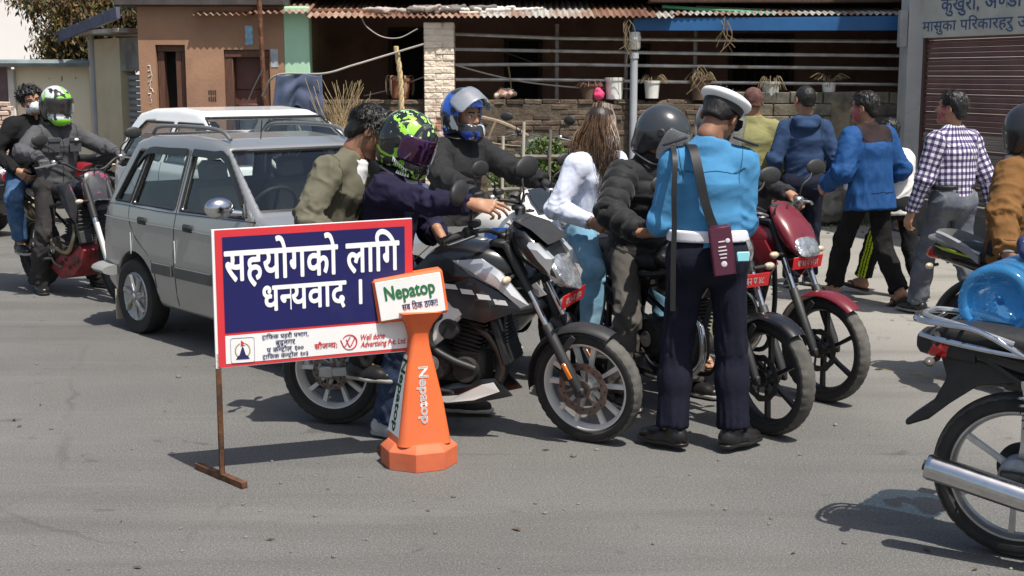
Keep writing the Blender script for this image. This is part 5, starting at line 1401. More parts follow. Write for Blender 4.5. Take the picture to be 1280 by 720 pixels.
def pose(pelvis=(0, 0, .90), lean=0, side=0, twist=0, face=0, curve=.0, handR=None, handL=None, elbR=(-.6, -.5, -.6), elbL=(-.6, .5, -.6),
  footR=(0, -.10, .08), footL=(0, .10, .08), kneeR=(1, -.1, .1), kneeL=(1, .1, .1), toeR=-6, toeL=6, look=(0, 0, 0), sc=1.0, torso=.50, hipw=.088, shw=.170, pitchR=0, pitchL=0, sh_up=(0, 0)):
 J = {}; p = V3(*pelvis)
 u = nrm(V3(math.sin(R(lean)), math.sin(R(side)), math.cos(R(lean)) * math.cos(R(side))))
 Rp = rotm((0, 0, 1), R(face)); f0 = Rp @ V3(1, 0, 0)
 Bt = frame_of(nrm(rotm((0, 0, 1), R(face + twist)) @ V3(1, 0, 0) - u * np.dot(rotm((0, 0, 1), R(face + twist)) @ V3(1, 0, 0), u)), u)
 u0 = nrm(u * .6 + V3(0, 0, .4)); 
 J['pelvis'] = p; J['waist'] = p + u0 * .17 * sc; J['chest'] = J['waist'] + nrm(u) * (.17 * sc) - Bt[:, 0] * curve * .5; J['neck'] = J['chest'] + nrm(u + Bt[:, 0] * curve * 2.5) * (torso - .34) * sc
 J['u'] = u; J['B'] = Bt; lat = Bt[:, 1]; J['lat'] = lat; J['fwd'] = Bt[:, 0]; hl = Rp @ V3(0, 1, 0); J['hlat'] = hl
 J['shR'] = J['neck'] - u * .072 - lat * shw * sc + u * sh_up[0]; J['shL'] = J['neck'] - u * .072 + lat * shw * sc + u * sh_up[1]
 J['hipR'] = p - hl * hipw * sc; J['hipL'] = p + hl * hipw * sc
 for s_, sg in (('R', -1), ('L', 1)):
  h = {'R': handR, 'L': handL}[s_]
  if h is None: h = J['sh' + s_] - V3(0, 0, .54 * sc) + f0 * .03 + hl * sg * .05
  J['el' + s_], J['wr' + s_] = ik(J['sh' + s_], h, .285 * sc, .25 * sc, Rp @ V3(*{'R': elbR, 'L': elbL}[s_]))
  J['kn' + s_], J['an' + s_] = ik(J['hip' + s_], {'R': footR, 'L': footL}[s_], .425 * sc, .405 * sc, Rp @ V3(*{'R': kneeR, 'L': kneeL}[s_]))
  t = R(face + {'R': toeR, 'L': toeL}[s_]); pt = R({'R': pitchR, 'L': pitchL}[s_])
  J['toe' + s_] = V3(math.cos(t) * math.cos(pt), math.sin(t) * math.cos(pt), -math.sin(pt))
 yaw, pit, rol = look
 J['H'] = rotm((0, 0, 1), R(face + yaw)) @ rotm((0, 1, 0), R(pit)) @ rotm((1, 0, 0), R(rol))
 nd = nrm(u * .55 + V3(0, 0, .45) + J['H'][:, 0] * .22)
 J['head'] = J['neck'] + nd * .070 * sc + J['H'] @ V3(.012, 0, .098 * sc); J['sc'] = sc
 return J
def hand(S, W, d, n, side, curl=(28, 35, 22), thumb=(35, 20), spread=1.0, g=0.0, sc=1.0):
 """palm, four unequal bent fingers and a thumb, rooted in one palm"""
 d = nrm(d); n = nrm(np.asarray(n, float) - d * np.dot(n, d)); t = np.cross(d, n) * (1 if side == 'R' else -1); b = -n
 def L(x, y, z): return W + (d * x + t * y + b * z) * sc
 if np.isscalar(curl[0]): curl = [curl] * 4
 ys = (.030, .010, -.010, -.029); kx = (.088, .092, .088, .080); ln = ((.043, .026, .021), (.047, .029, .022), (.044, .027, .021), (.034, .021, .018))
 S.cap(L(-.03, 0, 0), L(.02, 0, 0), .027 + g, .026 + g, k=.02, lat=t, fx=1.15)
 for y, x in zip(ys, kx): S.cap(L(.012, y * .55, 0), L(x, y, .002), (.0155 + g) * sc, (.0115 + g) * sc, k=.014)
 for i in range(4):
  p = L(kx[i], ys[i], .001); a = 0; dy = (ys[i] / .03) * .06 * spread
  for j in range(3):
   a += curl[i][j]; r0 = (.0092, .0082, .0074)[j] * (1 if i < 3 else .88)
   q = p + (d * math.cos(R(a)) + n * math.sin(R(a)) + t * dy) * ln[i][j] * sc
   S.cap(p, q, (r0 + g) * sc, (r0 * .92 + g) * sc, k=.003); p = q
 p = L(.018, .018, -.006); a1, a2 = thumb
 q = p + (d * math.cos(R(a1)) * .8 + t * math.sin(R(a1)) + n * .35) * .046 * sc; S.cap(p, q, (.0145 + g) * sc, (.0115 + g) * sc, k=.012)
 e = q + (d * math.cos(R(a2)) + t * math.sin(R(a2)) * .5 + n * .35) * .031 * sc; S.cap(q, e, (.0108 + g) * sc, (.0095 + g) * sc, k=.003)
 f = e + (d * 1.0 + n * .35 - t * .10) * .022 * sc; S.cap(e, f, (.0095 + g) * sc, (.0078 + g) * sc, k=.003)
def head_mesh(J, wide=1.0, powder=None, h=.0042, skin=0):
 """returns verts, quads, material index: 0 skin 1 lips 2 brow 3 eye white 4 iris 5 powder"""
 S = SDF()
 S.ell((-.012, 0, .035), (.098, .076 * wide, .082)); S.ell((.032, 0, -.03), (.062, .060 * wide, .088), k=.03)
 S.cap((.015, 0, -.045), (.058, 0, -.088), .052, .030, k=.03, lat=(0, 1, 0), fx=1.12)
 for y in (-1, 1):
  S.ell((.058, y * .038, -.022), (.030, .024, .024), k=.02)
  S.cap((.082, y * .012, .022), (.072, y * .046, .024), .011, .010, k=.016)
  S.ell((-.008, y * .079 * wide, -.008), (.022, .009, .034), rotm((0, 0, 1), -y * .35) @ rotm((0, 1, 0), .2), k=.008)
  S.ell((-.004, y * .086 * wide, -.006), (.011, .006, .018), rotm((0, 0, 1), -y * .35), k=.004, op='s')
 S.cap((.088, 0, .010), (.108, 0, -.026), .0085, .0125, k=.012)
 for y in (-1, 1): S.ell((.098, y * .011, -.031), (.012, .0085, .008), k=.006)
 for y in (-1, 1): S.ell((.096, y * .032, .002), (.016, .019, .013), k=.012, op='s')
 S.cap((.083, -.017, -.058), (.083, .017, -.058), .0085, k=.008); S.cap((.081, -.015, -.070), (.081, .015, -.070), .0095, k=.008)
 S.ell((.080, 0, -.095), (.018, .02, .016), k=.02)
 S.cap((-.022, 0, -.05), (-.026, 0, -.115), .053, .052, k=.03)
 vs, q = S.mesh(h, 1)
 c = vs[q].mean(1); mi = np.zeros(len(q), int)
 if powder is not None:
  w = fn3(c, 30, 3) + fn3(c, 70, 5) * .5
  mi[(c[:, 0] > .015) & (c[:, 2] > -.10) & (c[:, 2] < .09) & (w > powder)] = 5
 mi[(c[:, 0] > .078) & (np.abs(c[:, 1]) < .024) & (c[:, 2] > -.078) & (c[:, 2] < -.050)] = 1
 ay = np.abs(c[:, 1]); br = .029 - np.abs(ay - .034) * .12
 mi[(c[:, 0] > .055) & (ay > .013) & (ay < .055) & (np.abs(c[:, 2] - br) < .0048)] = 2
 parts = [(vs, q, mi)]
 for y in (-1, 1):
  m = M(); m.sphere((.0745, y * .032, .002), .0128, nu=16, nv=10); f4 = np.array([f if len(f) == 4 else f + [f[2]] for f in m.f])
  v = m.v[0]; cc = v[f4].mean(1); e = np.where(np.hypot(cc[:, 1] - y * .032, cc[:, 2] - .002) < .0062, 4, 3); e[cc[:, 2] > .0075] = 2
  parts.append((v, f4, e))
 n = 0; V_, Q_, I_ = [], [], []
 for v, f, e in parts: V_.append(v); Q_.append(f + n); I_.append(e); n += len(v)
 return np.concatenate(V_) * J['sc'], np.concatenate(Q_), np.concatenate(I_)
def seg_uv(vs, segs):
 """nearest limb for every vertex: index, distance along, angle, fraction"""
 best = np.full(len(vs), 9e9); idx = np.zeros(len(vs), int); al = np.zeros(len(vs)); th = np.zeros(len(vs)); fr = np.zeros(len(vs))
 for i, (a, b, r) in enumerate(segs):
  a = np.asarray(a, float); ba = np.asarray(b, float) - a; L = np.linalg.norm(ba); u = ba / L
  s_ = (vs - a) @ u; t = np.clip(s_ / L, 0, 1); p = vs - a - t[:, None] * ba; d = np.linalg.norm(p, axis=1) - r
  e1 = nrm(np.cross(u, (1, 0, .2) if abs(u[0]) < .8 else (0, 1, .2))); e2 = np.cross(u, e1)
  ok = d < best; best[ok] = d[ok]; idx[ok] = i; al[ok] = s_[ok]; fr[ok] = (s_ / L)[ok]
  th[ok] = np.arctan2(p @ e2, p @ e1)[ok]
 return idx, al, th, fr
def folds(vs, q, segs, amp, seed, fv=(34, 34), joint=None, vert=()):
 """cloth folds: ridges running round the limb, stronger near the joints; 'vert' limbs get hanging folds"""
 idx, al, th, fr = seg_uv(vs, segs); N = vnormals(vs, q)
 n1 = np.zeros(len(vs)); w = np.full(len(vs), .5)
 for i in range(len(segs)):
  s_ = idx == i
  if not s_.any(): continue
  c, sn = np.cos(th[s_]), np.sin(th[s_])
  if i in vert: p = np.stack([al[s_] * 6, c * 2.9, sn * 2.9], 1)
  else: p = np.stack([al[s_] * fv[0], c * 1.25 + al[s_] * 5, sn * 1.25], 1)
  a = fn3(p + i * 7.3, 1.0, seed + i); b = fn3(p * 1.9 + i * 3.1, 1.0, seed + i + 4)
  n1[s_] = np.exp(-(a / .55) ** 2) + .30 * np.exp(-(b / .5) ** 2)
  t = np.clip(fr[s_], 0, 1)
  if joint and i in joint: w[s_] = joint[i](t)
 vs = vs + N * ((n1 - .55) * amp * w)[:, None]
 return vs, np.stack([al, th, idx.astype(float)], 1)
def jacket(root_, J, mt, name='jacket', th=.014, hem=.02, amp=.010, seed=0, cuff=.0, h=.009, fx=1.42, collar=.045, sleeve=1.0, puff=0, belly=0.0, hood=False, collar_mat=None, sh_r=.066, openv=True, flare=0.0, arm=1.0, epaulette=False):
 S = SDF(); sc = J['sc']; lat = J['lat']; u = J['u']; f = J['fwd']; hl = J['hlat']; fx = fx * .875; arm = arm * .95
 hemp = J['pelvis'] - nrm(J['waist'] - J['pelvis']) * hem
 S.cap(hemp, J['waist'], (.112 + flare) * sc + th, .102 * sc + th + belly, k=.04, lat=hl, fx=fx * 1.02, flata=True)
 S.cap(J['waist'] + f * belly * .3, J['chest'], .102 * sc + th + belly, .115 * sc + th, k=.05, lat=lat, fx=fx)
 S.cap(J['chest'], J['neck'] - u * .06, .110 * sc + th, .066 * sc + th * .6, k=.045, lat=lat, fx=fx * 1.02)
 S.cap(J['shR'] - u * .012, J['shL'] - u * .012, sh_r * .86 * sc, sh_r * .86 * sc, k=.045)
 for s_ in 'RL':
  S.cap(J['neck'] + u * .022, J['sh' + s_] * .8 + J['neck'] * .2 + u * .004, .050 * sc, .042 * sc + th * .3, k=.05)
  e, w = J['el' + s_], J['wr' + s_]; w2 = e + (w - e) * (1 + cuff)
  S.cap(J['sh' + s_], e, (.058 * sc + th) * arm, (.047 * sc + th * .9) * arm, k=.045)
  S.cap(e, w2, (.047 * sc + th * .9) * arm, (.033 * sc + th * .8) * arm, k=.02, flat=True)
 if collar:
  nd = nrm(J['head'] - J['neck'] - J['H'] @ V3(.02, 0, 0)); c0 = J['neck'] - nd * .01
  S.cap(c0, c0 + nd * collar, .076 * sc, .071 * sc, k=.02, flat=True)
  S.cap(c0 + nd * (collar * .35), c0 + nd * (collar + .2), .058 * sc, .058 * sc, k=.006, op='s')
  if openv: S.cap(c0 + f * .085 + u * .05, c0 + f * .11 - u * .10, .030, .010, k=.01, op='s')
 if hood:
  b0 = J['neck'] - f * .085 - u * .01
  S.cap(b0 + lat * .07, b0 - lat * .07, .052, k=.02); S.cap(b0 - u * .05 - f * .03, b0 - u * .12 - f * .02, .060, .03, k=.02, lat=lat, fx=1.5)
  for sg in (-1, 1): S.cap(b0 + lat * sg * .075, J['neck'] + lat * sg * .07 + f * .05 - u * .01, .035, .025, k=.03)
 vs, q = S.mesh(h, 1)
 segs = [(J['pelvis'] - u * .12, J['chest'], .15), (J['chest'], J['neck'], .15)]
 for s_ in 'RL': segs += [(J['sh' + s_], J['el' + s_], .06), (J['el' + s_], J['wr' + s_], .05)]
 jw = {0: lambda t: .55 + .7 * np.exp(-((t - .25) / .25) ** 2), 1: lambda t: .35 + 0 * t}
 for i in (2, 4): jw[i] = lambda t: .45 + 1.0 * np.exp(-((t - 1) / .3) ** 2) + .4 * np.exp(-(t / .25) ** 2)
 for i in (3, 5): jw[i] = lambda t: .55 + .8 * np.exp(-(t / .3) ** 2) + .5 * np.exp(-((t - 1) / .2) ** 2)
 if puff:
  idx, al, tt, fr = seg_uv(vs, segs); N = vnormals(vs, q)
  ph = al + .012 * fn3(np.stack([al * 5, np.cos(tt) * 1.5, np.sin(tt) * 1.5], 1), 1, seed)
  wv = np.abs(np.sin(math.pi * ph / puff)) ** .55
  vs = vs + N * ((wv - .5) * .018)[:, None]
  vs, uv = folds(vs, q, segs, amp, seed, (70, 70), jw)
 else:
  vs, uv = folds(vs, q, segs, amp, seed, (19, 19), jw, vert=(0,) if hem > .1 else ())
 return qmesh(name, vs, q, mt, root_, uv=uv)
from mathutils.bvhtree import BVHTree
def seams(o, paths, mt, r=.0026, off=.0005, name='seam', n=7):
 """stitched seams: paths laid on the cloth surface"""
 me = o.data; bv = BVHTree.FromPolygons([v.co for v in me.vertices], [p.vertices[:] for p in me.polygons])
 for pts in paths:
  q = []
  for p in spl(pts, n):
   h_ = bv.find_nearest(Vector(p))
   if h_[0] is not None: q.append(V3(*h_[0]) + V3(*h_[1]) * off)
  m = M(); m.tube(q, r, 5); m.build(name, mt, o)
def coat_seams(o, J, mt, back=True, front=False, th=.03, zipc=None):
 c, u, l, f, ne = J['chest'], J['u'], J['lat'], J['fwd'], J['neck']; P_ = []
 s_ = -.16 if back else .16
 if back: P_ += [[c + u * .075 + l * y + f * -.16 for y in (-.16, -.08, 0, .08, .16)]]
 for sg, k in ((-1, 'shR'), (1, 'shL')):
  sh = J[k]; P_.append([sh + u * .07 - l * sg * .012, sh - f * .09 - l * sg * .02 + u * .01, sh - f * .09 - l * sg * .035 - u * .09])
  P_.append([sh + u * .07 - l * sg * .012, sh + f * .09 - l * sg * .02 + u * .01, sh + f * .09 - l * sg * .035 - u * .09])
  e, w = J['el' + k[-1]], J['wr' + k[-1]]; d = nrm(w - e); a = w - d * .045; e1 = nrm(np.cross(d, (.3, .2, 1))); e2 = np.cross(d, e1)
  P_.append([a + e1 * .06 * math.cos(t) + e2 * .06 * math.sin(t) for t in np.linspace(0, 6.28, 9)])
 b_ = J['pelvis'] - f * .2; P_.append([J['pelvis'] + J['hlat'] * y - f * .2 for y in (-.15, 0, .15)]) if back else None
 if front: P_.append([ne + f * .16 - u * .04, c + f * .22, J['waist'] + f * .22, J['pelvis'] + f * .24])
 seams(o, P_, mt)
def trousers(root_, J, mt, name='trousers', th=.010, amp=.010, seed=5, length=1.0, h=.010, hipr=.115, thigh=.082, knee=.058, cuff=.052, legs='RL', vertical=False, top=.05):
 S = SDF(); sc = J['sc']; hl = J['hlat']
 S.cap(J['pelvis'] + nrm(J['waist'] - J['pelvis']) * top * sc, J['pelvis'], .098 * sc + th, hipr * sc + th, k=.04, lat=hl, fx=1.4, flata=True)
 segs = [(J['waist'], J['pelvis'], .14)]
 f0 = np.cross(hl, (0, 0, 1))
 S.ell(J['pelvis'] - f0 * .042 + V3(0, 0, -.03), (.085 + th, .155 * sc, .10), np.stack([f0, hl, V3(0, 0, 1)], 1), k=.05)
 for s_ in 'RL':
  hp, kn, an = J['hip' + s_], J['kn' + s_], J['an' + s_]
  S.cap(hp, kn, thigh * sc + th, knee * sc + th, k=.04)
  S.cap(kn, kn + (an - kn) * .45, knee * sc + th, (knee * .5 + cuff * .55) * sc + th, k=.03); S.cap(kn + (an - kn) * .4, kn + (an - kn) * length, (knee * .5 + cuff * .55) * sc + th, cuff * sc + th, k=.03, flat=True)
  segs += [(hp, kn, .075), (kn, an, .055)]
 vs, q = S.mesh(h, 1)
 jw = {0: lambda t: .3 + 0 * t}
 for i in (1, 3): jw[i] = lambda t: .4 + .9 * np.exp(-((t - 1) / .25) ** 2) + .6 * np.exp(-(t / .25) ** 2)
 for i in (2, 4): jw[i] = lambda t: .45 + .9 * np.exp(-(t / .25) ** 2) + 1.0 * np.exp(-((t - 1) / .2) ** 2)
 vs, uv = folds(vs, q, segs, amp, seed, (16, 16), jw, vert=(1, 2, 3, 4) if vertical else ())
 return qmesh(name, vs, q, mt, root_, uv=uv)
def shoe(root_, J, s_, mt, sole=SOLE, boot=.0, name='shoe', sc=1.0):
 an = J['an' + s_]; d = J['toe' + s_]; up = nrm(V3(0, 0, 1) - d * d[2]); l = np.cross(up, d)
 def L(x, y, z): return an + (d * x + l * y + up * z) * sc
 S = SDF(); S.cap(L(-.045, 0, -.035), L(.10, 0, -.045), .040, .036, k=.03, lat=l, fx=1.08); S.cap(L(.06, 0, -.048), L(.155, 0, -.052), .042, .030, k=.03, lat=l, fx=1.25)
 S.cap(L(-.02, 0, -.03), L(-.005, 0, .02 + boot), .043, .041, k=.03, flat=True); S.cut(L(0, 0, -.068), -up)
 vs, q = S.mesh(.0065, 1); o = qmesh(name, vs, q, mt, root_)
 S = SDF(); S.cap(L(-.048, 0, -.066), L(.06, 0, -.066), .042, .042, k=.02, lat=l, fx=1.0); S.cap(L(.06, 0, -.066), L(.158, 0, -.066), .048, .040, k=.03, lat=l, fx=1.08)
 S.cut(L(0, 0, -.080), -up); S.cut(L(0, 0, -.060), up); vs, q = S.mesh(.006, 0); qmesh('sole', vs, q, sole, o)
 return o
def foot_sdf(J, s_):
 an = J['an' + s_]; d = J['toe' + s_]; up = nrm(V3(0, 0, 1) - d * d[2]); l = np.cross(up, d)
 def L(x, y, z): return an + d * x + l * y + up * z
 S = SDF(); S.cap(L(-.035, 0, -.035), L(.07, 0, -.042), .030, .026, k=.02, lat=l, fx=1.1); S.cap(L(.05, 0, -.045), L(.115, 0, -.053), .030, .018, k=.02, lat=l, fx=1.5)
 S.cap(L(0, 0, .10), L(-.01, 0, -.02), .040, .034, k=.03)
 sg = 1 if s_ == 'R' else -1
 for i in range(5):
  y = sg * (.034 - i * .0165); S.cap(L(.11 - i * .006, y * .9, -.054), L(.158 - i * .011 - (0 if i else -.002), y, -.056), .0125 if i == 0 else .009, .0105 if i == 0 else .0075, k=.006)
 S.cut(L(0, 0, -.066), -up)
 return S.mesh(.006, 1)
def sandal(root_, J, s_, mt):
 an = J['an' + s_]; d = J['toe' + s_]; up = nrm(V3(0, 0, 1) - d * d[2]); l = np.cross(up, d)
 def L(x, y, z): return an + d * x + l * y + up * z
 m = M(); pts = [(-.075, 0), (-.06, -.03), (0, -.034), (.08, -.047), (.15, -.04), (.175, 0), (.15, .042), (.08, .047), (0, .034), (-.06, .03)]
 pp = spl(pts, 4, True); m.plate(pp, .015, L(0, 0, -.081), d, l); o = m.build('sandal', mt, root_)
 m = M()
 for s2 in (-1, 1): m.tube(spl([L(.12, .006 * s2, -.062), L(.10, .02 * s2, -.030), L(.055, .042 * s2, -.040), L(.04, .045 * s2, -.068)], 6), .007, 8)
 m.build('strap', mt, o)
def hair(root_, J, mt, style='short', seed=0, name='hair', h=.0055):
 S = SDF(); r = np.random.RandomState(seed); k_ = J['sc']
 if style == 'buzz':
  S.ell((-.014, 0, .036), (.1005, .0785, .0845)); S.cap((-.06, 0, .0), (-.075, 0, -.035), .045, .036, k=.03, lat=(0, 1, 0), fx=1.45); cutx = .060
 else:
  S.ell((-.016, 0, .044), (.104, .084, .088)); S.cap((-.055, 0, .01), (-.074, 0, -.045), .054, .042, k=.03, lat=(0, 1, 0), fx=1.45); cutx = .07
  n, ln, rr = {'short': (60, .022, .013), 'messy': (230, .05, .016), 'thick': (150, .036, .017)}[style]
  for _ in range(n):
   v = nrm(r.normal(size=3)); v[2] = abs(v[2]) * 1.0 - .25; v = nrm(v)
   if v[0] > .75 and v[2] < .35: continue
   p = V3(-.016, 0, .044) + v * V3(.098, .078, .082); t = nrm(np.cross(v, r.normal(size=3)) + v * .55 + V3(.35, 0, -.15))
   S.cap(p, p + t * ln * r.uniform(.6, 1.2), rr, .004, k=.006)
 S.fnop(lambda X, Y, Z: np.maximum(.052 - X + 0 * Y, Z - .058 - .10 * (.09 - X)), (-1, -1, -1), (1, 1, 1), 's', .006)
 for y in (-1, 1): S.ell((.012, y * .085, -.02), (.040, .035, .042), k=.008, op='s')
 S.cut((0, 0, -.085 if style != 'buzz' else -.045), (0, 0, -1))
 vs, q = S.mesh(h, 1); N = vnormals(vs, q)
 st = fn3(vs * np.array([1, 1, .4]), 160, seed) * .0012 + fn3(vs * np.array([1, 1, .5]), 70, seed + 1) * (.0015 if style != 'buzz' else .0003)
 vs = vs + N * st[:, None]
 if style != 'buzz':
  ms = M()
  for _ in range(800):
   v = nrm(r.normal(size=3)); v[2] = abs(v[2]) * 1.15 - .38; v = nrm(v)
   if v[0] > .55 and v[2] < .45: continue
   p = V3(-.016, 0, .044) + v * V3(.103, .083, .087) * (1.03 if style == 'short' else 1.10); t = nrm(np.cross(v, V3(.3, 1, .2) * np.sign(v[1] + .2) + r.normal(size=3) * .35) * .7 + v * .45 + V3(.15, 0, -.35)); L = r.uniform(.014, .03) * (1 if style == 'short' else 1.6)
   ms.tube(np.array([p - v * .008, p + t * L * .5, p + t * L - v * .003]) * k_, [.0017, .0014, .0004], 3, cap=False)
 o = qmesh(name, vs * k_, q, mt, root_)
 if style != 'buzz': ms.build('hair_strands', mt, o)
 o.matrix_local = Matrix.Translation(Vector(J['head'])) @ Matrix(J['H'].tolist()).to_4x4()
 return o
def headobj(o, J):
 o.matrix_local = Matrix.Translation(Vector(J['head'])) @ Matrix(J['H'].tolist()).to_4x4(); return o
def helmet(root_, J, mt, visor=None, vis_up=False, open_face=False, trim=PLASB, extra=None, vmin=-.035, h=.0055, peak=False):
 S = SDF(); S.ell((-.008, 0, .032), (.150, .126, .135)); S.cap((-.05, 0, -.02), (-.055, 0, -.085), .095, .088, k=.05, lat=(0, 1, 0), fx=1.18)
 if not open_face:
  S.cap((.02, 0, -.075), (.085, 0, -.098), .082, .060, k=.05, lat=(0, 1, 0), fx=1.22); S.cap((.09, -.03, -.095), (.09, .03, -.095), .048, k=.03)
 S.ell((-.004, 0, .02), (.118, .098, .112), k=.005, op='s'); S.cap((0, 0, -.05), (0, 0, -.25), .088, .098, k=.01, op='s')
 zt, zb_ = .070, (-.048 if not open_face else -.40)
 S.fnop(lambda X, Y, Z: np.maximum(np.maximum(np.abs(Z - (zt + zb_) / 2) - (zt - zb_) / 2 + np.abs(Y) * .10, .035 - X + np.abs(Y) * .05), 0 * X - .05), (0.02, -.2, zb_ - .02), (.2, .2, zt + .02), 's', .008)
 S.cut((0, 0, -.155), (0, 0, -1), .01)
 vs, q = S.mesh(h, 2); o = headobj(qmesh('helmet', vs * J['sc'], q, mt, root_), J)
 def shell(z0, z1, xm, r0, mt2, name, rot=0, th=.004):
  a_, b_, c_ = .150 + r0 + th, .126 + r0 + th, .135 + r0 + th; rows = []; n, k = 12, 26; lim = math.acos(min(.95, (xm + .008) / a_))
  for i in range(n + 1):
   z = z0 + (z1 - z0) * i / n; q_ = math.sqrt(max(0, 1 - ((z - .032) / c_) ** 2)) if z > .032 else 1.0
   for j in range(k + 1):
    l_ = lim * (2 * j / k - 1) * (1 - .10 * ((i / n) * 2 - 1) ** 4); rows.append(V3(-.008 + a_ * q_ * math.cos(l_), b_ * q_ * math.sin(l_), z))
  v = np.array(rows)
  if rot: v = (v - V3(0, 0, .03)) @ rotm((0, 1, 0), R(rot)).T * 1.02 + V3(0, 0, .03)
  m_ = M(); m_.add(v * J['sc'], [[i * (k + 1) + j, i * (k + 1) + j + 1, (i + 1) * (k + 1) + j + 1, (i + 1) * (k + 1) + j] for i in range(n) for j in range(k)])
  vo = m_.build(name, mt2, o, smooth=80); sd_ = vo.modifiers.new('s', 'SOLIDIFY'); sd_.thickness = .003; sd_.offset = 0
  return vo
 if visor is not None:
  shell(-.052 if not open_face else -.10, .080, .030, .0025, visor, 'visor', -62 if vis_up else 0)
 for y in (-1, 1):
  m = M(); m.lathe([(0, .008), (.018, .008), (.024, .003), (.024, -.01)], (.010, y * .122, .030), (0, y, 0), 18); m.build('visor_pivot', trim, o)
 if peak:
  m = M(); m.loft([tring((x, 0, z), w, .006, t, 3) for x, z, w, t in ((.06, .125, .085, 80), (.13, .125, .10, 85), (.21, .10, .085, 95))]); m.build('peak', mt, o, smooth=60)
 m = M(); m.tube(spl([(-.09, -.075, -.135), (-.03, -.105, -.14), (.05, -.095, -.14), (.05, .095, -.14), (-.03, .105, -.14), (-.09, .075, -.135)], 5), .010, 8, flat=.6); m.build('rim_trim', trim, o)
 return o
def person(loc, yaw, label, J, skin=SKIN, hands='RL', handcfg=None, powder=None, feet='', head=True, glove=None, fine=.0042, bodyparts=True, group=None, glove_g=.004, hand_h=.0040):
 rt = root('person', loc, yaw, label, 'person', group); sc = J['sc']; cfg = handcfg or {}
 parts = []; mis = []
 S = SDF(); lat, u = J['lat'], J['u']
 S.cap(J['pelvis'], J['waist'], .095 * sc, .088 * sc, k=.04, lat=J['hlat'], fx=1.4); S.cap(J['waist'], J['chest'], .088 * sc, .10 * sc, k=.05, lat=lat, fx=1.4); S.cap(J['chest'], J['neck'] - u * .07, .085 * sc, .045 * sc, k=.03, lat=lat, fx=1.3)
 S.cap(J['shR'], J['shL'], .036 * sc, k=.02); S.cap(J['neck'] + J['fwd'] * .012, J['head'] - J['H'] @ V3(.03, 0, .05), .058 * sc, .052 * sc, k=.03)
 for s_ in 'RL':
  S.cap(J['sh' + s_], J['el' + s_], .045 * sc, .037 * sc, k=.03); S.cap(J['el' + s_], J['wr' + s_], .038 * sc, .026 * sc, k=.02)
  S.cap(J['hip' + s_], J['kn' + s_], .072 * sc, .048 * sc, k=.04); S.cap(J['kn' + s_], J['an' + s_], .048 * sc, .034 * sc, k=.02); S.cap(J['an' + s_], J['an' + s_] + J['toe' + s_] * .08 - V3(0, 0, .03), .034 * sc, .025 * sc, k=.02)
 v, q = S.mesh(.012, 1); parts.append((v, q)); mis.append(np.zeros(len(q), int))
 if head:
  v, q, mi = head_mesh(J, powder=powder, h=fine); parts.append((v @ J['H'].T + J['head'], q)); mis.append(mi)
 for s_ in 'RL':
  if s_ in hands:
   c = cfg.get(s_, {}); W = J['wr' + s_]; fd = nrm(W - J['el' + s_])
   S = SDF(); hand(S, W, c.get('d', fd), c.get('n', -J['lat'] * (-1 if s_ == 'R' else 1) + 0 * fd), s_, c.get('curl', (28, 35, 22)), c.get('thumb', (35, 20)), c.get('spread', 1.0), 0 if glove is None else glove_g, sc)
   v, q = S.mesh(hand_h, 1)
   if glove is not None: qmesh('glove', v, q, glove, rt)
   else: parts.append((v, q)); mis.append(np.zeros(len(q), int))
  if s_ in feet:
   v, q = foot_sdf(J, s_); parts.append((v, q)); mis.append(np.zeros(len(q), int))
 vs, q = joinq(parts)
 qmesh('body', vs, q, [skin, LIPS, BROW, EYEW, EYEB, POW], rt, mi=np.concatenate(mis))
 return rt
def head_at(J, loc):
 """shift nothing, just report"""
 return J['head']
# ------------------------------------------------------------------ cars
def glass_mat(name, tint, refl=1.0):
 if name in MATS: return MATS[name]
 m = bpy.data.materials.new(name); m.use_nodes = True; nt = m.node_tree; L = nt.links
 for n in list(nt.nodes): nt.nodes.remove(n)
 o = _nd(nt, 'ShaderNodeOutputMaterial'); mx = _nd(nt, 'ShaderNodeMixShader'); t = _nd(nt, 'ShaderNodeBsdfTransparent'); g = _nd(nt, 'ShaderNodeBsdfGlossy')
 g.inputs['Roughness'].default_value = .02; t.inputs[0].default_value = (*tint, 1)
 f = _nd(nt, 'ShaderNodeFresnel'); f.inputs[0].default_value = 1.5
 n = _nd(nt, 'ShaderNodeTexNoise'); n.inputs['Scale'].default_value = 3; mt_ = _nd(nt, 'ShaderNodeMath', operation='MULTIPLY_ADD'); mt_.inputs[1].default_value = refl; mt_.inputs[2].default_value = .03
 L.new(f.outputs[0], mt_.inputs[0]); L.new(mt_.outputs[0], mx.inputs[0]); L.new(t.outputs[0], mx.inputs[1]); L.new(g.outputs[0], mx.inputs[2]); L.new(mx.outputs[0], o.inputs[0])
 MATS[name] = m; return m
CGL = glass_mat('car_glass', (.84, .90, .88), 1.2); CGD = glass_mat('car_glass_dark', (.12, .15, .16), 1.8)
def poly_sdf(X, Z, pts):
 p = np.asarray(pts, np.float32); n = len(p); d = None; s = None
 for i in range(n):
  a = p[i]; b = p[i - 1]; ex, ez = b - a; wx = X - a[0]; wz = Z - a[1]
  t = np.clip((wx * ex + wz * ez) / (ex * ex + ez * ez), 0, 1); q = (wx - ex * t) ** 2 + (wz - ez * t) ** 2
  d = q if d is None else np.minimum(d, q)
  c1 = Z >= a[1]; c2 = Z < b[1]; c3 = ex * wz > ez * wx
  fl = (c1 & c2 & c3) | (~c1 & ~c2 & ~c3); s = np.where(fl, -1.0, 1.0) if s is None else s * np.where(fl, -1.0, 1.0)
 return s * np.sqrt(d)
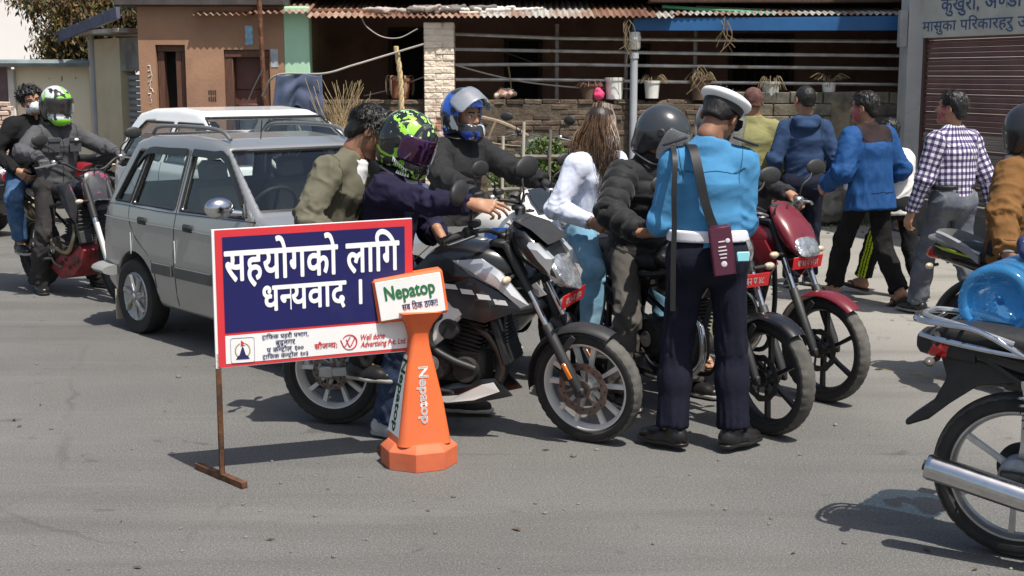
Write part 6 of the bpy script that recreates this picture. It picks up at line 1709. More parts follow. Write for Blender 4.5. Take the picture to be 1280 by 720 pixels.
def car(name, loc, yaw, label, prof, wid, plan, wins, wb, RW, arch, body, glass, ws, rw, h=.012, trim=PLASB, hub=ALU, parts=None):
 """prof: side outline (x,z); wid: (z, half width); plan: (x, factor); wins: side window outlines; ws/rw: windscreen / rear window (x0,x1,z0,z1,hy0,hy1)"""
 rt = root(name, loc, yaw, label, 'car')
 wz, ww = zip(*wid); px_, pf = zip(*plan)
 def hw(x, z): return np.interp(z, wz, ww) * np.interp(x, px_, pf)
 S = SDF(); lo = np.min(prof, 0); hi = np.max(prof, 0); mw = max(ww)
 def shape(off):
  def fn(X, Y, Z):
   a = poly_sdf(X, Z, prof) + off
   b = np.abs(Y) - (np.interp(Z, wz, ww) * np.interp(X, px_, pf)).astype(np.float32) + off
   k = .055; q = np.maximum(k - np.abs(a - b), 0) / k
   return np.maximum(a, b) + q * q * k * .25
  return fn
 b0, b1 = (lo[0], -mw, lo[1]), (hi[0], mw, hi[1])
 S.fnop(shape(0), b0, b1, 'u', .001); S.ops[-1] = (S.ops[-1][0], S.ops[-1][1], S.ops[-1][2], 'u', .001)
 zi = wins[0][0][1] - .22
 S.fnop(lambda X, Y, Z: np.maximum(shape(.045)(X, Y, Z), zi - Z), b0, b1, 's', .004)
 for w_ in wins:
  w2 = np.array(w_); S.fnop(lambda X, Y, Z, w2=w2: np.maximum(poly_sdf(X, Z, w2), .30 - np.abs(Y)), (w2[:, 0].min(), -mw, w2[:, 1].min()), (w2[:, 0].max(), mw, w2[:, 1].max()), 's', .01)
 for (x0, x1, z0, z1, y0, y1) in (ws, rw):
  pz_ = np.array([(-y0, z0), (y0, z0), (y1, z1), (-y1, z1)])
  S.fnop(lambda X, Y, Z, pz_=pz_, x0=x0, x1=x1: np.maximum(poly_sdf(Y, Z, pz_), np.maximum(x0 - X, X - x1)), (x0, -mw, z0), (x1, mw, z1), 's', .015)
 for xa in (0, wb):
  S.fnop(lambda X, Y, Z, xa=xa: np.maximum(np.sqrt((X - xa) ** 2 + (Z - RW) ** 2) - arch, mw * .58 - np.abs(Y)), (xa - arch, -mw, 0), (xa + arch, mw, RW + arch), 's', .012)
 v, q = S.mesh(h, 2); bd = qmesh('body', v, q, body, rt)
 for sg in (-1, 1):
  for w_ in wins:
   wn_ = w_[0][2] if len(w_[0]) > 2 else 'window'
   m = M(); pts = [V3(x, sg * (hw(x, z) - .020), z) for x, z in w_]; m.add(pts, [list(range(len(pts)))[::-sg]]); g = m.build('window', glass, rt, smooth=0)
   m = M(); pts = [V3(x, sg * (hw(x, z) - .004), z) for x, z in spl([w_[i] for i in range(len(w_))], 1, True)]; m.tube(pts, .011, 6, closed=True); m.build('window_seal', trim, g)
 for (x0, x1, z0, z1, y0, y1), nm in ((ws, 'windscreen'), (rw, 'rear_window')):
  rows = []; k = 8
  for j in range(7):
   z = z0 + (z1 - z0) * j / 6; y = y0 + (y1 - y0) * j / 6; row = []
   xs_ = []
   P_ = np.array(prof)
   for i in range(len(P_)):
    a, b = P_[i - 1], P_[i]
    if (a[1] - z) * (b[1] - z) <= 0 and a[1] != b[1]: xs_.append(a[0] + (b[0] - a[0]) * (z - a[1]) / (b[1] - a[1]))
   x = max(xs_) - .018 if nm == 'windscreen' else min(xs_) + .018
   rows.append([V3(x - (abs(t) ** 2) * (.05 if nm == 'windscreen' else -.03) + .0, t * (y + .01), z) for t in np.linspace(-1, 1, k)])
  m = M(); m.add(np.array(rows).reshape(-1, 3), [[j * k + i, j * k + i + 1, (j + 1) * k + i + 1, (j + 1) * k + i] for j in range(6) for i in range(k - 1)]); g = m.build(nm, glass, rt)
  ed = rows[0] + [r[-1] for r in rows[1:]] + rows[-1][::-1][1:] + [r[0] for r in rows[::-1][1:-1]]
  m = M(); m.tube([p + V3(.012 if nm == 'windscreen' else -.012, 0, 0) for p in ed], .014, 6, closed=True); m.build('seal', trim, g)
 for xa in (0, wb):
  for sg in (-1, 1):
   yc = sg * (mw - .085); m = M()
   m.lathe([(RW - .085, -.065), (RW - .03, -.078), (RW - .008, -.070), (RW, -.045), (RW, .045), (RW - .008, .070), (RW - .03, .078), (RW - .085, .065)], (xa, yc, RW), (0, 1, 0), 56, closed=True); ty = M(); ty = m
   whl = root('wheel', (0, 0, 0)); whl.parent = rt
   o = m.build('tyre', [RUBB], whl, smooth=40)
   m = M(); m.lathe([(RW - .083, .055 * sg), (RW - .095, .070 * sg), (RW - .11, .058 * sg), (.06, .052 * sg), (.045, .072 * sg), (0, .074 * sg)], (xa, yc, RW), (0, 1, 0), 48)
   for k in range(7):
    a = 2 * math.pi * k / 7; d = V3(math.cos(a), 0, math.sin(a)); t = V3(-math.sin(a), 0, math.cos(a)); c0 = V3(xa, yc + sg * .060, RW)
    m.loft([np.array([c0 + d * q_ + t * (e + o_) + V3(0, yy * sg, 0) for e, yy in ((-b_, 0), (b_, 0), (b_ * .6, .018), (-b_ * .6, .018))]) for q_, o_, b_ in ((.04, 0, .020), (.10, .012, .014), (RW - .105, .035, .024))])
   m.lathe([(0, .02 * sg), (.022, .02 * sg), (.026, .078 * sg), (.018, .088 * sg), (0, .09 * sg)], (xa, yc, RW), (0, 1, 0), 20); m.build('hubcap', hub, whl, smooth=40)
   m = M(); m.lathe([(0, .045 * sg), (RW - .095, .045 * sg), (RW - .095, .050 * sg), (0, .050 * sg)], (xa, yc, RW), (0, 1, 0), 40); m.build('rim', BLKM, whl)
 return rt, hw, bd
def on_side(hw, pts, sg, off=.002):
 return [V3(x, sg * (hw(x, z) + off), z) for x, z in pts]
SLV = mat('silver_grey_car_paint', (.35, .35, .345), .30, .6, coat=.7, var=.06, vscale=2, rvar=.07, col2=(.27, .25, .22), mix=(.56, .85))
c0 = G(182, 415); hd = R(-48); left = Vector((-math.sin(hd), math.cos(hd), 0))
prof = [(-.53, .30), (-.575, .45), (-.56, .72), (-.515, .88), (-.30, 1.22), (-.22, 1.335), (-.05, 1.375), (.45, 1.395), (.85, 1.375), (1.02, 1.335), (1.58, .935), (1.72, .895), (2.35, .80), (2.66, .70), (2.76, .58), (2.77, .36), (2.62, .23), (1.2, .21), (.1, .22), (-.40, .24)]
wid = [(.2, .66), (.34, .695), (.58, .715), (.80, .700), (.88, .680), (1.33, .535), (1.42, .50)]
plan = [(-.6, .90), (-.35, .965), (.2, 1.0), (1.5, 1.0), (2.2, .97), (2.8, .86)]
w1 = [(-.34, .915), (-.10, .915), (.00, 1.265), (-.13, 1.265)]
w2 = [(-.06, .91), (.56, .91), (.56, 1.285), (.05, 1.275)]
w3 = [(.64, .91), (1.46, .92), (1.40, 1.00), (1.05, 1.275), (.64, 1.29)]
scar, hw, bd = car('silver_hatchback', c0 + left * .63, hd, 'silver grey hatchback with roof rails and black door handles, behind the blue notice board', prof, wid, plan, [w1, w2, w3], 2.175, .262, .315, SLV, CGL,
   (.95, 1.75, .955, 1.305, .60, .50), (-.62, -.15, .93, 1.26, .54, .45))
for sg in (-1, 1):
 m = M()
 for ln in ([(.60, .27), (.605, .60), (.60, .90), (.60, 1.30)], [(1.60, .30), (1.62, .60), (1.56, .92)], [(.33, .36), (.27, .56), (.02, .70), (-.09, .90), (.03, 1.29)], [(-.43, .80), (-.43, .885), (.5, .885), (1.58, .905)]):
  m.tube(on_side(hw, spl(ln, 6), sg, .0), .0032, 5)
 m.build('door_seam', BLKM, bd)
 m = M(); m.tube(on_side(hw, spl([(-.52, .79), (.3, .79), (1.2, .785), (2.5, .74)], 8), sg, .001), .004, 6); m.build('crease_line', SLV, bd)
 for x0, x1 in ((-.05 + .36, .575), (.63, 1.58)):
  m = M(); pts = on_side(hw, [(x, .50) for x in np.linspace(x0, x1, 6)], sg, .004)
  m.loft([np.array([p + V3(0, sg * a, b) for a, b in ((0, -.04), (.014, -.034), (.014, .034), (0, .04))]) for p in pts]); m.build('side_moulding', mat('grey_moulding', (.075, .075, .073), .55), scar)
 for x in (.155, .79):
  m = M(); p = V3(x, sg * (hw(x, .80) + .004), .805); m.box(p, (.115, .022, .052), .012); m.box(p + V3(0, sg * .008, .004), (.085, .018, .020), .006); m.build('door_handle', PLASB, scar)
 for x in (-.02, .625):
  m = M(); m.box(V3(x, sg * (hw(x, .63) + .003), .635), (.010, .005, .15), .001); m.build('door_guard', mat('guard_white', (.62, .62, .60), .5), scar)
 m = M(); m.tube(spl([(-.10, sg * .455, 1.385), (-.02, sg * .46, 1.43), (.2, sg * .465, 1.445), (.65, sg * .465, 1.445), (.86, sg * .46, 1.425), (.95, sg * .455, 1.375)], 6), .014, 8); m.build('roof_rail', mat('grey_rail', (.16, .16, .16), .4, .3), scar)
 m = M(); m.loft([np.array([V3(x, sg * (hw(x, z) + .004 + a), z + b) for a, b in ((0, -.03), (.02, -.028), (.02, -.022), (0, .02))]) for x, z in spl([(-.10, 1.18), (.02, 1.275), (.3, 1.285), (.56, 1.29)], 4)]); m.build('rain_visor', mat('visor_black', (.012, .012, .013), .35, coat=.2), scar)
 m = M(); m.loft([np.array([V3(x, sg * (hw(x, z) + .004 + a), z + b) for a, b in ((0, -.03), (.02, -.028), (.02, -.022), (0, .02))]) for x, z in spl([(.64, 1.29), (.9, 1.285), (1.07, 1.27), (1.40, 1.01)], 4)]); m.build('rain_visor', mat('visor_black', (.012, .012, .013), .35, coat=.2), scar)
 m = M(); m.sphere((1.36, sg * .79, .985), (.065, .095, .068), rotm((0, 0, 1), sg * .2), 20, 12); m.tube([(1.42, sg * .67, .95), (1.37, sg * .76, .96)], .02, 8); o = m.build('wing_mirror', CHR, scar)
 m = M(); m.lathe([(.315, -.012), (.335, -.008), (.335, .01), (.315, .012)], (0, sg * .705, .262), (0, 1, 0), 48, closed=True); v = m.v[0]; keep = v[:, 2] > .24; m.build('arch_lip', SLV, bd) if False else None
 m = M(); m.box((-.30, sg * .60, .17), (.012, .20, .22), .003); m.build('mud_flap', mat('pale_mud_flap', (.34, .31, .25), .85, var=.2), scar)
 m = M(); m.box((-.565, sg * .50, .74), (.05, .13, .20), .02); m.build('tail_lamp', REDC, scar)
 m = M(); m.box((2.70, sg * .50, .66), (.10, .24, .14), .03); m.build('headlamp', LENS, scar)
GRB = mat('grey_bumper', (.22, .22, .215), .55, var=.15, vscale=6)
for x, s_ in ((-.575, -1), (2.77, 1)):
 m = M(); m.tube(spl([(x - s_ * .30, -.715, .42), (x - s_ * .04, -.66, .42), (x + s_ * .03, -.3, .42), (x + s_ * .03, .3, .42), (x - s_ * .04, .66, .42), (x - s_ * .30, .715, .42)], 6), .085, 12, flat=.42); m.build('bumper', GRB, scar)
m = M(); m.loft([tring((x, 0, z), w, .012, t, 4) for x, z, w, t in ((-.20, 1.385, .46, 85), (-.30, 1.375, .45, 82), (-.36, 1.345, .42, 70))]); m.build('roof_spoiler', SLV, scar)
m = M(); m.tube([(.98, -.25, 1.375), (1.0, -.25, 1.50)], .004, 6); m.build('aerial', BLKM, scar)
INT = cloth('car_interior_grey', (.10, .105, .105)); INB = mat('beige_seat', (.14, .13, .12), .9, var=.15)
for y in (-.31, .31):
 for x in (.55,):
  m = M(); m.box((x - .02, y, .82), (.14, .44, .52), .05, rotm((0, 1, 0), R(-14)))
  m.box((x - .10, y, 1.14), (.09, .22, .16), .04, rotm((0, 1, 0), R(-14))); m.build('seat', INB, scar)
m = M(); m.box((-.12, 0, .80), (.14, 1.1, .5), .05, rotm((0, 1, 0), R(-16))); m.build('rear_seat', INB, scar)
m = M(); m.box((1.45, 0, .82), (.30, 1.15, .18), .05); m.build('dashboard', INT, scar)
m = M(); an = np.linspace(0, 2 * math.pi, 29)[:-1]; Rm = rotm((0, 1, 0), R(-62)); rg = [V3(1.20, -.31, .93) + Rm @ V3(.17 * math.cos(a), .17 * math.sin(a), 0) for a in an]; m.tube(rg, .014, 8, closed=True)
for a in (0, 2.1, 4.2): m.tube([V3(1.20, -.31, .93) + Rm @ V3(.16 * math.cos(a), .16 * math.sin(a), 0), V3(1.21, -.31, .92)], .012, 6)
m.build('steering_wheel', BLKM, scar)
for y in (-.35, .15):
 m = M(); m.tube([(1.69, y, .925), (1.58, y + .2, .96), (1.50, y + .42, .985)], .006, 6); m.build('wiper', BLKM, scar)
# driver, a dark shape behind the glass
J = pose(pelvis=(.72, -.31, .52), lean=-14, face=0, handR=(1.15, -.42, 1.0), handL=(1.15, -.18, 1.0), elbR=(0, -1, -1), elbL=(0, 1, -1), footR=(1.35, -.36, .32), footL=(1.35, -.2, .32), kneeR=(0, 0, 1), kneeL=(0, 0, 1), look=(20, 5, 0), sc=.92, torso=.48)
DRIVER = (scar.location.copy(), hd, J)
WCP = mat('white_car_paint', (.80, .80, .79), .25, coat=.8, var=.02)
prof = [(-.62, .32), (-.68, .50), (-.66, .80), (-.60, .98), (-.42, 1.30), (-.30, 1.42), (.0, 1.465), (.6, 1.485), (1.05, 1.46), (1.28, 1.40), (2.02, .98), (2.25, .94), (2.85, .82), (3.08, .66), (3.12, .40), (2.95, .24), (1.2, .20), (-.4, .24)]
wid = [(.2, .78), (.36, .82), (.62, .845), (.90, .825), (.98, .80), (1.40, .61), (1.50, .57)]
plan = [(-.7, .86), (-.40, .95), (.2, 1.0), (1.8, 1.0), (2.5, .96), (3.15, .82)]
w1 = [(-.40, 1.01), (.62, .995), (.62, 1.34), (-.05, 1.34), (-.28, 1.20)]; w2 = [(.72, .995), (1.80, .985), (1.72, 1.06), (1.24, 1.34), (.72, 1.345)]
wcar, hw2, bd2 = car('white_hatchback', (-3.06, 13.75, 0), R(-52), 'white hatchback seen over the roof of the silver car', prof, wid, plan, [w1, w2], 2.46, .29, .35, WCP, CGL,
     (1.2, 2.2, 1.0, 1.40, .72, .585), (-.75, -.3, 1.0, 1.34, .64, .52), h=.014)
for sg in (-1, 1):
 m = M()
 for ln in ([(.67, .28), (.67, .7), (.67, .99)], [(.30, .42), (.25, .60), (-.05, .80), (-.12, .99)], [(1.85, .3), (1.87, .7), (1.82, .97)]): m.tube(on_side(hw2, spl(ln, 6), sg, 0), .0032, 5)
 m.build('door_seam', BLKM, bd2)
 m = M(); m.sphere((1.68, sg * .92, 1.05), (.07, .11, .075), None, 18, 10); m.build('wing_mirror', WCP, wcar)
 m = M(); m.box((-.60, sg * .62, .86), (.14, .20, .26), .04); m.build('tail_lamp', REDC, wcar)
 m = M(); m.box((.30, sg * (hw2(.3, .88) + .004), .885), (.14, .025, .04), .012); m.build('door_handle', WCP, wcar)
for y in (-.45, .15):
 m = M(); m.tube([(2.06, y, .985), (1.93, y + .25, 1.045), (1.86, y + .55, 1.085)], .008, 6); m.build('wiper', BLKM, wcar)
m = M()
m.box((1.75, 0, .85), (.35, 1.4, .22), .05); m.build('dashboard', INT, wcar)
for y in (-.36, .36):
 m = M(); m.box((.85, y, .92), (.15, .5, .6), .05, rotm((0, 1, 0), R(-14))); m.box((.76, y, 1.27), (.09, .24, .16), .04); m.build('seat', INT, wcar)
m = M(); m.box((1.90, .25, 1.0), (.004, .22, .07), .001, rotm((0, 1, 0), R(-30))); m.build('sticker', mat('teal_sticker', (.10, .45, .45), .5), wcar)
def loc_of(o, p):
 """world point -> local coordinates of a thing that only turns about z"""
 c, s_ = math.cos(-o[1]), math.sin(-o[1]); d = Vector(p) - Vector(o[0])
 return V3(c * d.x - s_ * d.y, s_ * d.x + c * d.y, d.z)
def recolour(o, mats, fn):
 """extra cloth colours by face: fn(centres) -> material index"""
 me = o.data
 for m_ in mats: me.materials.append(m_)
 c = np.empty(len(me.polygons) * 3); me.polygons.foreach_get('center', c); me.polygons.foreach_set('material_index', np.asarray(fn(c.reshape(-1, 3)), np.int32)); me.update()
def band(root_, J, z0, z1, rad, mt, name, fx=1.42, at='pelvis'):
 """a belt: ring round the waist between two heights along the spine"""
 S = SDF(); a = J['pelvis']; d = nrm(J['waist'] - a)
 S.cap(a + d * (z0 - .1), a + d * (z1 + .1), rad, rad, lat=J['hlat'], fx=fx); S.cut(a + d * z0, -d, .003); S.cut(a + d * z1, d, .003)
 v, q = S.mesh(.008, 1); return qmesh(name, v, q, mt, root_)
def strap(root_, pts, w, mt, name='strap', th=.0035, n=8):
 p = spl(pts, n); t = np.gradient(p, axis=0); m = M(); rg = []
 for a, d in zip(p, t):
  nn = nrm(V3(-1, 0, .25 if a[0] < -.05 else 3)); s_ = nrm(np.cross(d, nn)); nn = nrm(np.cross(s_, d)); rg.append(np.array([a + s_ * w + nn * th, a - s_ * w + nn * th, a - s_ * w - nn * th, a + s_ * w - nn * th]))
 m.loft(rg); return m.build(name, mt, root_, smooth=50)
GRIP = dict(curl=(55, 75, 40), thumb=(20, -10))
def grip_targets(bk, barz, y=.33, dx=-.10):
 x, top = bk['bar']; return V3(x + dx - .075, -y, barz + .055), V3(x + dx - .075, y, barz + .055)
# ---- the policeman
POLB = cloth('police_shirt_blue', (.062, .215, .400), var=.08, bump2=(14, .25, .010)); NAVT = cloth('navy_trousers', (.011, .012, .022), var=.2); WHB = mat('white_webbing', (.70, .70, .74), .7, var=.05, bump=.2, bscale=300)
pl = G(879, 561); ply = R(88)
J = pose(pelvis=(0, 0, .945), lean=3, face=0, handL=(.26, .15, 1.10), handR=(.26, -.12, 1.12), elbL=(-.7, .42, -.9), elbR=(-.8, -.18, -.9), footL=(-.01, .155, .09), footR=(-.03, -.14, .09), toeL=52, toeR=-48,
  kneeL=(1, .3, 0), kneeR=(1, -.3, 0), look=(-26, 31, 14), sc=1.02, shw=.160)
pol = person(pl, ply, 'traffic policeman in bright blue shirt, white peaked cap and navy trousers seen from behind', J, skin=SKIND, handcfg=dict(R=dict(n=(0, 1, -.3), curl=(35, 45, 25)), L=dict(n=(0, -1, -.3), curl=(35, 45, 25))))
sh = jacket(pol, J, POLB, 'shirt', th=.012, hem=-.03, amp=.009, seed=2, collar=.04, fx=1.46, h=.0085, openv=False)
coat_seams(sh, J, cloth('police_seam', (.035, .12, .20))); trousers(pol, J, NAVT, th=.012, amp=.007, seed=6, top=.13, length=.985, cuff=.062, knee=.060, vertical=True, h=.0095)
for s_ in 'LR': shoe(pol, J, s_, SHOEB, SHOEB, boot=.06, name='boot')
band(pol, J, .072, .128, .138, WHB, 'belt')
hair(pol, J, HAIRB, 'buzz', 4)
# cap
m = M(); m.lathe([(0.0, .106), (.06, .106), (.102, .101), (.122, .091), (.127, .080), (.121, .066), (.098, .052)], (-.012, 0, 0), (-.10, 0, 1), 40); cp = headobj(m.build('cap', mat('cap_white', (.78, .78, .78), .55, var=.04), pol, smooth=60), J)
m = M(); m.lathe([(.096, .022), (.0985, .030), (.1005, .056), (.098, .060)], (-.012, 0, 0), (-.10, 0, 1), 40); m.build('cap_band', mat('cap_band_black', (.012, .012, .013), .6), cp, smooth=60)
for k in range(5):
 a = R(150 + 15 * k); mm = M(); mm.sphere((-.012 - .004 + .1235 * math.cos(a), .1235 * math.sin(a), .079 + .0128 * -math.cos(a)), .0042, nu=8, nv=6); mm.build('vent_hole', BLKM, cp)
m = M(); m.loft([tring((x, 0, z), w, .004, t, 3) for x, z, w, t in ((.07, .035, .085, 70), (.11, .022, .075, 60), (.135, .006, .05, 50))]); m.build('cap_peak', mat('cap_band_black', (.012, .012, .013), .6), cp, smooth=60)
m = M()
for y in (-1, 1): m.tube(spl([(-.012, y * .09, .012), (.02, y * .088, -.02), (.06, y * .06, -.045)], 4), .0018, 6)
m.sphere((.078, 0, -.058), (.045, .055, .055), nu=18, nv=12); headobj(m.build('face_mask', mat('mask_black', (.02, .02, .022), .8), pol), J)
f, l, u = J['fwd'], J['lat'], J['u']
def tb_(back, side, z):   # point on the shirt's back surface
 return V3(-back, side, z)
LEATH = mat('black_strap', (.013, .013, .014), .5, var=.2)
strap(pol, [(.03, .10, 1.475), (-.075, .085, 1.455), (-.135, .065, 1.36), (-.150, .035, 1.22), (-.150, .0, 1.12), (-.155, -.035, 1.06)], .021, LEATH)
strap(pol, [(-.02, .175, 1.465), (-.10, .17, 1.40), (-.125, .175, 1.25), (-.12, .17, 1.10), (-.125, .172, .95), (-.125, .17, .70)], .012, LEATH)
for y in (-1, 1):
 m = M(); m.box((-.005, y * .165, 1.487), (.05, .12, .012), .004, rotm((1, 0, 0), -y * .32)); m.build('epaulette', mat('epaulette_navy', (.015, .017, .03), .8), pol)
# ticket machine pouch on the belt
BURG = cloth('burgundy_nylon', (.060, .014, .030), var=.1, rough=.6)
m = M(); Rm = rotm((1, 0, 0), R(-8)); m.box((-.185, -.045, .995), (.055, .105, .235), .016, Rm); pc = m.build('pouch', BURG, pol, smooth=40)
m = M(); m.box((-.214, -.045, .995), (.004, .092, .222), .002, Rm); m.tube([V3(-.213, -.045, .995) + Rm @ V3(0, y, z) for y, z in ((-.048, -.112), (.048, -.112), (.048, .112), (-.048, .112))], .002, 6, closed=True); m.build('pouch_flap', mat('burgundy_flap', (.085, .018, .040), .5, var=.1, bump=.3, bscale=120), pc)
m = M()
for k, (w_, z_) in enumerate(((.030, .045), (.035, .020), (.040, .003), (.036, -.014), (.030, -.031))):
 m.box(V3(-.2175, -.045, .995) + Rm @ V3(0, 0, z_), (.002, w_, .006), .0005, Rm)
m.sphere(V3(-.217, -.045, .995) + Rm @ V3(0, -.028, .046), (.002, .011, .011), nu=12, nv=8); m.sphere(V3(-.217, -.045, .995) + Rm @ V3(0, .0, -.06), (.002, .014, .014), nu=12, nv=8); m.build('pouch_print', mat('print_white', (.6, .55, .58), .6), pc)
m = M(); m.box((-.170, -.145, .965), (.012, .062, .045), .004, rotm((0, 0, 1), R(15))); m.build('pocket_paper', mat('pale_blue_paper', (.25, .60, .68), .6), pol)
# ---- rider and passenger behind him on the black commuter
BK = (puffer_bike.location, R(-54.8))
PUFF = mat('black_puffer', (.015, .015, .016), .72, var=.2, vscale=10, spec=.25, bump=.3, bscale=70, bdist=.004, rvar=.1, sheen=.1)
h1 = loc_of(BK, P(800, 291, 6.98)); h2 = loc_of(BK, P(822, 300, 6.92))
J = pose(pelvis=(.25, 0, .84), lean=12, face=0, handR=h1, handL=h2, elbR=(-.4, -1, -.5), elbL=(-.2, 1, -.4), footR=(.42, -.26, .09), footL=(.45, .26, .09), kneeR=(1, -.5, .2), kneeL=(1, .5, .2), look=(34, 27, 0), torso=.485)
puf = person(BK[0], BK[1], 'rider in a shiny black quilted puffer jacket and open grey helmet facing the policeman', J, skin=SKIN, handcfg=dict(R=dict(d=(.9, .6, -.1), n=(.1, .3, 1), curl=(30, 40, 20)), L=dict(d=(.6, -.5, 0), n=(0, -.3, 1), curl=(30, 40, 20))))
jk = jacket(puf, J, PUFF, th=.034, hem=.14, amp=.006, seed=1, puff=.082, collar=.075, fx=1.36, openv=False, sh_r=.075, flare=.02, h=.0085)
trousers(puf, J, cloth('grey_brown_trousers', (.085, .078, .070), var=.2), seed=3, amp=.012, cuff=.068)
for s_ in 'LR': shoe(puf, J, s_, SHOEB)
GHEL = mat('gunmetal_helmet', (.032, .035, .039), .25, coat=.7, var=.1); CVIS = mat('clear_visor', (.30, .33, .35), .06, alpha=.26, coat=1.0, var=.15, vscale=9)
hl = helmet(puf, J, GHEL, visor=CVIS, open_face=True)
m = M(); m.box((.055, 0, -.075), (.07, .10, .07), .03); headobj(m.build('face_mask', mat('mask_black', (.02, .02, .022), .8), puf, smooth=60), J)
m = M(); ep = J['shR'] * .42 + J['elR'] * .58; m.box(ep + nrm(V3(-.25, -1, .1)) * .083, (.05, .004, .036), .001, rotm((0, 0, 1), R(-12))); m.build('sleeve_badge', mat('red_badge', (.45, .06, .05), .6, col2=(.6, .58, .55), mix=(.45, .5), vscale=60), puf)
m = M(); dd = nrm(h2 - h1); m.box((J['wrR'] + J['wrL']) / 2 + V3(.04, .02, .02), (.035, .125, .055), .006, rotm((0, 0, 1), R(40))); lic = m.build('licence_wallet', mat('orange_card', (.50, .11, .04), .5)); lic.location = BK[0]; lic.rotation_euler = (0, 0, BK[1])
tag(lic, 'orange licence booklet held by the rider in the puffer jacket', 'booklet')
WSH = cloth('white_blue_shirt', (.60, .64, .76), var=.08, bump2=(16, .25, .010)); JLT = cloth('light_denim', (.13, .26, .36), var=.16, vscale=7, col2=(.24, .38, .47), mix=(.5, .75))
J = pose(pelvis=(-.16, 0, .90), lean=8, face=10, twist=-5, handR=(.08, -.20, .98), handL=(.10, .2, 1.0), footR=(.18, -.28, .34), footL=(.18, .28, .34), kneeR=(1, -.6, .3), kneeL=(1, .6, .3), look=(112, 8, 0), sc=.93, shw=.165, torso=.49)
wom = person(BK[0], BK[1], 'long haired woman in a loose white and pale blue shirt riding pillion', J)
jacket(wom, J, WSH, 'shirt', th=.022, hem=.17, amp=.011, seed=4, collar=.02, flare=.02, fx=1.3, sh_r=.058, h=.0085)
trousers(wom, J, JLT, seed=8, amp=.008, cuff=.055, thigh=.078)
for s_ in 'LR': shoe(wom, J, s_, mat('tan_shoe', (.25, .17, .11), .6))
def long_hair(root_, J, seed=3):
 r = np.random.RandomState(seed); H = J['H']; hd = J['head']; sc = J['sc']
 S = SDF(); S.ell((-.016, 0, .040), (.104, .086, .092)); S.cap((-.045, 0, 0), (-.055, 0, -.08), .062, .045, k=.04, lat=(0, 1, 0), fx=1.25)
 S.fnop(lambda X, Y, Z: np.maximum(.05 - X + 0 * Y, Z - .055), (-1, -1, -1), (1, 1, 1), 's', .01)
 v, q = S.mesh(.007, 1); o = headobj(qmesh('hair', v * sc, q, HAIRB2, root_), J)
 ms = [M(), M(), M()]
 for i in range(2300):
  a = r.uniform(-math.pi, math.pi); top_ = V3(-.016, 0, .046) + V3(-.104 * abs(math.cos(a)) * .55 + .05 * r.rand(), .086 * math.sin(a) * .6, .090) * r.uniform(.85, 1.0)
  ya = math.sin(a); side = V3(-.014 - .118 * abs(math.cos(a)), ya * .100, .0 + r.uniform(-.02, .02)); ln = r.uniform(.26, .44)
  p3 = V3(-.10 - .04 * r.rand(), ya * .125 + r.normal() * .018, -.16 + r.normal() * .02); p4 = V3(-.085 + r.normal() * .02, ya * .115 + r.normal() * .032, -ln)
  pts = spl([top_, side, p3, p4], 4); k = r.choice(3, p=[.30, .38, .32]); ms[k].tube(pts * sc, np.interp(np.arange(len(pts)), [0, 3, len(pts) - 1], [.0022, .0029, .0007]), 3, cap=False)
 for m_, mt in zip(ms, (HAIRB2, mat('hair_brown', (.070, .042, .026), .45, var=.3), mat('hair_caramel', (.165, .098, .056), .45, var=.3))): m_.build('hair_strands', mt, o)
HAIRB2 = mat('dark_brown_hair', (.022, .014, .010), .45, var=.3, vscale=40, bump=.6, bscale=90)
long_hair(wom, J)
# ---- navy jacket rider and his passenger on the silver bike
BK = (main_bike.location, R(-16.2))
NAVJ = cloth('navy_jacket', (.017, .015, .036), var=.2, bump2=(16, .25, .010)); JDK = cloth('dark_denim', (.030, .045, .085), var=.25, col2=(.09, .13, .19), mix=(.55, .78))
WTEE = cloth('white_tee', (.66, .65, .66), var=.05)
wr = loc_of(BK, P(604, 257, 6.36)); wl_ = loc_of(BK, P(549, 292, 6.80))
J = pose(pelvis=(.29, 0, .84), lean=9, face=-6, twist=8, handR=wr, handL=wl_, elbR=(-.1, -.5, -1), elbL=(-.5, 1, -.3), footR=(.36, -.20, .09), footL=loc_of(BK, G(572, 518)) + V3(0, 0, .10), kneeR=(1, -.5, .2), kneeL=(1, .4, .2), toeR=-10, toeL=12, look=(-6, 24, 0), torso=.47)
nav = person(BK[0], BK[1], 'rider in navy jacket and green splashed black helmet holding out his right hand', J, handcfg=dict(R=dict(d=(1, -.08, -.12), n=(0, .75, -.6), curl=[(22, 28, 12), (32, 36, 18), (48, 46, 22), (60, 50, 28)], thumb=(22, -5), spread=.1), L=dict(d=(.5, -.2, -.8), n=(-.4, -.5, -.2), curl=(40, 50, 30))), hand_h=.0034)
o = jacket(nav, J, NAVJ, th=.020, hem=.10, amp=.015, seed=6, collar=.035, fx=1.40, cuff=-.10, h=.008)
S = SDF(); S.cap(J['neck'] - J['u'] * .05 + J['fwd'] * .045, J['neck'] + J['u'] * .035 + J['fwd'] * .02, .075, .066, lat=J['lat'], fx=1.1, flat=True); v, q = S.mesh(.007, 1); qmesh('undershirt', v, q, WTEE, nav)
coat_seams(o, J, mat('seam_dark', (.006, .006, .008), .8), False, True); trousers(nav, J, JDK, seed=2, amp=.011, cuff=.058)
shoe(nav, J, 'R', mat('pale_trainer', (.42, .42, .42), .7, var=.2)); shoe(nav, J, 'L', mat('black_trainer', (.02, .02, .022), .7, col2=(.5, .5, .5), mix=(.66, .68), vscale=18), mat('pale_sole', (.45, .44, .41), .8))
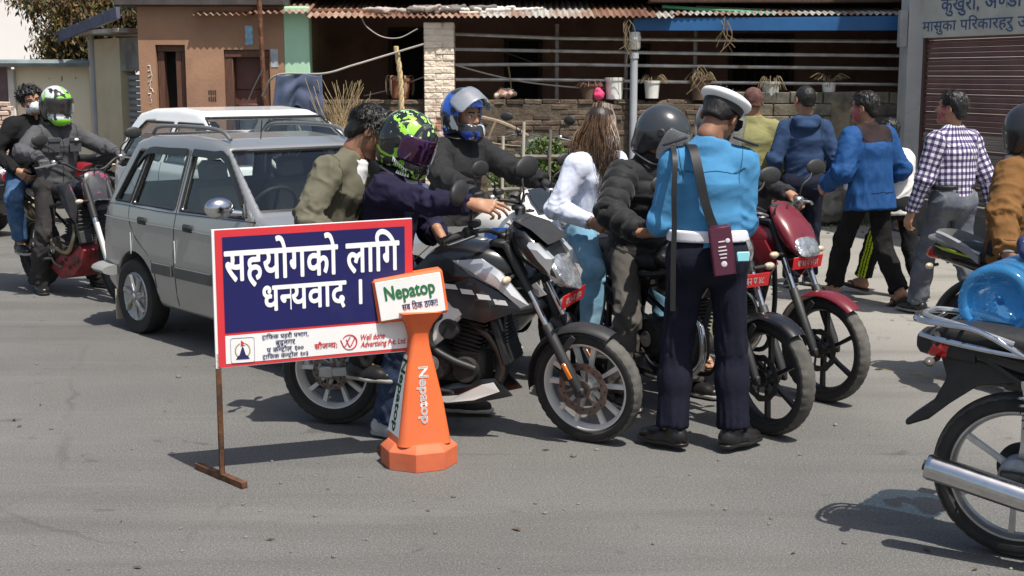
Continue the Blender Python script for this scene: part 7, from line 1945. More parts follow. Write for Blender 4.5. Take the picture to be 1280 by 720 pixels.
def splash_helmet(name, base, cols, teeth=False):
 """gloss shell with coloured splashes (voronoi cells broken by noise)"""
 m = paint(name, base, .18); nt = m.node_tree; L = nt.links; b = nt.nodes['Principled BSDF']; src = b.inputs['Base Color'].links[0].from_socket
 tc = _nd(nt, 'ShaderNodeTexCoord'); out = src
 for k, (c, sc_, thr, loc, zr) in enumerate(cols):
  mp = _nd(nt, 'ShaderNodeMapping'); mp.inputs['Location'].default_value = loc; L.new(tc.outputs['Object'], mp.inputs[0])
  n = _nd(nt, 'ShaderNodeTexNoise'); n.inputs['Scale'].default_value = sc_; n.inputs['Detail'].default_value = 2.5; n.inputs['Distortion'].default_value = 1.1; L.new(mp.outputs[0], n.inputs['Vector'])
  r = _nd(nt, 'ShaderNodeMapRange'); r.inputs[1].default_value = thr; r.inputs[2].default_value = thr + .012; L.new(n.outputs[0], r.inputs[0]); f = r.outputs[0]
  if zr:
   sx = _nd(nt, 'ShaderNodeSeparateXYZ'); L.new(tc.outputs['Object'], sx.inputs[0])
   for (ax, lo, hi) in zr:
    q = _nd(nt, 'ShaderNodeMath', operation='GREATER_THAN' if lo is not None else 'LESS_THAN'); L.new(sx.outputs[ax], q.inputs[0]); q.inputs[1].default_value = lo if lo is not None else hi
    w = _nd(nt, 'ShaderNodeMath', operation='MULTIPLY'); L.new(f, w.inputs[0]); L.new(q.outputs[0], w.inputs[1]); f = w.outputs[0]
  x = _nd(nt, 'ShaderNodeMix', data_type='RGBA'); L.new(f, x.inputs[0]); L.new(out, x.inputs[6]); x.inputs[7].default_value = (*c, 1); out = x.outputs[2]
 L.new(out, b.inputs['Base Color']); return m
MON = splash_helmet('green_splash_shell', (.012, .013, .013), [((.06, .075, .06), 11, .60, (1, 0, 0), None), ((.30, .62, .06), 12, .565, (0, 3, 1), [(0, None, .07)]), ((.45, .70, .25), 20, .60, (5, 3, 2), [(2, .02, None)]), ((.30, .62, .06), 16, .55, (2, 8, 2), [(2, None, -.09), (0, .03, None)])])
PVIS = mat('purple_mirror_visor', (.055, .018, .10), .06, .75, coat=1.0, var=.5, vscale=9, col2=(.10, .02, .02), mix=(.45, .62))
hl = helmet(nav, J, MON, visor=PVIS)
mt_ = M()      # jagged white stripe along the jaw, and a pale flash over the visor
for k in range(11):
 x = .016 + .0095 * k; z = -.052 - .0052 * k; y = -.1245 + .0016 * k + .00050 * k * k
 tt = V3(.0095, .0016 + .001 * k, -.0052); o0 = V3(x, y - .004, z)
 for d_, q_ in ((1, 0),): mt_.add([o0, o0 + tt, o0 + tt * .62 + V3(.003, -.001, -.024 + .0010 * k)], [[0, 2, 1]])
for k in range(6):
 x = .055 + .0095 * k; z = -.126 + .000 * k; y = -.1110 + .0016 * k + .0010 * k * k; o0 = V3(x, y - .006, z); tt = V3(.0095, .005, 0); mt_.add([o0, o0 + tt, o0 + tt * .5 + V3(0, -.002, .020)], [[0, 1, 2]])
o = mt_.build('jagged_stripe', mat('decal_white', (.75, .76, .74), .35), hl, smooth=0); o.modifiers.new('s', 'SOLIDIFY').thickness = .0025
OLV = cloth('olive_jacket', (.115, .108, .078), var=.14, bump2=(14, .25, .010))
J = pose(pelvis=(-.04, .03, .90), lean=20, side=0, face=-6, twist=-8, handR=(.20, -.24, .95), handL=(.2, .26, .95), elbR=(-.8, -1, -.2), elbL=(-.8, 1, -.2), footR=(.25, -.24, .38), footL=(.25, .24, .38), kneeR=(1, -.6, .4), kneeL=(1, .6, .4), look=(30, 34, -6), torso=.49)
olv = person(BK[0], BK[1], 'bare headed passenger in an olive jacket and white shirt leaning behind the navy jacket rider', J, skin=SKIND)
o = jacket(olv, J, OLV, th=.024, hem=.14, amp=.016, seed=7, collar=.04, fx=1.40, h=.0085)
S = SDF(); S.cap(J['waist'] + J['fwd'] * .075 - J['u'] * .1, J['neck'] - J['u'] * .03 + J['fwd'] * .06, .085, .045, lat=J['lat'], fx=1.1); S.cap(J['neck'] - J['u'] * .02, J['neck'] + J['u'] * .040 + J['fwd'] * .03, .062, .060, k=.02, flat=True); v, q = S.mesh(.008, 1); v, uv = folds(v, q, [(J['waist'], J['neck'], .1)], .012, 3, (20, 20)); qmesh('shirt', v, q, WTEE, olv)
coat_seams(o, J, mat('seam_olive', (.045, .042, .03), .8), True, True); trousers(olv, J, cloth('black_denim', (.02, .02, .022)), seed=12)
for s_ in 'LR': shoe(olv, J, s_, SHOEB)
hair(olv, J, HAIRB, 'thick', 5)
# ---- rider with blue helmet
BK = (blue_bike.location, R(-46)); g1, g2 = grip_targets(blue_bike, 1.06, .32)
BLKJ = cloth('charcoal_jacket', (.022, .022, .023), var=.15, rough=.75, bump2=(16, .25, .010)); GLV = mat('black_glove', (.016, .016, .017), .6, var=.3, vscale=50, bump=.4, bscale=120)
J = pose(pelvis=(.26, 0, .87), lean=8, face=0, handR=g1, handL=g2, elbR=(-.3, -1, -.5), elbL=(-.3, 1, -.5), footR=(.40, -.27, .09), footL=(.40, .27, .09), kneeR=(1, -.5, .2), kneeL=(1, .5, .2), look=(6, 8, 0), sc=1.02, torso=.50)
blu = person(BK[0], BK[1], 'rider in a charcoal jacket and blue and white full face helmet with raised visor', J, glove=GLV, handcfg=dict(R=dict(d=(.9, -.1, -.3), n=(.2, .1, -1), **GRIP), L=dict(d=(.9, .1, -.3), n=(.2, -.1, -1), **GRIP)))
o = jacket(blu, J, BLKJ, th=.030, hem=.10, amp=.014, seed=9, collar=.07, fx=1.38, openv=False, arm=1.08)
coat_seams(o, J, mat('seam_dark', (.006, .006, .008), .8), False, True); trousers(blu, J, cloth('black_denim', (.02, .02, .022)), seed=13)
for s_ in 'LR': shoe(blu, J, s_, SHOEB)
BHEL = splash_helmet('blue_splash_shell', (.02, .022, .026), [((.55, .57, .6), 7, .545, (2, 1, 0), None), ((.02, .10, .50), 8, .555, (0, 5, 3), [(2, .0, None)]), ((.02, .05, .30), 9, .5, (7, 2, 3), [(2, None, -.08)])])
helmet(blu, J, BHEL, visor=mat('silver_visor', (.55, .56, .58), .12, .6, alpha=.75, coat=1.0, var=.2), vis_up=True)
# ---- the rider of the maroon bike, mostly behind the policeman
BK = (red_bike.location, R(-51.2)); g1, g2 = grip_targets(red_bike, 1.04, .33)
J = pose(pelvis=(.28, 0, .86), lean=12, face=0, handR=g1, handL=g2, elbR=(-.3, -1, -.5), elbL=(-.3, 1, -.5), footR=loc_of(BK, G(878, 497)) + V3(0, 0, .082), footL=(.42, .27, .09), kneeR=(1, -.4, .2), kneeL=(1, .5, .2), toeR=-8, look=(20, 10, 0), sc=.98)
mrd = person(BK[0], BK[1], 'sandal wearing rider of the maroon motorcycle, mostly hidden behind the policeman', J, feet='RL', handcfg=dict(R=dict(d=(.9, -.1, -.3), n=(.2, .1, -1), **GRIP), L=dict(d=(.9, .1, -.3), n=(.2, -.1, -1), **GRIP)))
jacket(mrd, J, cloth('dark_grey_jacket', (.03, .03, .034)), th=.022, hem=.10, seed=10)
trousers(mrd, J, cloth('khaki_trousers', (.20, .19, .14)), seed=14, length=.92, cuff=.065)
for s_ in 'LR': sandal(mrd, J, s_, mat('brown_sandal', (.05, .03, .02), .6, var=.2))
helmet(mrd, J, mat('grey_helmet', (.10, .105, .11), .3, coat=.6), visor=CVIS, open_face=True)
# ---- dirt bike rider and his masked passenger
BK = (dirt_bike.location, R(-43.8))
x, top = dirt_bike['bar']; g1 = V3(x - .155, -.35, 1.04 + .105); g2 = V3(x - .155, .35, 1.04 + .105)
DGR = cloth('grey_denim_jacket', (.075, .075, .080), var=.16); DTR = cloth('dark_grey_trousers', (.036, .034, .034), var=.2)
J = pose(pelvis=(.33, 0, .885), lean=6, face=0, handR=g1, handL=g2, elbR=(-.2, -1, -.4), elbL=(-.2, 1, -.4), footR=loc_of(BK, G(50, 366)) + V3(0, 0, .085), footL=(.40, .30, .09), kneeR=(1, -.3, .1), kneeL=(1, .3, .1), toeR=-14, look=(-4, 6, 0), sc=1.0, torso=.49)
drt = person(BK[0], BK[1], 'trail bike rider in a grey denim jacket and green, white and black helmet', J, glove=mat('grey_glove', (.07, .07, .07), .7, var=.3), handcfg=dict(R=dict(d=(.9, -.1, -.35), n=(.2, .1, -1), **GRIP), L=dict(d=(.9, .1, -.35), n=(.2, -.1, -1), **GRIP)))
jk = jacket(drt, J, DGR, th=.018, hem=.10, amp=.012, seed=12, collar=.045, fx=1.40)
m = M()
for s_ in (-1, 1):
 c = J['chest'] + J['fwd'] * .155 + J['lat'] * s_ * .095 + J['u'] * .01
 m = M(); m.box(c, (.012, .105, .11), .004, np.stack([J['fwd'], J['lat'], J['u']], 1)); m.box(c + J['u'] * .05 + J['fwd'] * .006, (.014, .11, .035), .004, np.stack([J['fwd'], J['lat'], J['u']], 1)); m.build('chest_pocket', DGR, drt)
m = M(); m.sphere(J['chest'] + J['fwd'] * .172 + J['lat'] * .095 + J['u'] * .058, (.006, .02, .012), nu=10, nv=6); m.build('badge', WHIT, drt)
coat_seams(jk, J, mat('seam_dark', (.006, .006, .008), .8), False, True); trousers(drt, J, DTR, seed=15, amp=.013, cuff=.075)
for s_ in 'LR': shoe(drt, J, s_, SHOEB, BLKM, boot=.12, name='boot')
GWH = splash_helmet('green_white_shell', (.02, .022, .022), [((.55, .57, .57), 8, .51, (1, 2, 0), None), ((.22, .56, .03), 8, .50, (3, 1, 6), [(2, .03, None), (0, .0, None)]), ((.22, .58, .03), 7, .47, (4, 4, 1), [(2, None, -.09), (0, .05, None)])])
helmet(drt, J, GWH, visor=mat('dark_smoke_visor', (.03, .03, .032), .08, alpha=.55, coat=1.0, var=.1), vis_up=False)
BLKC = cloth('black_coat', (.013, .013, .014), var=.2); JMB = cloth('mid_denim', (.04, .085, .17), var=.25, col2=(.12, .19, .28), mix=(.5, .75))
J = pose(pelvis=(-.08, -.04, .94), lean=7, side=7, face=-4, handR=(.10, -.22, 1.00), handL=(.2, .2, 1.0), elbR=(-.6, -1, -.4), elbL=(-.6, 1, -.4), footR=(.18, -.26, .40), footL=(.18, .26, .40), kneeR=(1, -.6, .3), kneeL=(1, .6, .3), look=(-8, 6, 14), sc=.97, torso=.50)
pas = person(BK[0], BK[1], 'pillion passenger with messy hair and a white face mask, black jacket and jeans', J, powder=.55)
jacket(pas, J, BLKC, th=.022, hem=.05, amp=.012, seed=15, collar=.05)
trousers(pas, J, JMB, seed=16, amp=.010, length=.9)
for s_ in 'LR': shoe(pas, J, s_, SHOEB, boot=.16, name='boot')
hair(pas, J, HAIRB, 'messy', 8)
def mask(root_, J, mt):
 S = SDF(); S.cap((.035, 0, -.052), (.075, 0, -.050), .068, .046, k=.03, lat=(0, 1, 0), fx=1.12); S.ell((.085, 0, -.035), (.032, .03, .035), k=.03); S.cut((.018, 0, 0), (-1, 0, 0)); S.cut((0, 0, -.002), (-.15, 0, 1), .01)
 v, q = S.mesh(.005, 1); v, _ = folds(v, q, [((.05, 0, -.1), (.05, 0, 0), .05)], .004, 3, (90, 90)); return headobj(qmesh('face_mask', v * J['sc'], q, mt, root_), J)
mask(pas, J, mat('mask_white', (.62, .64, .66), .8, var=.05))
m = M()
for y in (-1, 1): m.tube([(.086 + .010 * math.cos(a), y * .033 + .024 * math.sin(a), .004 + .019 * math.cos(a)) for a in np.linspace(0, 6.28, 17)[:-1]], .0018, 5, closed=True)
m.tube([(.099, -.01, .006), (.099, .01, .006)], .0018, 5); headobj(m.build('glasses', BLKM, pas), J)
# ---- men walking away
def walker(px, py, Y, yaw, label, skin=SKIN, powder=None, sc=1.0, feet='RL', lean=3, look=(0, 0, 0), fR=(0, -.1, .082), fL=(0, .1, .082), hR=None, hL=None, tR=-6, tL=6, pR=0, pL=0, pel=.90, side=0, **kw):
 g = G(px, py) if Y is None else V3((px - 640) / FPX * (Y * math.cos(PITCH) + CAM_H * math.sin(PITCH)), Y, 0)
 J = pose(pelvis=(0, 0, pel * sc), lean=lean, side=side, footR=fR, footL=fL, handR=hR, handL=hL, look=look, sc=sc, toeR=tR, toeL=tL, pitchR=pR, pitchL=pL, kneeR=(1, -.1, .05), kneeL=(1, .1, .05), **kw)
 return person(g, R(yaw), label, J, skin=skin, powder=powder, feet=feet, fine=.005, hand_h=.0045), J
KHA = cloth('khaki_shirt', (.22, .21, .095), var=.10)
w, J = walker(936, 352, None, 84, 'man with a powder stained shaved head in a khaki green shirt behind the policeman', powder=.3, feet='', look=(15, 0, 0), sc=1.0)
jacket(w, J, KHA, 'shirt', th=.026, hem=.10, seed=20, amp=.012, h=.010, fx=1.46); trousers(w, J, cloth('grey_trousers', (.05, .05, .055)), seed=21, h=.011)
for s_ in 'LR': shoe(w, J, s_, SHOEB)
hair(w, J, mat('powdered_stubble', (.12, .048, .04), .8, var=.4, vscale=30, col2=(.05, .03, .025), mix=(.5, .65)), 'buzz', 3)
HOO = cloth('blue_hoodie', (.028, .052, .112), var=.12)
w, J = walker(1000, 358, None, 86, 'man in a slate blue hooded sweatshirt and dark trousers seen from behind', look=(22, -4, 0), feet='', fR=(.10, -.085, .082), fL=(-.10, .085, .082), pL=15, powder=.5, pel=.915, shw=.155, hR=(.10, -.22, .88), hL=(.08, .22, .88))
o = jacket(w, J, HOO, 'hoodie', th=.018, hem=.08, seed=22, amp=.011, h=.010, fx=1.42, hood=True, collar=.03); coat_seams(o, J, mat('seam_dark', (.006, .006, .008), .8), False); recolour(o, [cloth('hood_lining', (.016, .018, .026))], lambda c: np.where(np.linalg.norm(c - (J['neck'] - J['fwd'] * .035 + J['u'] * .045), axis=1) < .088, 1, 0)); trousers(w, J, cloth('blue_black_trousers', (.017, .02, .034)), seed=23, h=.011, cuff=.062, vertical=True)
for s_ in 'LR': shoe(w, J, s_, SHOEB)
hair(w, J, HAIRB, 'buzz', 6)
JKB = cloth('royal_blue_jacket', (.016, .066, .195), var=.16, rough=.7)
w, J = walker(1082, 378, None, 120, 'man in a royal blue jacket with brown shoulder yoke, black jeans and sandals, walking away', powder=-.2, lean=7, look=(28, 4, 0), fR=(-.30, -.06, .12), fL=(.30, .07, .082), pR=28, tR=-4, tL=2, hR=(.16, -.28, .88), hL=(.22, .26, .93), pel=.875)
o = jacket(w, J, JKB, 'jacket', th=.034, hem=.13, seed=24, flare=.028, amp=.012, h=.010, fx=1.42, collar=.05, arm=1.12)
coat_seams(o, J, mat('seam_blue', (.006, .03, .09), .8)); recolour(o, [cloth('brown_yoke', (.030, .021, .021))], lambda c: np.where(((c - J['chest']) @ J['u'] > .045) & (np.abs((c - J['chest']) @ J['lat']) < .162), 1, 0))
trousers(w, J, cloth('black_jeans', (.013, .012, .012), var=.3), seed=25, h=.010, cuff=.062, length=.96, amp=.012)
for s_ in 'LR': sandal(w, J, s_, mat('dark_sandal', (.03, .022, .018), .7, var=.2))
hair(w, J, HAIRB, 'short', 9)
w, J = walker(1117, 372, None, 122, 'short person in a white shirt and black track trousers with yellow green stripes', sc=.86, lean=14, look=(10, 10, 0), fR=(-.22, -.08, .085), fL=(.28, .08, .10), pL=-8, pR=10, tR=-10, pel=.90, hL=(.25, .2, .75))
jacket(w, J, cloth('white_shirt', (.62, .61, .60), var=.05), 'shirt', th=.026, hem=.10, seed=26, h=.010, fx=1.40)
o = trousers(w, J, cloth('black_track', (.013, .013, .014)), seed=27, h=.008, length=.90, cuff=.066)
def trk(c, J=J):
 r = np.zeros(len(c), int)
 for s_, sg in (('R', -1), ('L', 1)):
  a, b = J['kn' + s_], J['an' + s_]; u = nrm(b - a); p = c - a; al = p @ u; q = p - al[:, None] * u
  s2 = q @ nrm(V3(-.45, sg * .9, 0)); s1 = q @ nrm(np.cross(u, V3(-.45, sg * .9, 0)))
  r[(al > -.1) & (al < .40) & (s2 > .03) & ((np.abs(s1) < .0075) | (np.abs(np.abs(s1) - .024) < .0075))] = 1
 return r
recolour(o, [cloth('neon_stripe', (.48, .62, .03))], trk)
for s_ in 'LR': sandal(w, J, s_, mat('dark_sandal', (.03, .022, .018), .7, var=.2))
hair(w, J, HAIRB, 'short', 11)
# checked shirt: colour bands run along and round every sleeve and the trunk
PLD = cloth('checked_cotton', (.62, .60, .63), var=.05); nt = PLD.node_tree; b = nt.nodes['Principled BSDF']; src = b.inputs['Base Color'].links[0].from_socket
at = _nd(nt, 'ShaderNodeAttribute', attribute_name='cloth'); sx = _nd(nt, 'ShaderNodeSeparateXYZ'); nt.links.new(at.outputs['Vector'], sx.inputs[0]); fs_ = []
for ch in (0, 1):
 fr = _nd(nt, 'ShaderNodeMath', operation='FRACT'); nt.links.new(sx.outputs[ch], fr.inputs[0])
 gt = _nd(nt, 'ShaderNodeMath', operation='GREATER_THAN'); gt.inputs[1].default_value = .52; nt.links.new(fr.outputs[0], gt.inputs[0]); fs_.append(gt.outputs[0])
out = src
for f_ in fs_:
 x = _nd(nt, 'ShaderNodeMix', data_type='RGBA', blend_type='MULTIPLY'); ml = _nd(nt, 'ShaderNodeMath', operation='MULTIPLY'); ml.inputs[1].default_value = .96; nt.links.new(f_, ml.inputs[0]); nt.links.new(ml.outputs[0], x.inputs[0]); nt.links.new(out, x.inputs[6]); x.inputs[7].default_value = (.22, .19, .34, 1); out = x.outputs[2]
nt.links.new(out, b.inputs['Base Color'])
w, J = walker(1184, 397, None, 116, 'man in a purple and white checked shirt tucked into grey jeans, walking away', powder=.1, lean=4, look=(30, -2, 0), feet='', fR=(-.26, -.07, .13), fL=(.24, .08, .082), pR=30, hR=(-.10, -.30, .80), hL=(.12, .28, .80), pel=.885, sc=1.0)
o = jacket(w, J, PLD, 'shirt', th=.020, hem=-.015, seed=28, amp=.008, h=.0075, fx=1.44, collar=.035, openv=False)
coat_seams(o, J, mat('seam_purple', (.12, .11, .16), .8)); d = np.empty(len(o.data.vertices) * 3, np.float32); o.data.attributes['cloth'].data.foreach_get('vector', d); d = d.reshape(-1, 3)
k = np.where(d[:, 2] < 1.5, 24., 9.); d[:, 1] = d[:, 1] / (2 * math.pi) * k + 40; d[:, 0] = d[:, 0] / .046 + 40; o.data.attributes['cloth'].data.foreach_set('vector', d.ravel())
trousers(w, J, cloth('faded_grey_jeans', (.085, .095, .115), var=.2, vscale=5, col2=(.19, .20, .22), mix=(.5, .75)), seed=29, top=.13, h=.009, amp=.014, cuff=.066, length=.99)
band(w, J, .075, .108, .130, LEATH, 'belt', fx=1.42)
for s_ in 'LR': shoe(w, J, s_, SHOEB)
hair(w, J, HAIRB, 'short', 12)
m = M(); m.tube([J['wrL'] + V3(.034 * math.cos(a), .034 * math.sin(a), .0) for a in np.linspace(0, 6.28, 15)[:-1]], .010, 6, closed=True); m.build('watch', LEATH, w)
# ---- rider at the right edge
brown_bike = moto(V3(2.80, 7.86, 0), R(-42), 'black motorcycle with grey grab rail and lime striped tail at the right edge', wb=1.28, RF=.29, RR=.29, steer=-2, body=BLKP, seatz=.74, barz=1.0, seatlen=.66, exhaust='none')
for s_ in (-1, 1):
 m = wing([(.20, .70), (-.02, .745), (-.25, .79), (-.30, .80), (-.25, .775), (-.02, .725), (.20, .68)], s_ * .128, s_ * .085, .008); m.build('stripe', mat('lime_stripe', (.42, .55, .03), .5), brown_bike, smooth=25)
 m = M(); m.loft([np.array([V3(x, s_ * (y + a), z + b) for a, b in ((-.014, -.028), (.014, -.02), (.014, .02), (-.014, .028))]) for x, y, z in spl([(-.02, .135, .735), (-.12, .145, .80), (-.24, .125, .845), (-.31, .08, .855), (-.33, .0, .857)], 5)]); m.build('grab_handle', mat('grey_grab', (.30, .30, .31), .4, .3), brown_bike, smooth=50)
BK = (brown_bike.location, R(-42))
BRJ = cloth('tan_canvas_jacket', (.165, .082, .030), var=.14)
J = pose(pelvis=(.12, 0, .82), lean=4, face=6, handR=loc_of(BK, P(1259, 317, 7.30)), handL=(.48, .22, 1.0), elbR=(-.8, -.8, -.3), elbL=(-.3, 1, -.4), footR=(.3, -.25, .10), footL=(.3, .25, .10), kneeR=(1, -.5, .2), kneeL=(1, .5, .2), look=(6, 4, 0), torso=.49)
brn = person(BK[0], BK[1], 'rider in a tan canvas jacket and dark open helmet at the right edge', J, skin=SKIND, handcfg=dict(R=dict(d=(.5, .3, -1), n=(0, 1, 0), curl=(35, 45, 25))))
o = jacket(brn, J, BRJ, th=.036, hem=.10, amp=.015, seed=31, collar=.03, fx=1.38, hood=False, arm=1.12, cuff=-.04)
S = SDF(); nk = J['neck']; S.cap(nk - J['fwd'] * .05 + J['lat'] * .09, nk - J['fwd'] * .05 - J['lat'] * .09, .042, k=.03); S.cap(nk + J['lat'] * .085, nk + J['lat'] * .06 + J['fwd'] * .07 - J['u'] * .03, .032, k=.03); S.cap(nk - J['lat'] * .085, nk - J['lat'] * .06 + J['fwd'] * .07 - J['u'] * .03, .032, k=.03); v, q = S.mesh(.008, 1); qmesh('hood', v, q, cloth('grey_hood', (.06, .065, .08)), brn)
coat_seams(o, J, mat('seam_tan', (.07, .034, .013), .8), True, True); trousers(brn, J, cloth('black_denim', (.02, .02, .022)), seed=32)
for s_ in 'LR': shoe(brn, J, s_, SHOEB)
helmet(brn, J, mat('dark_helmet', (.022, .022, .024), .3, coat=.5), visor=CVIS, open_face=True)
m = M(); dd = nrm(J['wrR'] - J['elR']); e1 = nrm(np.cross(dd, (0, 0, 1))); e2 = np.cross(dd, e1)
m.tube([J['wrR'] + e1 * .036 * math.cos(a) + e2 * .030 * math.sin(a) for a in np.linspace(0, 6.28, 17)[:-1]], .009, 6, closed=True); m.build('bracelet', CHR, brn)
# ---- foreground bike with the water bottle
jug_bike = moto(V3(1.90, 4.93, 0), R(-31), 'black motorcycle with a chrome silencer and luggage rack, cut by the right edge', wb=1.28, RF=.31, RR=.315, wr=.112, body=BLKP, rim=ALU, rimstyle='six', discr=-1, seatz=.80, exhaust='chrome', front=True, barz=1.05)
m = M()
for s_ in (-1, 1):
 m.tube(spl([(.10, s_ * .12, .78), (-.10, s_ * .135, .80), (-.26, s_ * .135, .82), (-.36, s_ * .11, .835)], 5), .011, 8); m.tube(spl([(.02, s_ * .13, .79), (-.14, s_ * .15, .87), (-.26, s_ * .15, .885), (-.37, s_ * .12, .89), (-.40, 0, .89)], 5), .011, 8)
for k in range(3): m.tube([(-.20 - .06 * k, -.145, .88 + .003 * k), (-.20 - .06 * k, .145, .88 + .003 * k)], .008, 8)
m.build('luggage_rack', CHR, jug_bike)
m = M(); m.loft([tring((x, 0, z), a, b, 0, 3) for x, z, a, b in ((-.16, .775, .10, .05), (-.30, .79, .095, .055), (-.37, .795, .085, .045), (-.385, .795, .06, .03))]); m.build('tail_cap', PLASB, jug_bike, smooth=50)
m = M(); m.plate([(-.30, .775), (-.265, .67), (-.31, .575), (-.415, .485), (-.41, .462), (-.325, .50), (-.25, .57), (-.15, .65), (.0, .68), (.25, .66), (.25, .78)], .15, (0, .075, 0)); m_last = m.build('rear_mudguard', PLASB, jug_bike, smooth=30, bevel=.012).data.name
for ch in list(jug_bike.children):
 if ch.name.startswith('rear_mudguard') and ch.data.name != m_last: bpy.data.objects.remove(ch)
for ch in jug_bike.children:
 if ch.name.startswith('tail_light'): ch.location = (.03, 0, -.03); ch.scale = (1, 1.18, 1)
 if ch.name.startswith('indicator'):
  ch.data.materials[1] = mat('dark_lens', (.10, .09, .08), .3, coat=.5)
JUG = root('water_bottle', jug_bike.matrix_basis @ Vector((0, 0, 0)), 0, 'large translucent blue water bottle lying across the seat of the foreground motorcycle', 'bottle')
JUG.location = P(1243, 381, 4.99); JUG.scale = (1.07,) * 3
ax = nrm(V3(.62, .78, .02)); JB = mat('blue_polycarbonate', (.05, .27, .56), .12, var=.15, vscale=9, coat=.5); nt = JB.node_tree
tr_ = _nd(nt, 'ShaderNodeBsdfTransparent'); tr_.inputs[0].default_value = (.52, .79, .97, 1); mxs = _nd(nt, 'ShaderNodeMixShader'); mxs.inputs[0].default_value = .46
nt.links.new(tr_.outputs[0], mxs.inputs[1]); nt.links.new(nt.nodes['Principled BSDF'].outputs[0], mxs.inputs[2]); nt.links.new(mxs.outputs[0], nt.nodes['Material Output'].inputs[0])
prof = [(0, .070), (.014, .068), (.022, .052), (.05, .046), (.082, .044), (.092, .034), (.098, .010), (.108, .001), (.122, .002), (.134, .012), (.139, .03), (.139, .05)]
for k in range(4): prof += [(.139, .075 + .07 * k), (.132, .085 + .07 * k), (.132, .092 + .07 * k), (.139, .102 + .07 * k)]
prof += [(.138, .345), (.12, .385), (.07, .42), (.032, .435), (.030, .475), (0, .476)]
m = M(); m.lathe(prof, (0, 0, 0), ax, 64); m.build('shell', JB, JUG, smooth=50)
m = M(); m.lathe([(.0, .43), (.034, .43), (.036, .49), (0, .492)], (0, 0, 0), ax, 28); m.build('cap', mat('bottle_cap', (.45, .5, .6), .5), JUG)
m = M(); m.lathe([(0, .060), (.012, .058), (.010, .052), (0, .052)], (0, 0, 0), ax, 20); m.build('mould_mark', mat('blue_moulding', (.02, .10, .30), .3), JUG)
o = crumple('scarf', Vector(JUG.location) + Vector((.26, .12, .13)), (.22, .16, .07), mat('dotted_navy_scarf', (.02, .03, .09), .8, col2=(.5, .5, .55), mix=(.58, .62), vscale=45), 'navy and white patterned cloth tied over the blue bottle', 'cloth', 6)
# ------------------------------------------------------------------ railing, pots and washing at the veranda
rng = random.Random(5)
GALV = mat('galvanised_pipe', (.46, .45, .42), .45, .6, var=.25, vscale=6, col2=(.26, .17, .11), mix=(.55, .72))
RY = 16.72
RL_ = root('pipe_railing', (px_x(850, RY), RY, 0), 0, 'long railing of four thin steel pipes above the low wall', 'railing'); RLO = Vector(RL_.location)
for ys in ((42.5, 48, 50, 52), (61.5, 64, 67, 70), (81, 80.5, 83, 86), (99.5, 100, 103, 106)):
 m = M(); m.tube([V3(px_x(p, RY), RY, pz(y, RY)) - V3(*RLO) for p, y in zip((566, 700, 880, 1130), ys)], .022, 8); m.build('rail', GALV, RL_)
for p, y0 in ((696, 30), (782, 28), (868, 34)):
 m = M(); m.tube([V3(px_x(p, RY + .04), RY + .04, 1.2) - V3(*RLO), V3(px_x(p, RY + .04), RY + .04, pz(y0, RY)) - V3(*RLO)], .026, 8); m.build('post', mat('old_post', (.20, .17, .15), .7, .3, var=.3), RL_)
WT_ = WT - .02
PP = root('waste_pipe', (px_x(792, 16.45), 16.44, 0), 0, 'grey plastic waste pipe with a white trap fitting below the blue fascia', 'pipe')
m = M(); m.tube([(0, 0, 0), (0, 0, pz(66, 16.45))], .045, 12); m.tube([(0, 0, pz(66, 16.45)), (0, 0, pz(73, 16.45))], .056, 12); m.build('pipe', mat('grey_pvc', (.38, .40, .43), .5), PP)
m = M(); m.lathe([(.05, pz(62, 16.45)), (.065, pz(60, 16.45)), (.066, pz(51, 16.45)), (.072, pz(50, 16.45)), (.072, pz(46, 16.45)), (.066, pz(45, 16.45)), (.06, pz(40, 16.45)), (.0, pz(39.5, 16.45))], (0.01, 0, 0), (0, 0, 1), 24); m.build('trap_fitting', WHIT, PP)
def pot(name, px, py0, py1, wpx, mt, label, cat, taper=.8, rim=True, Y=16.6):
 zb_, zt_ = pz(py1, Y), pz(py0, Y); r = wpx / 2 * (Y / FPX); t = root(name, (px_x(px, Y), Y, zb_), 0, label, cat); h = zt_ - zb_
 m = M(); pr = [(0, .002), (r * taper, .002), (r * taper, .01), (r * .97, h * .86)] + ([(r * 1.06, h * .86), (r * 1.08, h * .99)] if rim else []) + [(r, h), (r * .92, h), (r * .9, h * .88), (0, h * .86)]
 m.lathe(pr, (0, 0, 0), (0, 0, 1), 28); m.build('vessel', mt, t, smooth=40); return t, h, r
DRY = mat('dry_stalk', (.20, .15, .085), .85, var=.3, vscale=30)
def twigs(t, z, r, n, ln, seed, droop=.5, mt=DRY, name='dry_plant', th=.004):
 q = random.Random(seed); m = M()
 for _ in range(n):
  a = q.uniform(0, 6.28); d = V3(math.cos(a), math.sin(a), 0); L = ln * q.uniform(.5, 1.1); b = V3(d[0] * r * .4, d[1] * r * .4, z)
  m.tube(spl([b, b + d * L * .35 + V3(0, 0, L * .55), b + d * L * .8 + V3(q.uniform(-.1, .1) * L, 0, L * (.55 - droop))], 4), [th] * 8 + [th * .4], 4, cap=False)
 m.build(name, mt, t)
WBK = mat('white_bucket', (.72, .71, .66), .45, var=.06, vscale=8, col2=(.5, .47, .4), mix=(.58, .75)); TERR = mat('terracotta_pot', (.36, .13, .065), .85, var=.2, col2=(.22, .10, .06), mix=(.5, .7))
t, h, r = pot('bucket', 768, 97, 124, 23, WBK, 'larger white plastic bucket on the wall beside the waste pipe', 'bucket', .9)
m = M(); m.tube([(r * 1.05 * math.cos(a), -r * .6 * abs(math.sin(a)) - .01, h * .95 - .10 * math.sin(a)) for a in np.linspace(0, math.pi, 12)], .004, 5); m.build('handle', STEEL, t)
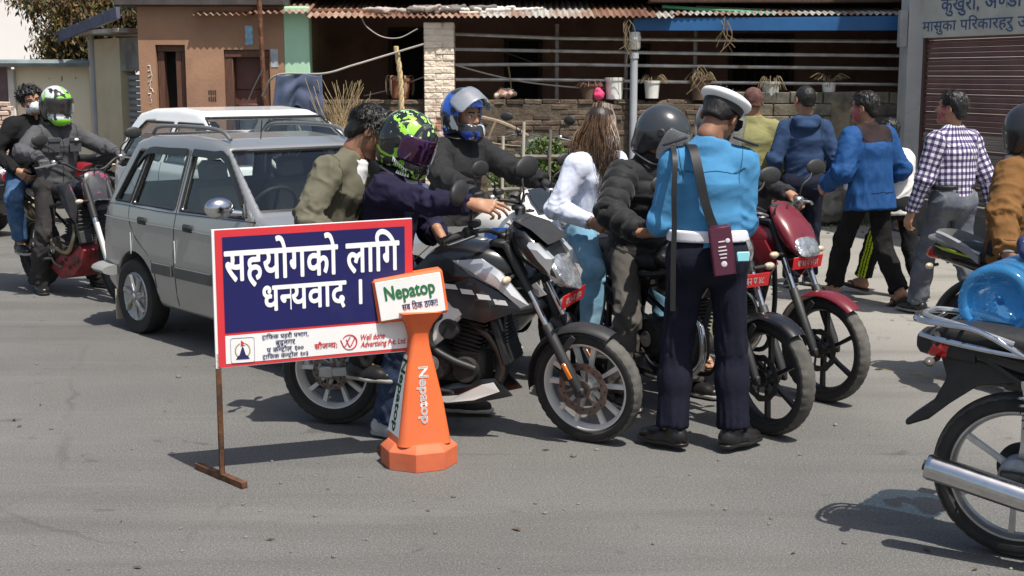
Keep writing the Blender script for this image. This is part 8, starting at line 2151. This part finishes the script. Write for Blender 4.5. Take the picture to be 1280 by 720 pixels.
t, h, r = pot('flower_pot', 815, 101, 123, 20, WBK, 'small white pot of dry stems on the wall right of the waste pipe', 'pot'); twigs(t, h * .8, r, 26, .20, 2)
t, h, r = pot('flower_pot', 963, 102, 124, 23, mat('pale_grey_pot', (.44, .44, .40), .7, var=.15), 'grey pot spilling dry straw on the block wall near the khaki shirted man', 'pot'); twigs(t, h * .85, r, 26, .17, 3, .95)
t, h, r = pot('flower_pot', 1036, 103, 124, 17, WBK, 'small white pot of thin dead twigs on the block wall near the shop', 'pot'); twigs(t, h * .8, r, 22, .26, 4, .2); twigs(t, h * .85, r, 8, .12, 14, .9)
t, h, r = pot('flower_pot', 876, 96, 125, 26, mat('old_brown_pot', (.12, .075, .05), .9, var=.2), 'dark brown pot with dry grass just behind the white cap', 'pot'); twigs(t, h * .85, r, 40, .17, 5, .6)
t, h, r = pot('flower_pot', 500, 98, 123, 26, TERR, 'terracotta pot with drooping dry leaves behind the plaited straw pole', 'pot', Y=16.62)
q = random.Random(7); m = M()
for k in range(14):
 a = q.uniform(0, 6.28); d = V3(math.cos(a), math.sin(a), 0); m.tube(spl([d * r * .5 + V3(0, 0, h), d * r * 1.25 + V3(0, 0, h + .03), d * r * 1.35 + V3(0, 0, h * .55), d * r * 1.25 + V3(0, 0, h * .15)], 4), [.012] * 6 + [.018] * 4 + [.012] * 2 + [.004], 5, flat=.3)
m.build('dry_leaves', mat('pale_dry_leaf', (.30, .21, .14), .9, var=.3), t)
t, h, r = pot('flower_pot', 737, 105, 124, 24, mat('old_brown_pot', (.12, .075, .05), .9, var=.2), 'brown pot of reddish dried flowers left of the white bucket', 'pot'); twigs(t, h * .7, r, 50, .16, 8, .4, mat('dried_flower', (.26, .12, .09), .9, var=.3))
o = crumple('cloth', (px_x(749, 16.5), 16.5, WT - .01), (.05, .04, .075), mat('pink_cloth', (.75, .06, .18), .7), 'bright pink rag hanging on the wall beside the white bucket', 'rag', 12)
# plaited straw pole
SP = root('straw_pole', (px_x(500.5, 16.30), 16.30, 0), 0, 'thick plaited straw rope standing upright in front of the terracotta pot', 'pole')
m = M(); z0, z1 = pz(190, 16.3), pz(58, 16.3)
for k in range(3):
 pts = [];
 for i in range(90):
  t = i / 89; a = t * 42 + k * 2.094; rr = .022 * (1 - .25 * t); bend = -.05 * max(0, (t - .75) / .25) ** 2
  pts.append((rr * math.cos(a) + bend + .03 * (1 - t), rr * .8 * math.sin(a), z0 * .0 + (z1) * t))
 m.tube(pts, [.026 - .010 * i / 89 for i in range(90)], 7)
m.build('plait', mat('straw', (.52, .40, .22), .9, var=.3, vscale=40, bump=.6, bscale=90), SP)
# washing on a line
WA = root('hung_garment', (px_x(374, 15.9), 15.9, pz(93, 15.9)), 0, 'faded blue trousers hung over a line beside the mint wall', 'clothes')
w = (px_x(403, 15.9) - px_x(346, 15.9)); H_ = pz(93, 15.9) - pz(152, 15.9); m = M(); nx, nz = 44, 30; vs = []
for j in range(nz + 1):
 for i in range(nx + 1):
  u, v = i / nx, j / nz; spread = 1 + .10 * v; low = 1 - .34 * math.exp(-((u - .50) / .17) ** 2)
  vs.append(((u - .5) * w * spread - .05 * v * (1 - u), .028 * math.sin(u * 17 + 2 * v) * (0.2 + v) + .02 * fn3(V3(u * 5, v * 4, 1)[None], 1, 2)[0], -H_ * v * low * (1 + .12 * (u > .8)) - .012 * math.sin(u * 9) * (1 - v)))
m.add(vs, [[j * (nx + 1) + i, j * (nx + 1) + i + 1, (j + 1) * (nx + 1) + i + 1, (j + 1) * (nx + 1) + i] for j in range(nz) for i in range(nx)])
o = m.build('cloth', cloth('washed_blue', (.085, .105, .165), var=.15, vscale=6), WA, smooth=80); o.modifiers.new('s', 'SOLIDIFY').thickness = .012
m = M(); vs = []
for j in range(11):
 for i in range(21):
  u, v = i / 20, j / 10; vs.append(((u - .5) * w * .66 + .01, .07 + .015 * math.sin(u * 11), -H_ * (.46 + .40 * v) - .07 * math.sin(u * math.pi)))
m.add(vs, [[j * 21 + i, j * 21 + i + 1, (j + 1) * 21 + i + 1, (j + 1) * 21 + i] for j in range(10) for i in range(20)])
o = m.build('lining', cloth('dark_lining', (.02, .022, .028)), WA, smooth=80); o.modifiers.new('s', 'SOLIDIFY').thickness = .01
def wire(pts, label, mt, rad=.008, name='wire', n=8, cat='wire'):
 c = np.mean(np.array(pts), 0); m = M(); m.tube(spl([V3(*p) - c for p in pts], n), rad, 6); o = m.build(name, mt); o.location = c; return tag(o, label, cat)
WIR = mat('old_cable', (.07, .06, .055), .7); WIRL = mat('pale_cable', (.32, .29, .26), .7)
def pp(px, py, Y): return P(px, py, Y)
wire([pp(328, 120, 16.05), pp(346, 94, 15.92), pp(404, 92, 15.92), pp(440, 82, 16.05), pp(480, 70, 16.2), pp(530, 55, 16.36)], 'rope washing line running from the thin pole to the pale pillar', WIRL, .012, 'washing_line', cat='rope')
wire([pp(452, 22, 16.3), pp(459, 34, 16.3), pp(478, 46, 16.3), pp(500, 47, 16.3), pp(522, 36, 16.3)], 'cable drooping in a loop under the rusty roof edge', WIRL, .008)
wire([pp(455, 120, 16.75), pp(487, 112, 16.7), pp(530, 96, 16.6)], 'short slack cord between the terracotta pot and the pale pillar', WIRL, .008)
wire([pp(568, 81, 16.5), pp(612, 93, 16.55), pp(660, 103, 16.6), pp(730, 110, 16.66), pp(788, 111, 16.7)], 'pale cable sagging across the railing from the pillar to the waste pipe', WIRL, .010)
wire([pp(628, 64, 16.9), pp(660, 76, 16.9), pp(694, 90, 16.9)], 'thin cable slanting behind the railing posts', WIR, .007)
wire([pp(306, 135, 15.98), pp(318, 108, 16.0), pp(330, 84, 16.03)], 'dark stay wire slanting up to the thin rusty pole', WIR, .008)
wire([pp(640, 122, 16.7), pp(637, 92, 16.72), pp(634, 78, 16.74)], 'thin leaning stick behind the wall below the railing', DRY, .012, 'stick', cat='stick')
crumple('bundle', (px_x(630, 16.6), 16.6, WT - .01), (.16, .1, .08), mat('reddish_rag', (.40, .16, .12), .85, col2=(.5, .45, .36), mix=(.5, .6)), 'small reddish bundle lying on the brick wall top', 'bundle', 15)
for k, (px, py, ln) in enumerate(((783, 28, .5), (905, 24, .42), (872, 86, .3))):
 c = P(px, py, 16.30); t = root('dry_creeper', c, 0, ('dead creeper tangled on the post left of the blue fascia', 'thin dead creeper hanging over the middle of the blue fascia', 'dead stems caught on the railing post behind the policeman')[k], 'creeper'); q = random.Random(30 + k); m = M()
 for i in range(8):
  a = V3(q.uniform(-.04, .06), q.uniform(-.02, .02), q.uniform(-.05, .05)); m.tube(spl([a, a + V3(q.uniform(-.08, .08), q.uniform(-.04, .0), -ln * q.uniform(.2, .5)), a + V3(q.uniform(-.12, .12), q.uniform(-.05, 0), -ln * q.uniform(.5, 1.0))], 5), .004, 4, cap=False)
 m.build('stem', DRY, t)
# ------------------------------------------------------------------ fence, shrub, dry branches, rubble by the wall
FNC = mat('weathered_fence', (.17, .15, .125), .85, var=.3, vscale=12, bump=.4, bscale=60); BMB = mat('pale_bamboo', (.44, .40, .32), .7, var=.2, vscale=10)
FY = 13.9; FN = root('rail_fence', (px_x(680, FY), FY, 0), 0, 'rough fence of grey rails and thin bamboo posts in front of the green shrub', 'fence')
def fp(px, py): return V3(*(P(px, py, FY) - Vector(FN.location)))
for pts in (((600, 197), (650, 196), (700, 196), (752, 194)), ((610, 238), (660, 236), (720, 235), (758, 234)), ((690, 279), (720, 281), (756, 280))):
 m = M(); m.tube(spl([fp(*p) for p in pts], 5), .022, 8); m.build('rail', FNC, FN)
for px, y0, mt in ((655, 152, BMB), (688, 162, FNC), (629, 170, BMB), (716, 195, FNC), (733, 158, FNC)):
 m = M(); b = fp(px, y0); m.tube(spl([V3(b[0] + .01, b[1] - .03, .0), V3(b[0] - .01, b[1] - .03, b[2] * .5), V3(b[0], b[1] - .03, b[2])], 4), .016, 8); m.build('post', mt, FN)
def leaves(c, rad, n, seed, size, mts, lobes=7, squash=.85):
 """leaf-sized faces in uneven clumps"""
 r = np.random.RandomState(seed); cl = [V3(*(r.normal(size=3) * .45)) for _ in range(lobes)]; ms = [M() for _ in mts]
 for i in range(n):
  k = r.randint(lobes); d = r.normal(size=3); d = d / np.linalg.norm(d) * r.uniform(.45, 1) ** .5 * (.48 + .12 * math.sin(k * 2.1))
  p = (cl[k] + d) * np.array(rad) * np.array([1, 1, squash]); a = nrm(r.normal(size=3) + V3(0, 0, -.3)); b = nrm(np.cross(a, r.normal(size=3))); s_ = size * r.uniform(.6, 1.3)
  ms[r.choice(len(mts), p=None)].add([p - a * s_ * .1, p + b * s_ * .28 + a * s_ * .45, p + a * s_, p - b * s_ * .28 + a * s_ * .45], [[0, 1, 2, 3]])
 return ms
GLF = [mat('leaf_%s' % n, c, .55, var=.3, vscale=8) for n, c in (('deep', (.045, .085, .018)), ('mid', (.075, .125, .028)), ('light', (.13, .17, .045)))]
SB = root('green_shrub', V3(px_x(694, 14.6), 14.6, 0), 0, 'rounded bright green leafy shrub behind the rail fence', 'shrub')
zc = P(694, 214, 14.6).z
for m_, mt in zip(leaves((0, 0, 0), (.50, .34, .50), 7600, 3, .048, GLF), GLF): m_.xform(T=(0, 0, zc)); m_.build('foliage', mt, SB, smooth=0)
m = M()
for k in range(7): m.tube(spl([(.03 * math.cos(k), .03 * math.sin(k), 0), (.12 * math.cos(k), .1 * math.sin(k), zc * .5), (.28 * math.cos(k), .22 * math.sin(k), zc * 1.05)], 4), [.018] * 4 + [.012] * 4 + [.006], 6)
m.build('stem', mat('bark_brown', (.09, .065, .045), .9, var=.3), SB)
gm = M(); r = np.random.RandomState(4)
for i in range(2600):
 px = r.choice([r.uniform(640, 760), r.uniform(400, 1120)], p=[.55, .45]); Y = r.uniform(13.2, 14.6) if px < 762 and px > 640 and r.rand() < .6 else 16.45 - abs(r.normal()) * .18; x = px_x(px, Y); h_ = r.uniform(.03, .16); a = r.uniform(0, 6.28); d = V3(math.cos(a), math.sin(a), 0)
 p = V3(x, Y, 0); gm.add([p - d * .006, p + d * .006, p + V3(d[1], -d[0], 0) * h_ * .4 * r.normal() + V3(0, 0, h_)], [[0, 1, 2]])
o = gm.build('grass_tufts', GLF[1], smooth=0); tag(o, 'sparse weeds along the foot of the wall and fence', 'grass', kind='stuff')
BRN = mat('dead_branch', (.30, .23, .16), .9, var=.25, vscale=14, bump=.4, bscale=60)
BB = root('dead_branch', P(640, 165, 15.4), 0, 'bare forked dead branch leaning on the brick wall beside the blue helmet', 'branch')
def bp_(px, py, Y=15.4): return V3(*(P(px, py, Y) - BB.location))
m = M(); m.tube(spl([bp_(604, 148, 15.9), bp_(628, 154), bp_(652, 165), bp_(675, 180), bp_(700, 196)], 6), np.linspace(.032, .010, 25), 8); m.tube(spl([bp_(652, 165), bp_(660, 185), bp_(663, 205)], 5), np.linspace(.016, .006, 11), 6); m.tube(spl([bp_(620, 151), bp_(612, 170), bp_(606, 192)], 5), np.linspace(.016, .006, 11), 6); m.tube(spl([bp_(610, 178), bp_(640, 182), bp_(690, 184)], 5), np.linspace(.01, .006, 11), 6); m.build('limb', BRN, BB)
DG = root('dry_bush', P(428, 150, 15.9), 0, 'tangle of straw coloured dry stems against the brick wall', 'bush')
q = random.Random(2); m = M(); zb_ = -DG.location.z
for i in range(150):
 a = V3(q.uniform(-.12, .12), q.uniform(-.1, .1), zb_); L = q.uniform(.9, 1.75); m.tube(spl([a, a + V3(q.uniform(-.15, .15), q.uniform(-.1, .1), L * .6), a + V3(q.uniform(-.35, .35), q.uniform(-.15, .1), L)], 4), .0035, 4, cap=False)
m.build('stem', mat('straw_stem', (.40, .30, .16), .9, var=.3), DG)
crumple('sack', G(1045, 279), (.34, .28, .38), mat('white_woven_sack', (.58, .57, .58), .7, var=.1, bump=.4, bscale=90), 'full white woven sack against the block wall', 'sack', 16)
crumple('sack', G(1029, 281), (.20, .2, .34), mat('grey_woven_sack', (.16, .15, .13), .8), 'grubby grey sack leaning on the white woven sack', 'sack', 17)
crumple('bag', G(1058, 279), (.1, .1, .20), mat('red_bag', (.36, .02, .04), .6), 'dark red bag behind the white woven sack', 'bag', 18)
gm = M(); r = np.random.RandomState(8)
for i in range(300):
 px, py = (r.uniform(960, 1110), r.uniform(272, 292)) if i < 110 else (r.uniform(0, 1280), r.uniform(300, 720)); p = G(px, py); s_ = abs(r.normal()) * (.020 if i < 110 else .005) + .003
 gm.sphere(p + Vector((0, 0, s_ * .3)), (s_, s_ * r.uniform(.6, 1), s_ * .6), rotm((0, 0, 1), r.uniform(0, 6)), 7, 5)
o = gm.build('gravel', mat('loose_stone', (.15, .14, .125), .9, var=.4, vscale=3), smooth=0); tag(o, 'scattered grit and small stones on the road', 'gravel', kind='stuff')
gm = M()
for i in range(34):
 p = G(r.uniform(0, 1280), r.uniform(330, 715)); a = r.uniform(0, 6.28); s_ = r.uniform(.012, .03); d = V3(math.cos(a), math.sin(a), 0); e = V3(-d[1], d[0], 0); p = V3(*p) + V3(0, 0, .004)
 gm.add([p - d * s_, p + e * s_ * .35 + V3(0, 0, s_ * .25), p + d * s_ + V3(0, 0, s_ * .1), p - e * s_ * .35 + V3(0, 0, s_ * .2)], [[0, 1, 2, 3]])
o = gm.build('fallen_leaves', mat('dead_leaf', (.085, .06, .035), .85, var=.5, vscale=3), smooth=0); tag(o, 'a few small dead leaves on the road', 'leaves', kind='stuff')
# ------------------------------------------------------------------ tree over the yard wall
TR = root('overhanging_tree', (px_x(172, 19.0), 20.6, 0), 0, 'drooping olive and rust leaved tree behind the yard wall', 'tree'); TO_ = Vector(TR.location)
BRK = mat('dark_bark', (.045, .034, .027), .9, var=.3, bump=.6, bscale=30)
def tp(px, py, Y): return V3(*(P(px, py, Y) - TO_))
m = M()
m.tube(spl([V3(0, 0, 0), V3(-.03, 0, 1.4), tp(164, 55, 20.3), tp(150, 35, 20.0), tp(140, 8, 19.8), tp(122, -30, 19.7), tp(110, -80, 19.6)], 6), np.linspace(.15, .07, 37), 10)
m.build('trunk', BRK, TR); m = M(); ends = []
limbs = [[(152, 40, 20.), (132, 22, 19.6), (112, 14, 19.3), (90, 10, 19.0), (60, 2, 18.9), (30, -4, 18.9)], [(146, 25, 20), (128, 40, 19.6), (100, 46, 19.3), (80, 58, 19.1), (60, 66, 19.0)], [(140, 8, 19.8), (110, -6, 19.4), (80, -12, 19.2), (40, -18, 19)],
  [(164, 58, 20.2), (140, 56, 19.8), (118, 56, 19.5), (98, 64, 19.3), (82, 70, 19.2), (66, 78, 19.1)], [(152, 38, 20), (165, 15, 19.9), (172, -5, 19.8)], [(152, 38, 19.9), (160, 30, 19.6), (170, 24, 19.4), (180, 25, 19.3)], [(140, 8, 19.8), (158, 4, 19.5), (172, 8, 19.4), (184, 12, 19.3)], [(152, 36, 19.9), (160, 42, 19.6), (168, 42, 19.4)], [(112, 14, 19.3), (100, 22, 19), (84, 26, 18.9), (66, 24, 18.8)], [(120, 56, 19.5), (132, 40, 19.4), (128, 28, 19.3)], [(160, 50, 20.2), (140, 62, 19.7), (133, 76, 19.4), (134, 90, 19.3)], [(112, 14, 19.3), (100, 28, 19.2), (86, 40, 19.1), (72, 46, 19)]]
for lb_ in limbs:
 pts = spl([tp(*p) for p in lb_], 6); m.tube(pts, np.linspace(.055, .012, len(pts)), 7); ends.append(pts)
m.build('limb', BRK, TR)
r = np.random.RandomState(12); TLF = [mat('tree_leaf_%s' % n, c, .6, var=.3, vscale=3) for n, c in (('dark', (.030, .034, .012)), ('olive', (.075, .070, .020)), ('rust', (.155, .088, .024)), ('bronze', (.075, .042, .020)))]
ms = [M() for _ in TLF]; mt_ = M(); nl = 0
for pts in ends:
 for i in range(0, len(pts), 1):
  for tw in range(3):
   if r.rand() < .12: continue
   d = nrm(r.normal(size=3) + V3(0, 0, -.5)); L = r.uniform(.18, .45); a = pts[i]; b = a + d * L; mt_.tube([a, a + d * L * .5 + V3(0, 0, .03), b], [.007, .005, .003], 4, cap=False)
   warm = fn3(a[None], 1.3, 3)[0] + (.5 if -1.6 < a[0] < -.4 else -.2)
   for k in range(30):
    t = r.uniform(.2, 1.05); p = a + d * L * t + r.normal(size=3) * .055; ld = nrm(V3(*r.normal(size=3) * .5) + V3(0, 0, -.9)); w_ = nrm(np.cross(ld, r.normal(size=3))); s_ = r.uniform(.06, .12)
    ci = r.choice(4, p=[.2, .3, .35, .15] if warm > 0 else [.5, .3, .06, .14]); ms[ci].add([p, p + ld * s_ * .5 + w_ * s_ * .17, p + ld * s_, p + ld * s_ * .5 - w_ * s_ * .17], [[0, 1, 2, 3]])
mt_.build('twig', BRK, TR)
for m_, mt in zip(ms, TLF): m_.build('leaves', mt, TR, smooth=0)
cr = [m for m in TR.children if m.name.startswith('leaves')]
# ------------------------------------------------------------------ parked vehicles further back
moto(V3(px_x(135, 16.6), 16.3, 0), R(152), 'red motorcycle parked by the yard wall beyond the dirt bike', body=BLKP, body2=paint('bright_red', (.40, .02, .025)), barz=1.05, steer=14)
moto(V3(px_x(716, 15.6), 15.7, 0), R(-118), 'grey scooter style motorcycle parked behind the rail fence and shrub', body=mat('scooter_grey', (.055, .055, .053), .5), barz=1.10, steer=6)
BCP = mat('black_car_paint', (.012, .013, .017), .2, coat=.9, var=.03)
bc, hw3, bd3 = car('dark_car', (-8.5, 16.1, 0), R(-30), 'black car nosing in at the left edge, only headlamp and bumper showing', [(-.62, .32), (-.68, .50), (-.66, .80), (-.60, .98), (-.42, 1.30), (-.30, 1.42), (.0, 1.465), (.6, 1.485), (1.05, 1.46), (1.28, 1.40), (2.02, .98), (2.25, .94), (2.85, .82), (3.08, .66), (3.12, .40), (2.95, .24), (1.2, .20), (-.4, .24)], wid, plan,
   [w1, w2], 2.46, .29, .35, BCP, CGD, (1.2, 2.2, 1.0, 1.40, .72, .585), (-.75, -.3, 1.0, 1.34, .64, .52), h=.018)
for sg in (-1, 1):
 m = M(); m.sphere((2.90, sg * .62, .72), (.17, .17, .095), rotm((0, 1, 0), .35), 18, 10); m.build('headlamp', LENS, bc)
 m = M(); m.sphere((2.86, sg * .74, .70), (.10, .06, .05), None, 14, 8); m.build('indicator', ORGL, bc)
 m = M(); m.sphere((2.99, sg * .58, .40), (.06, .06, .06), None, 14, 8); m.build('fog_lamp', LENS, bc)
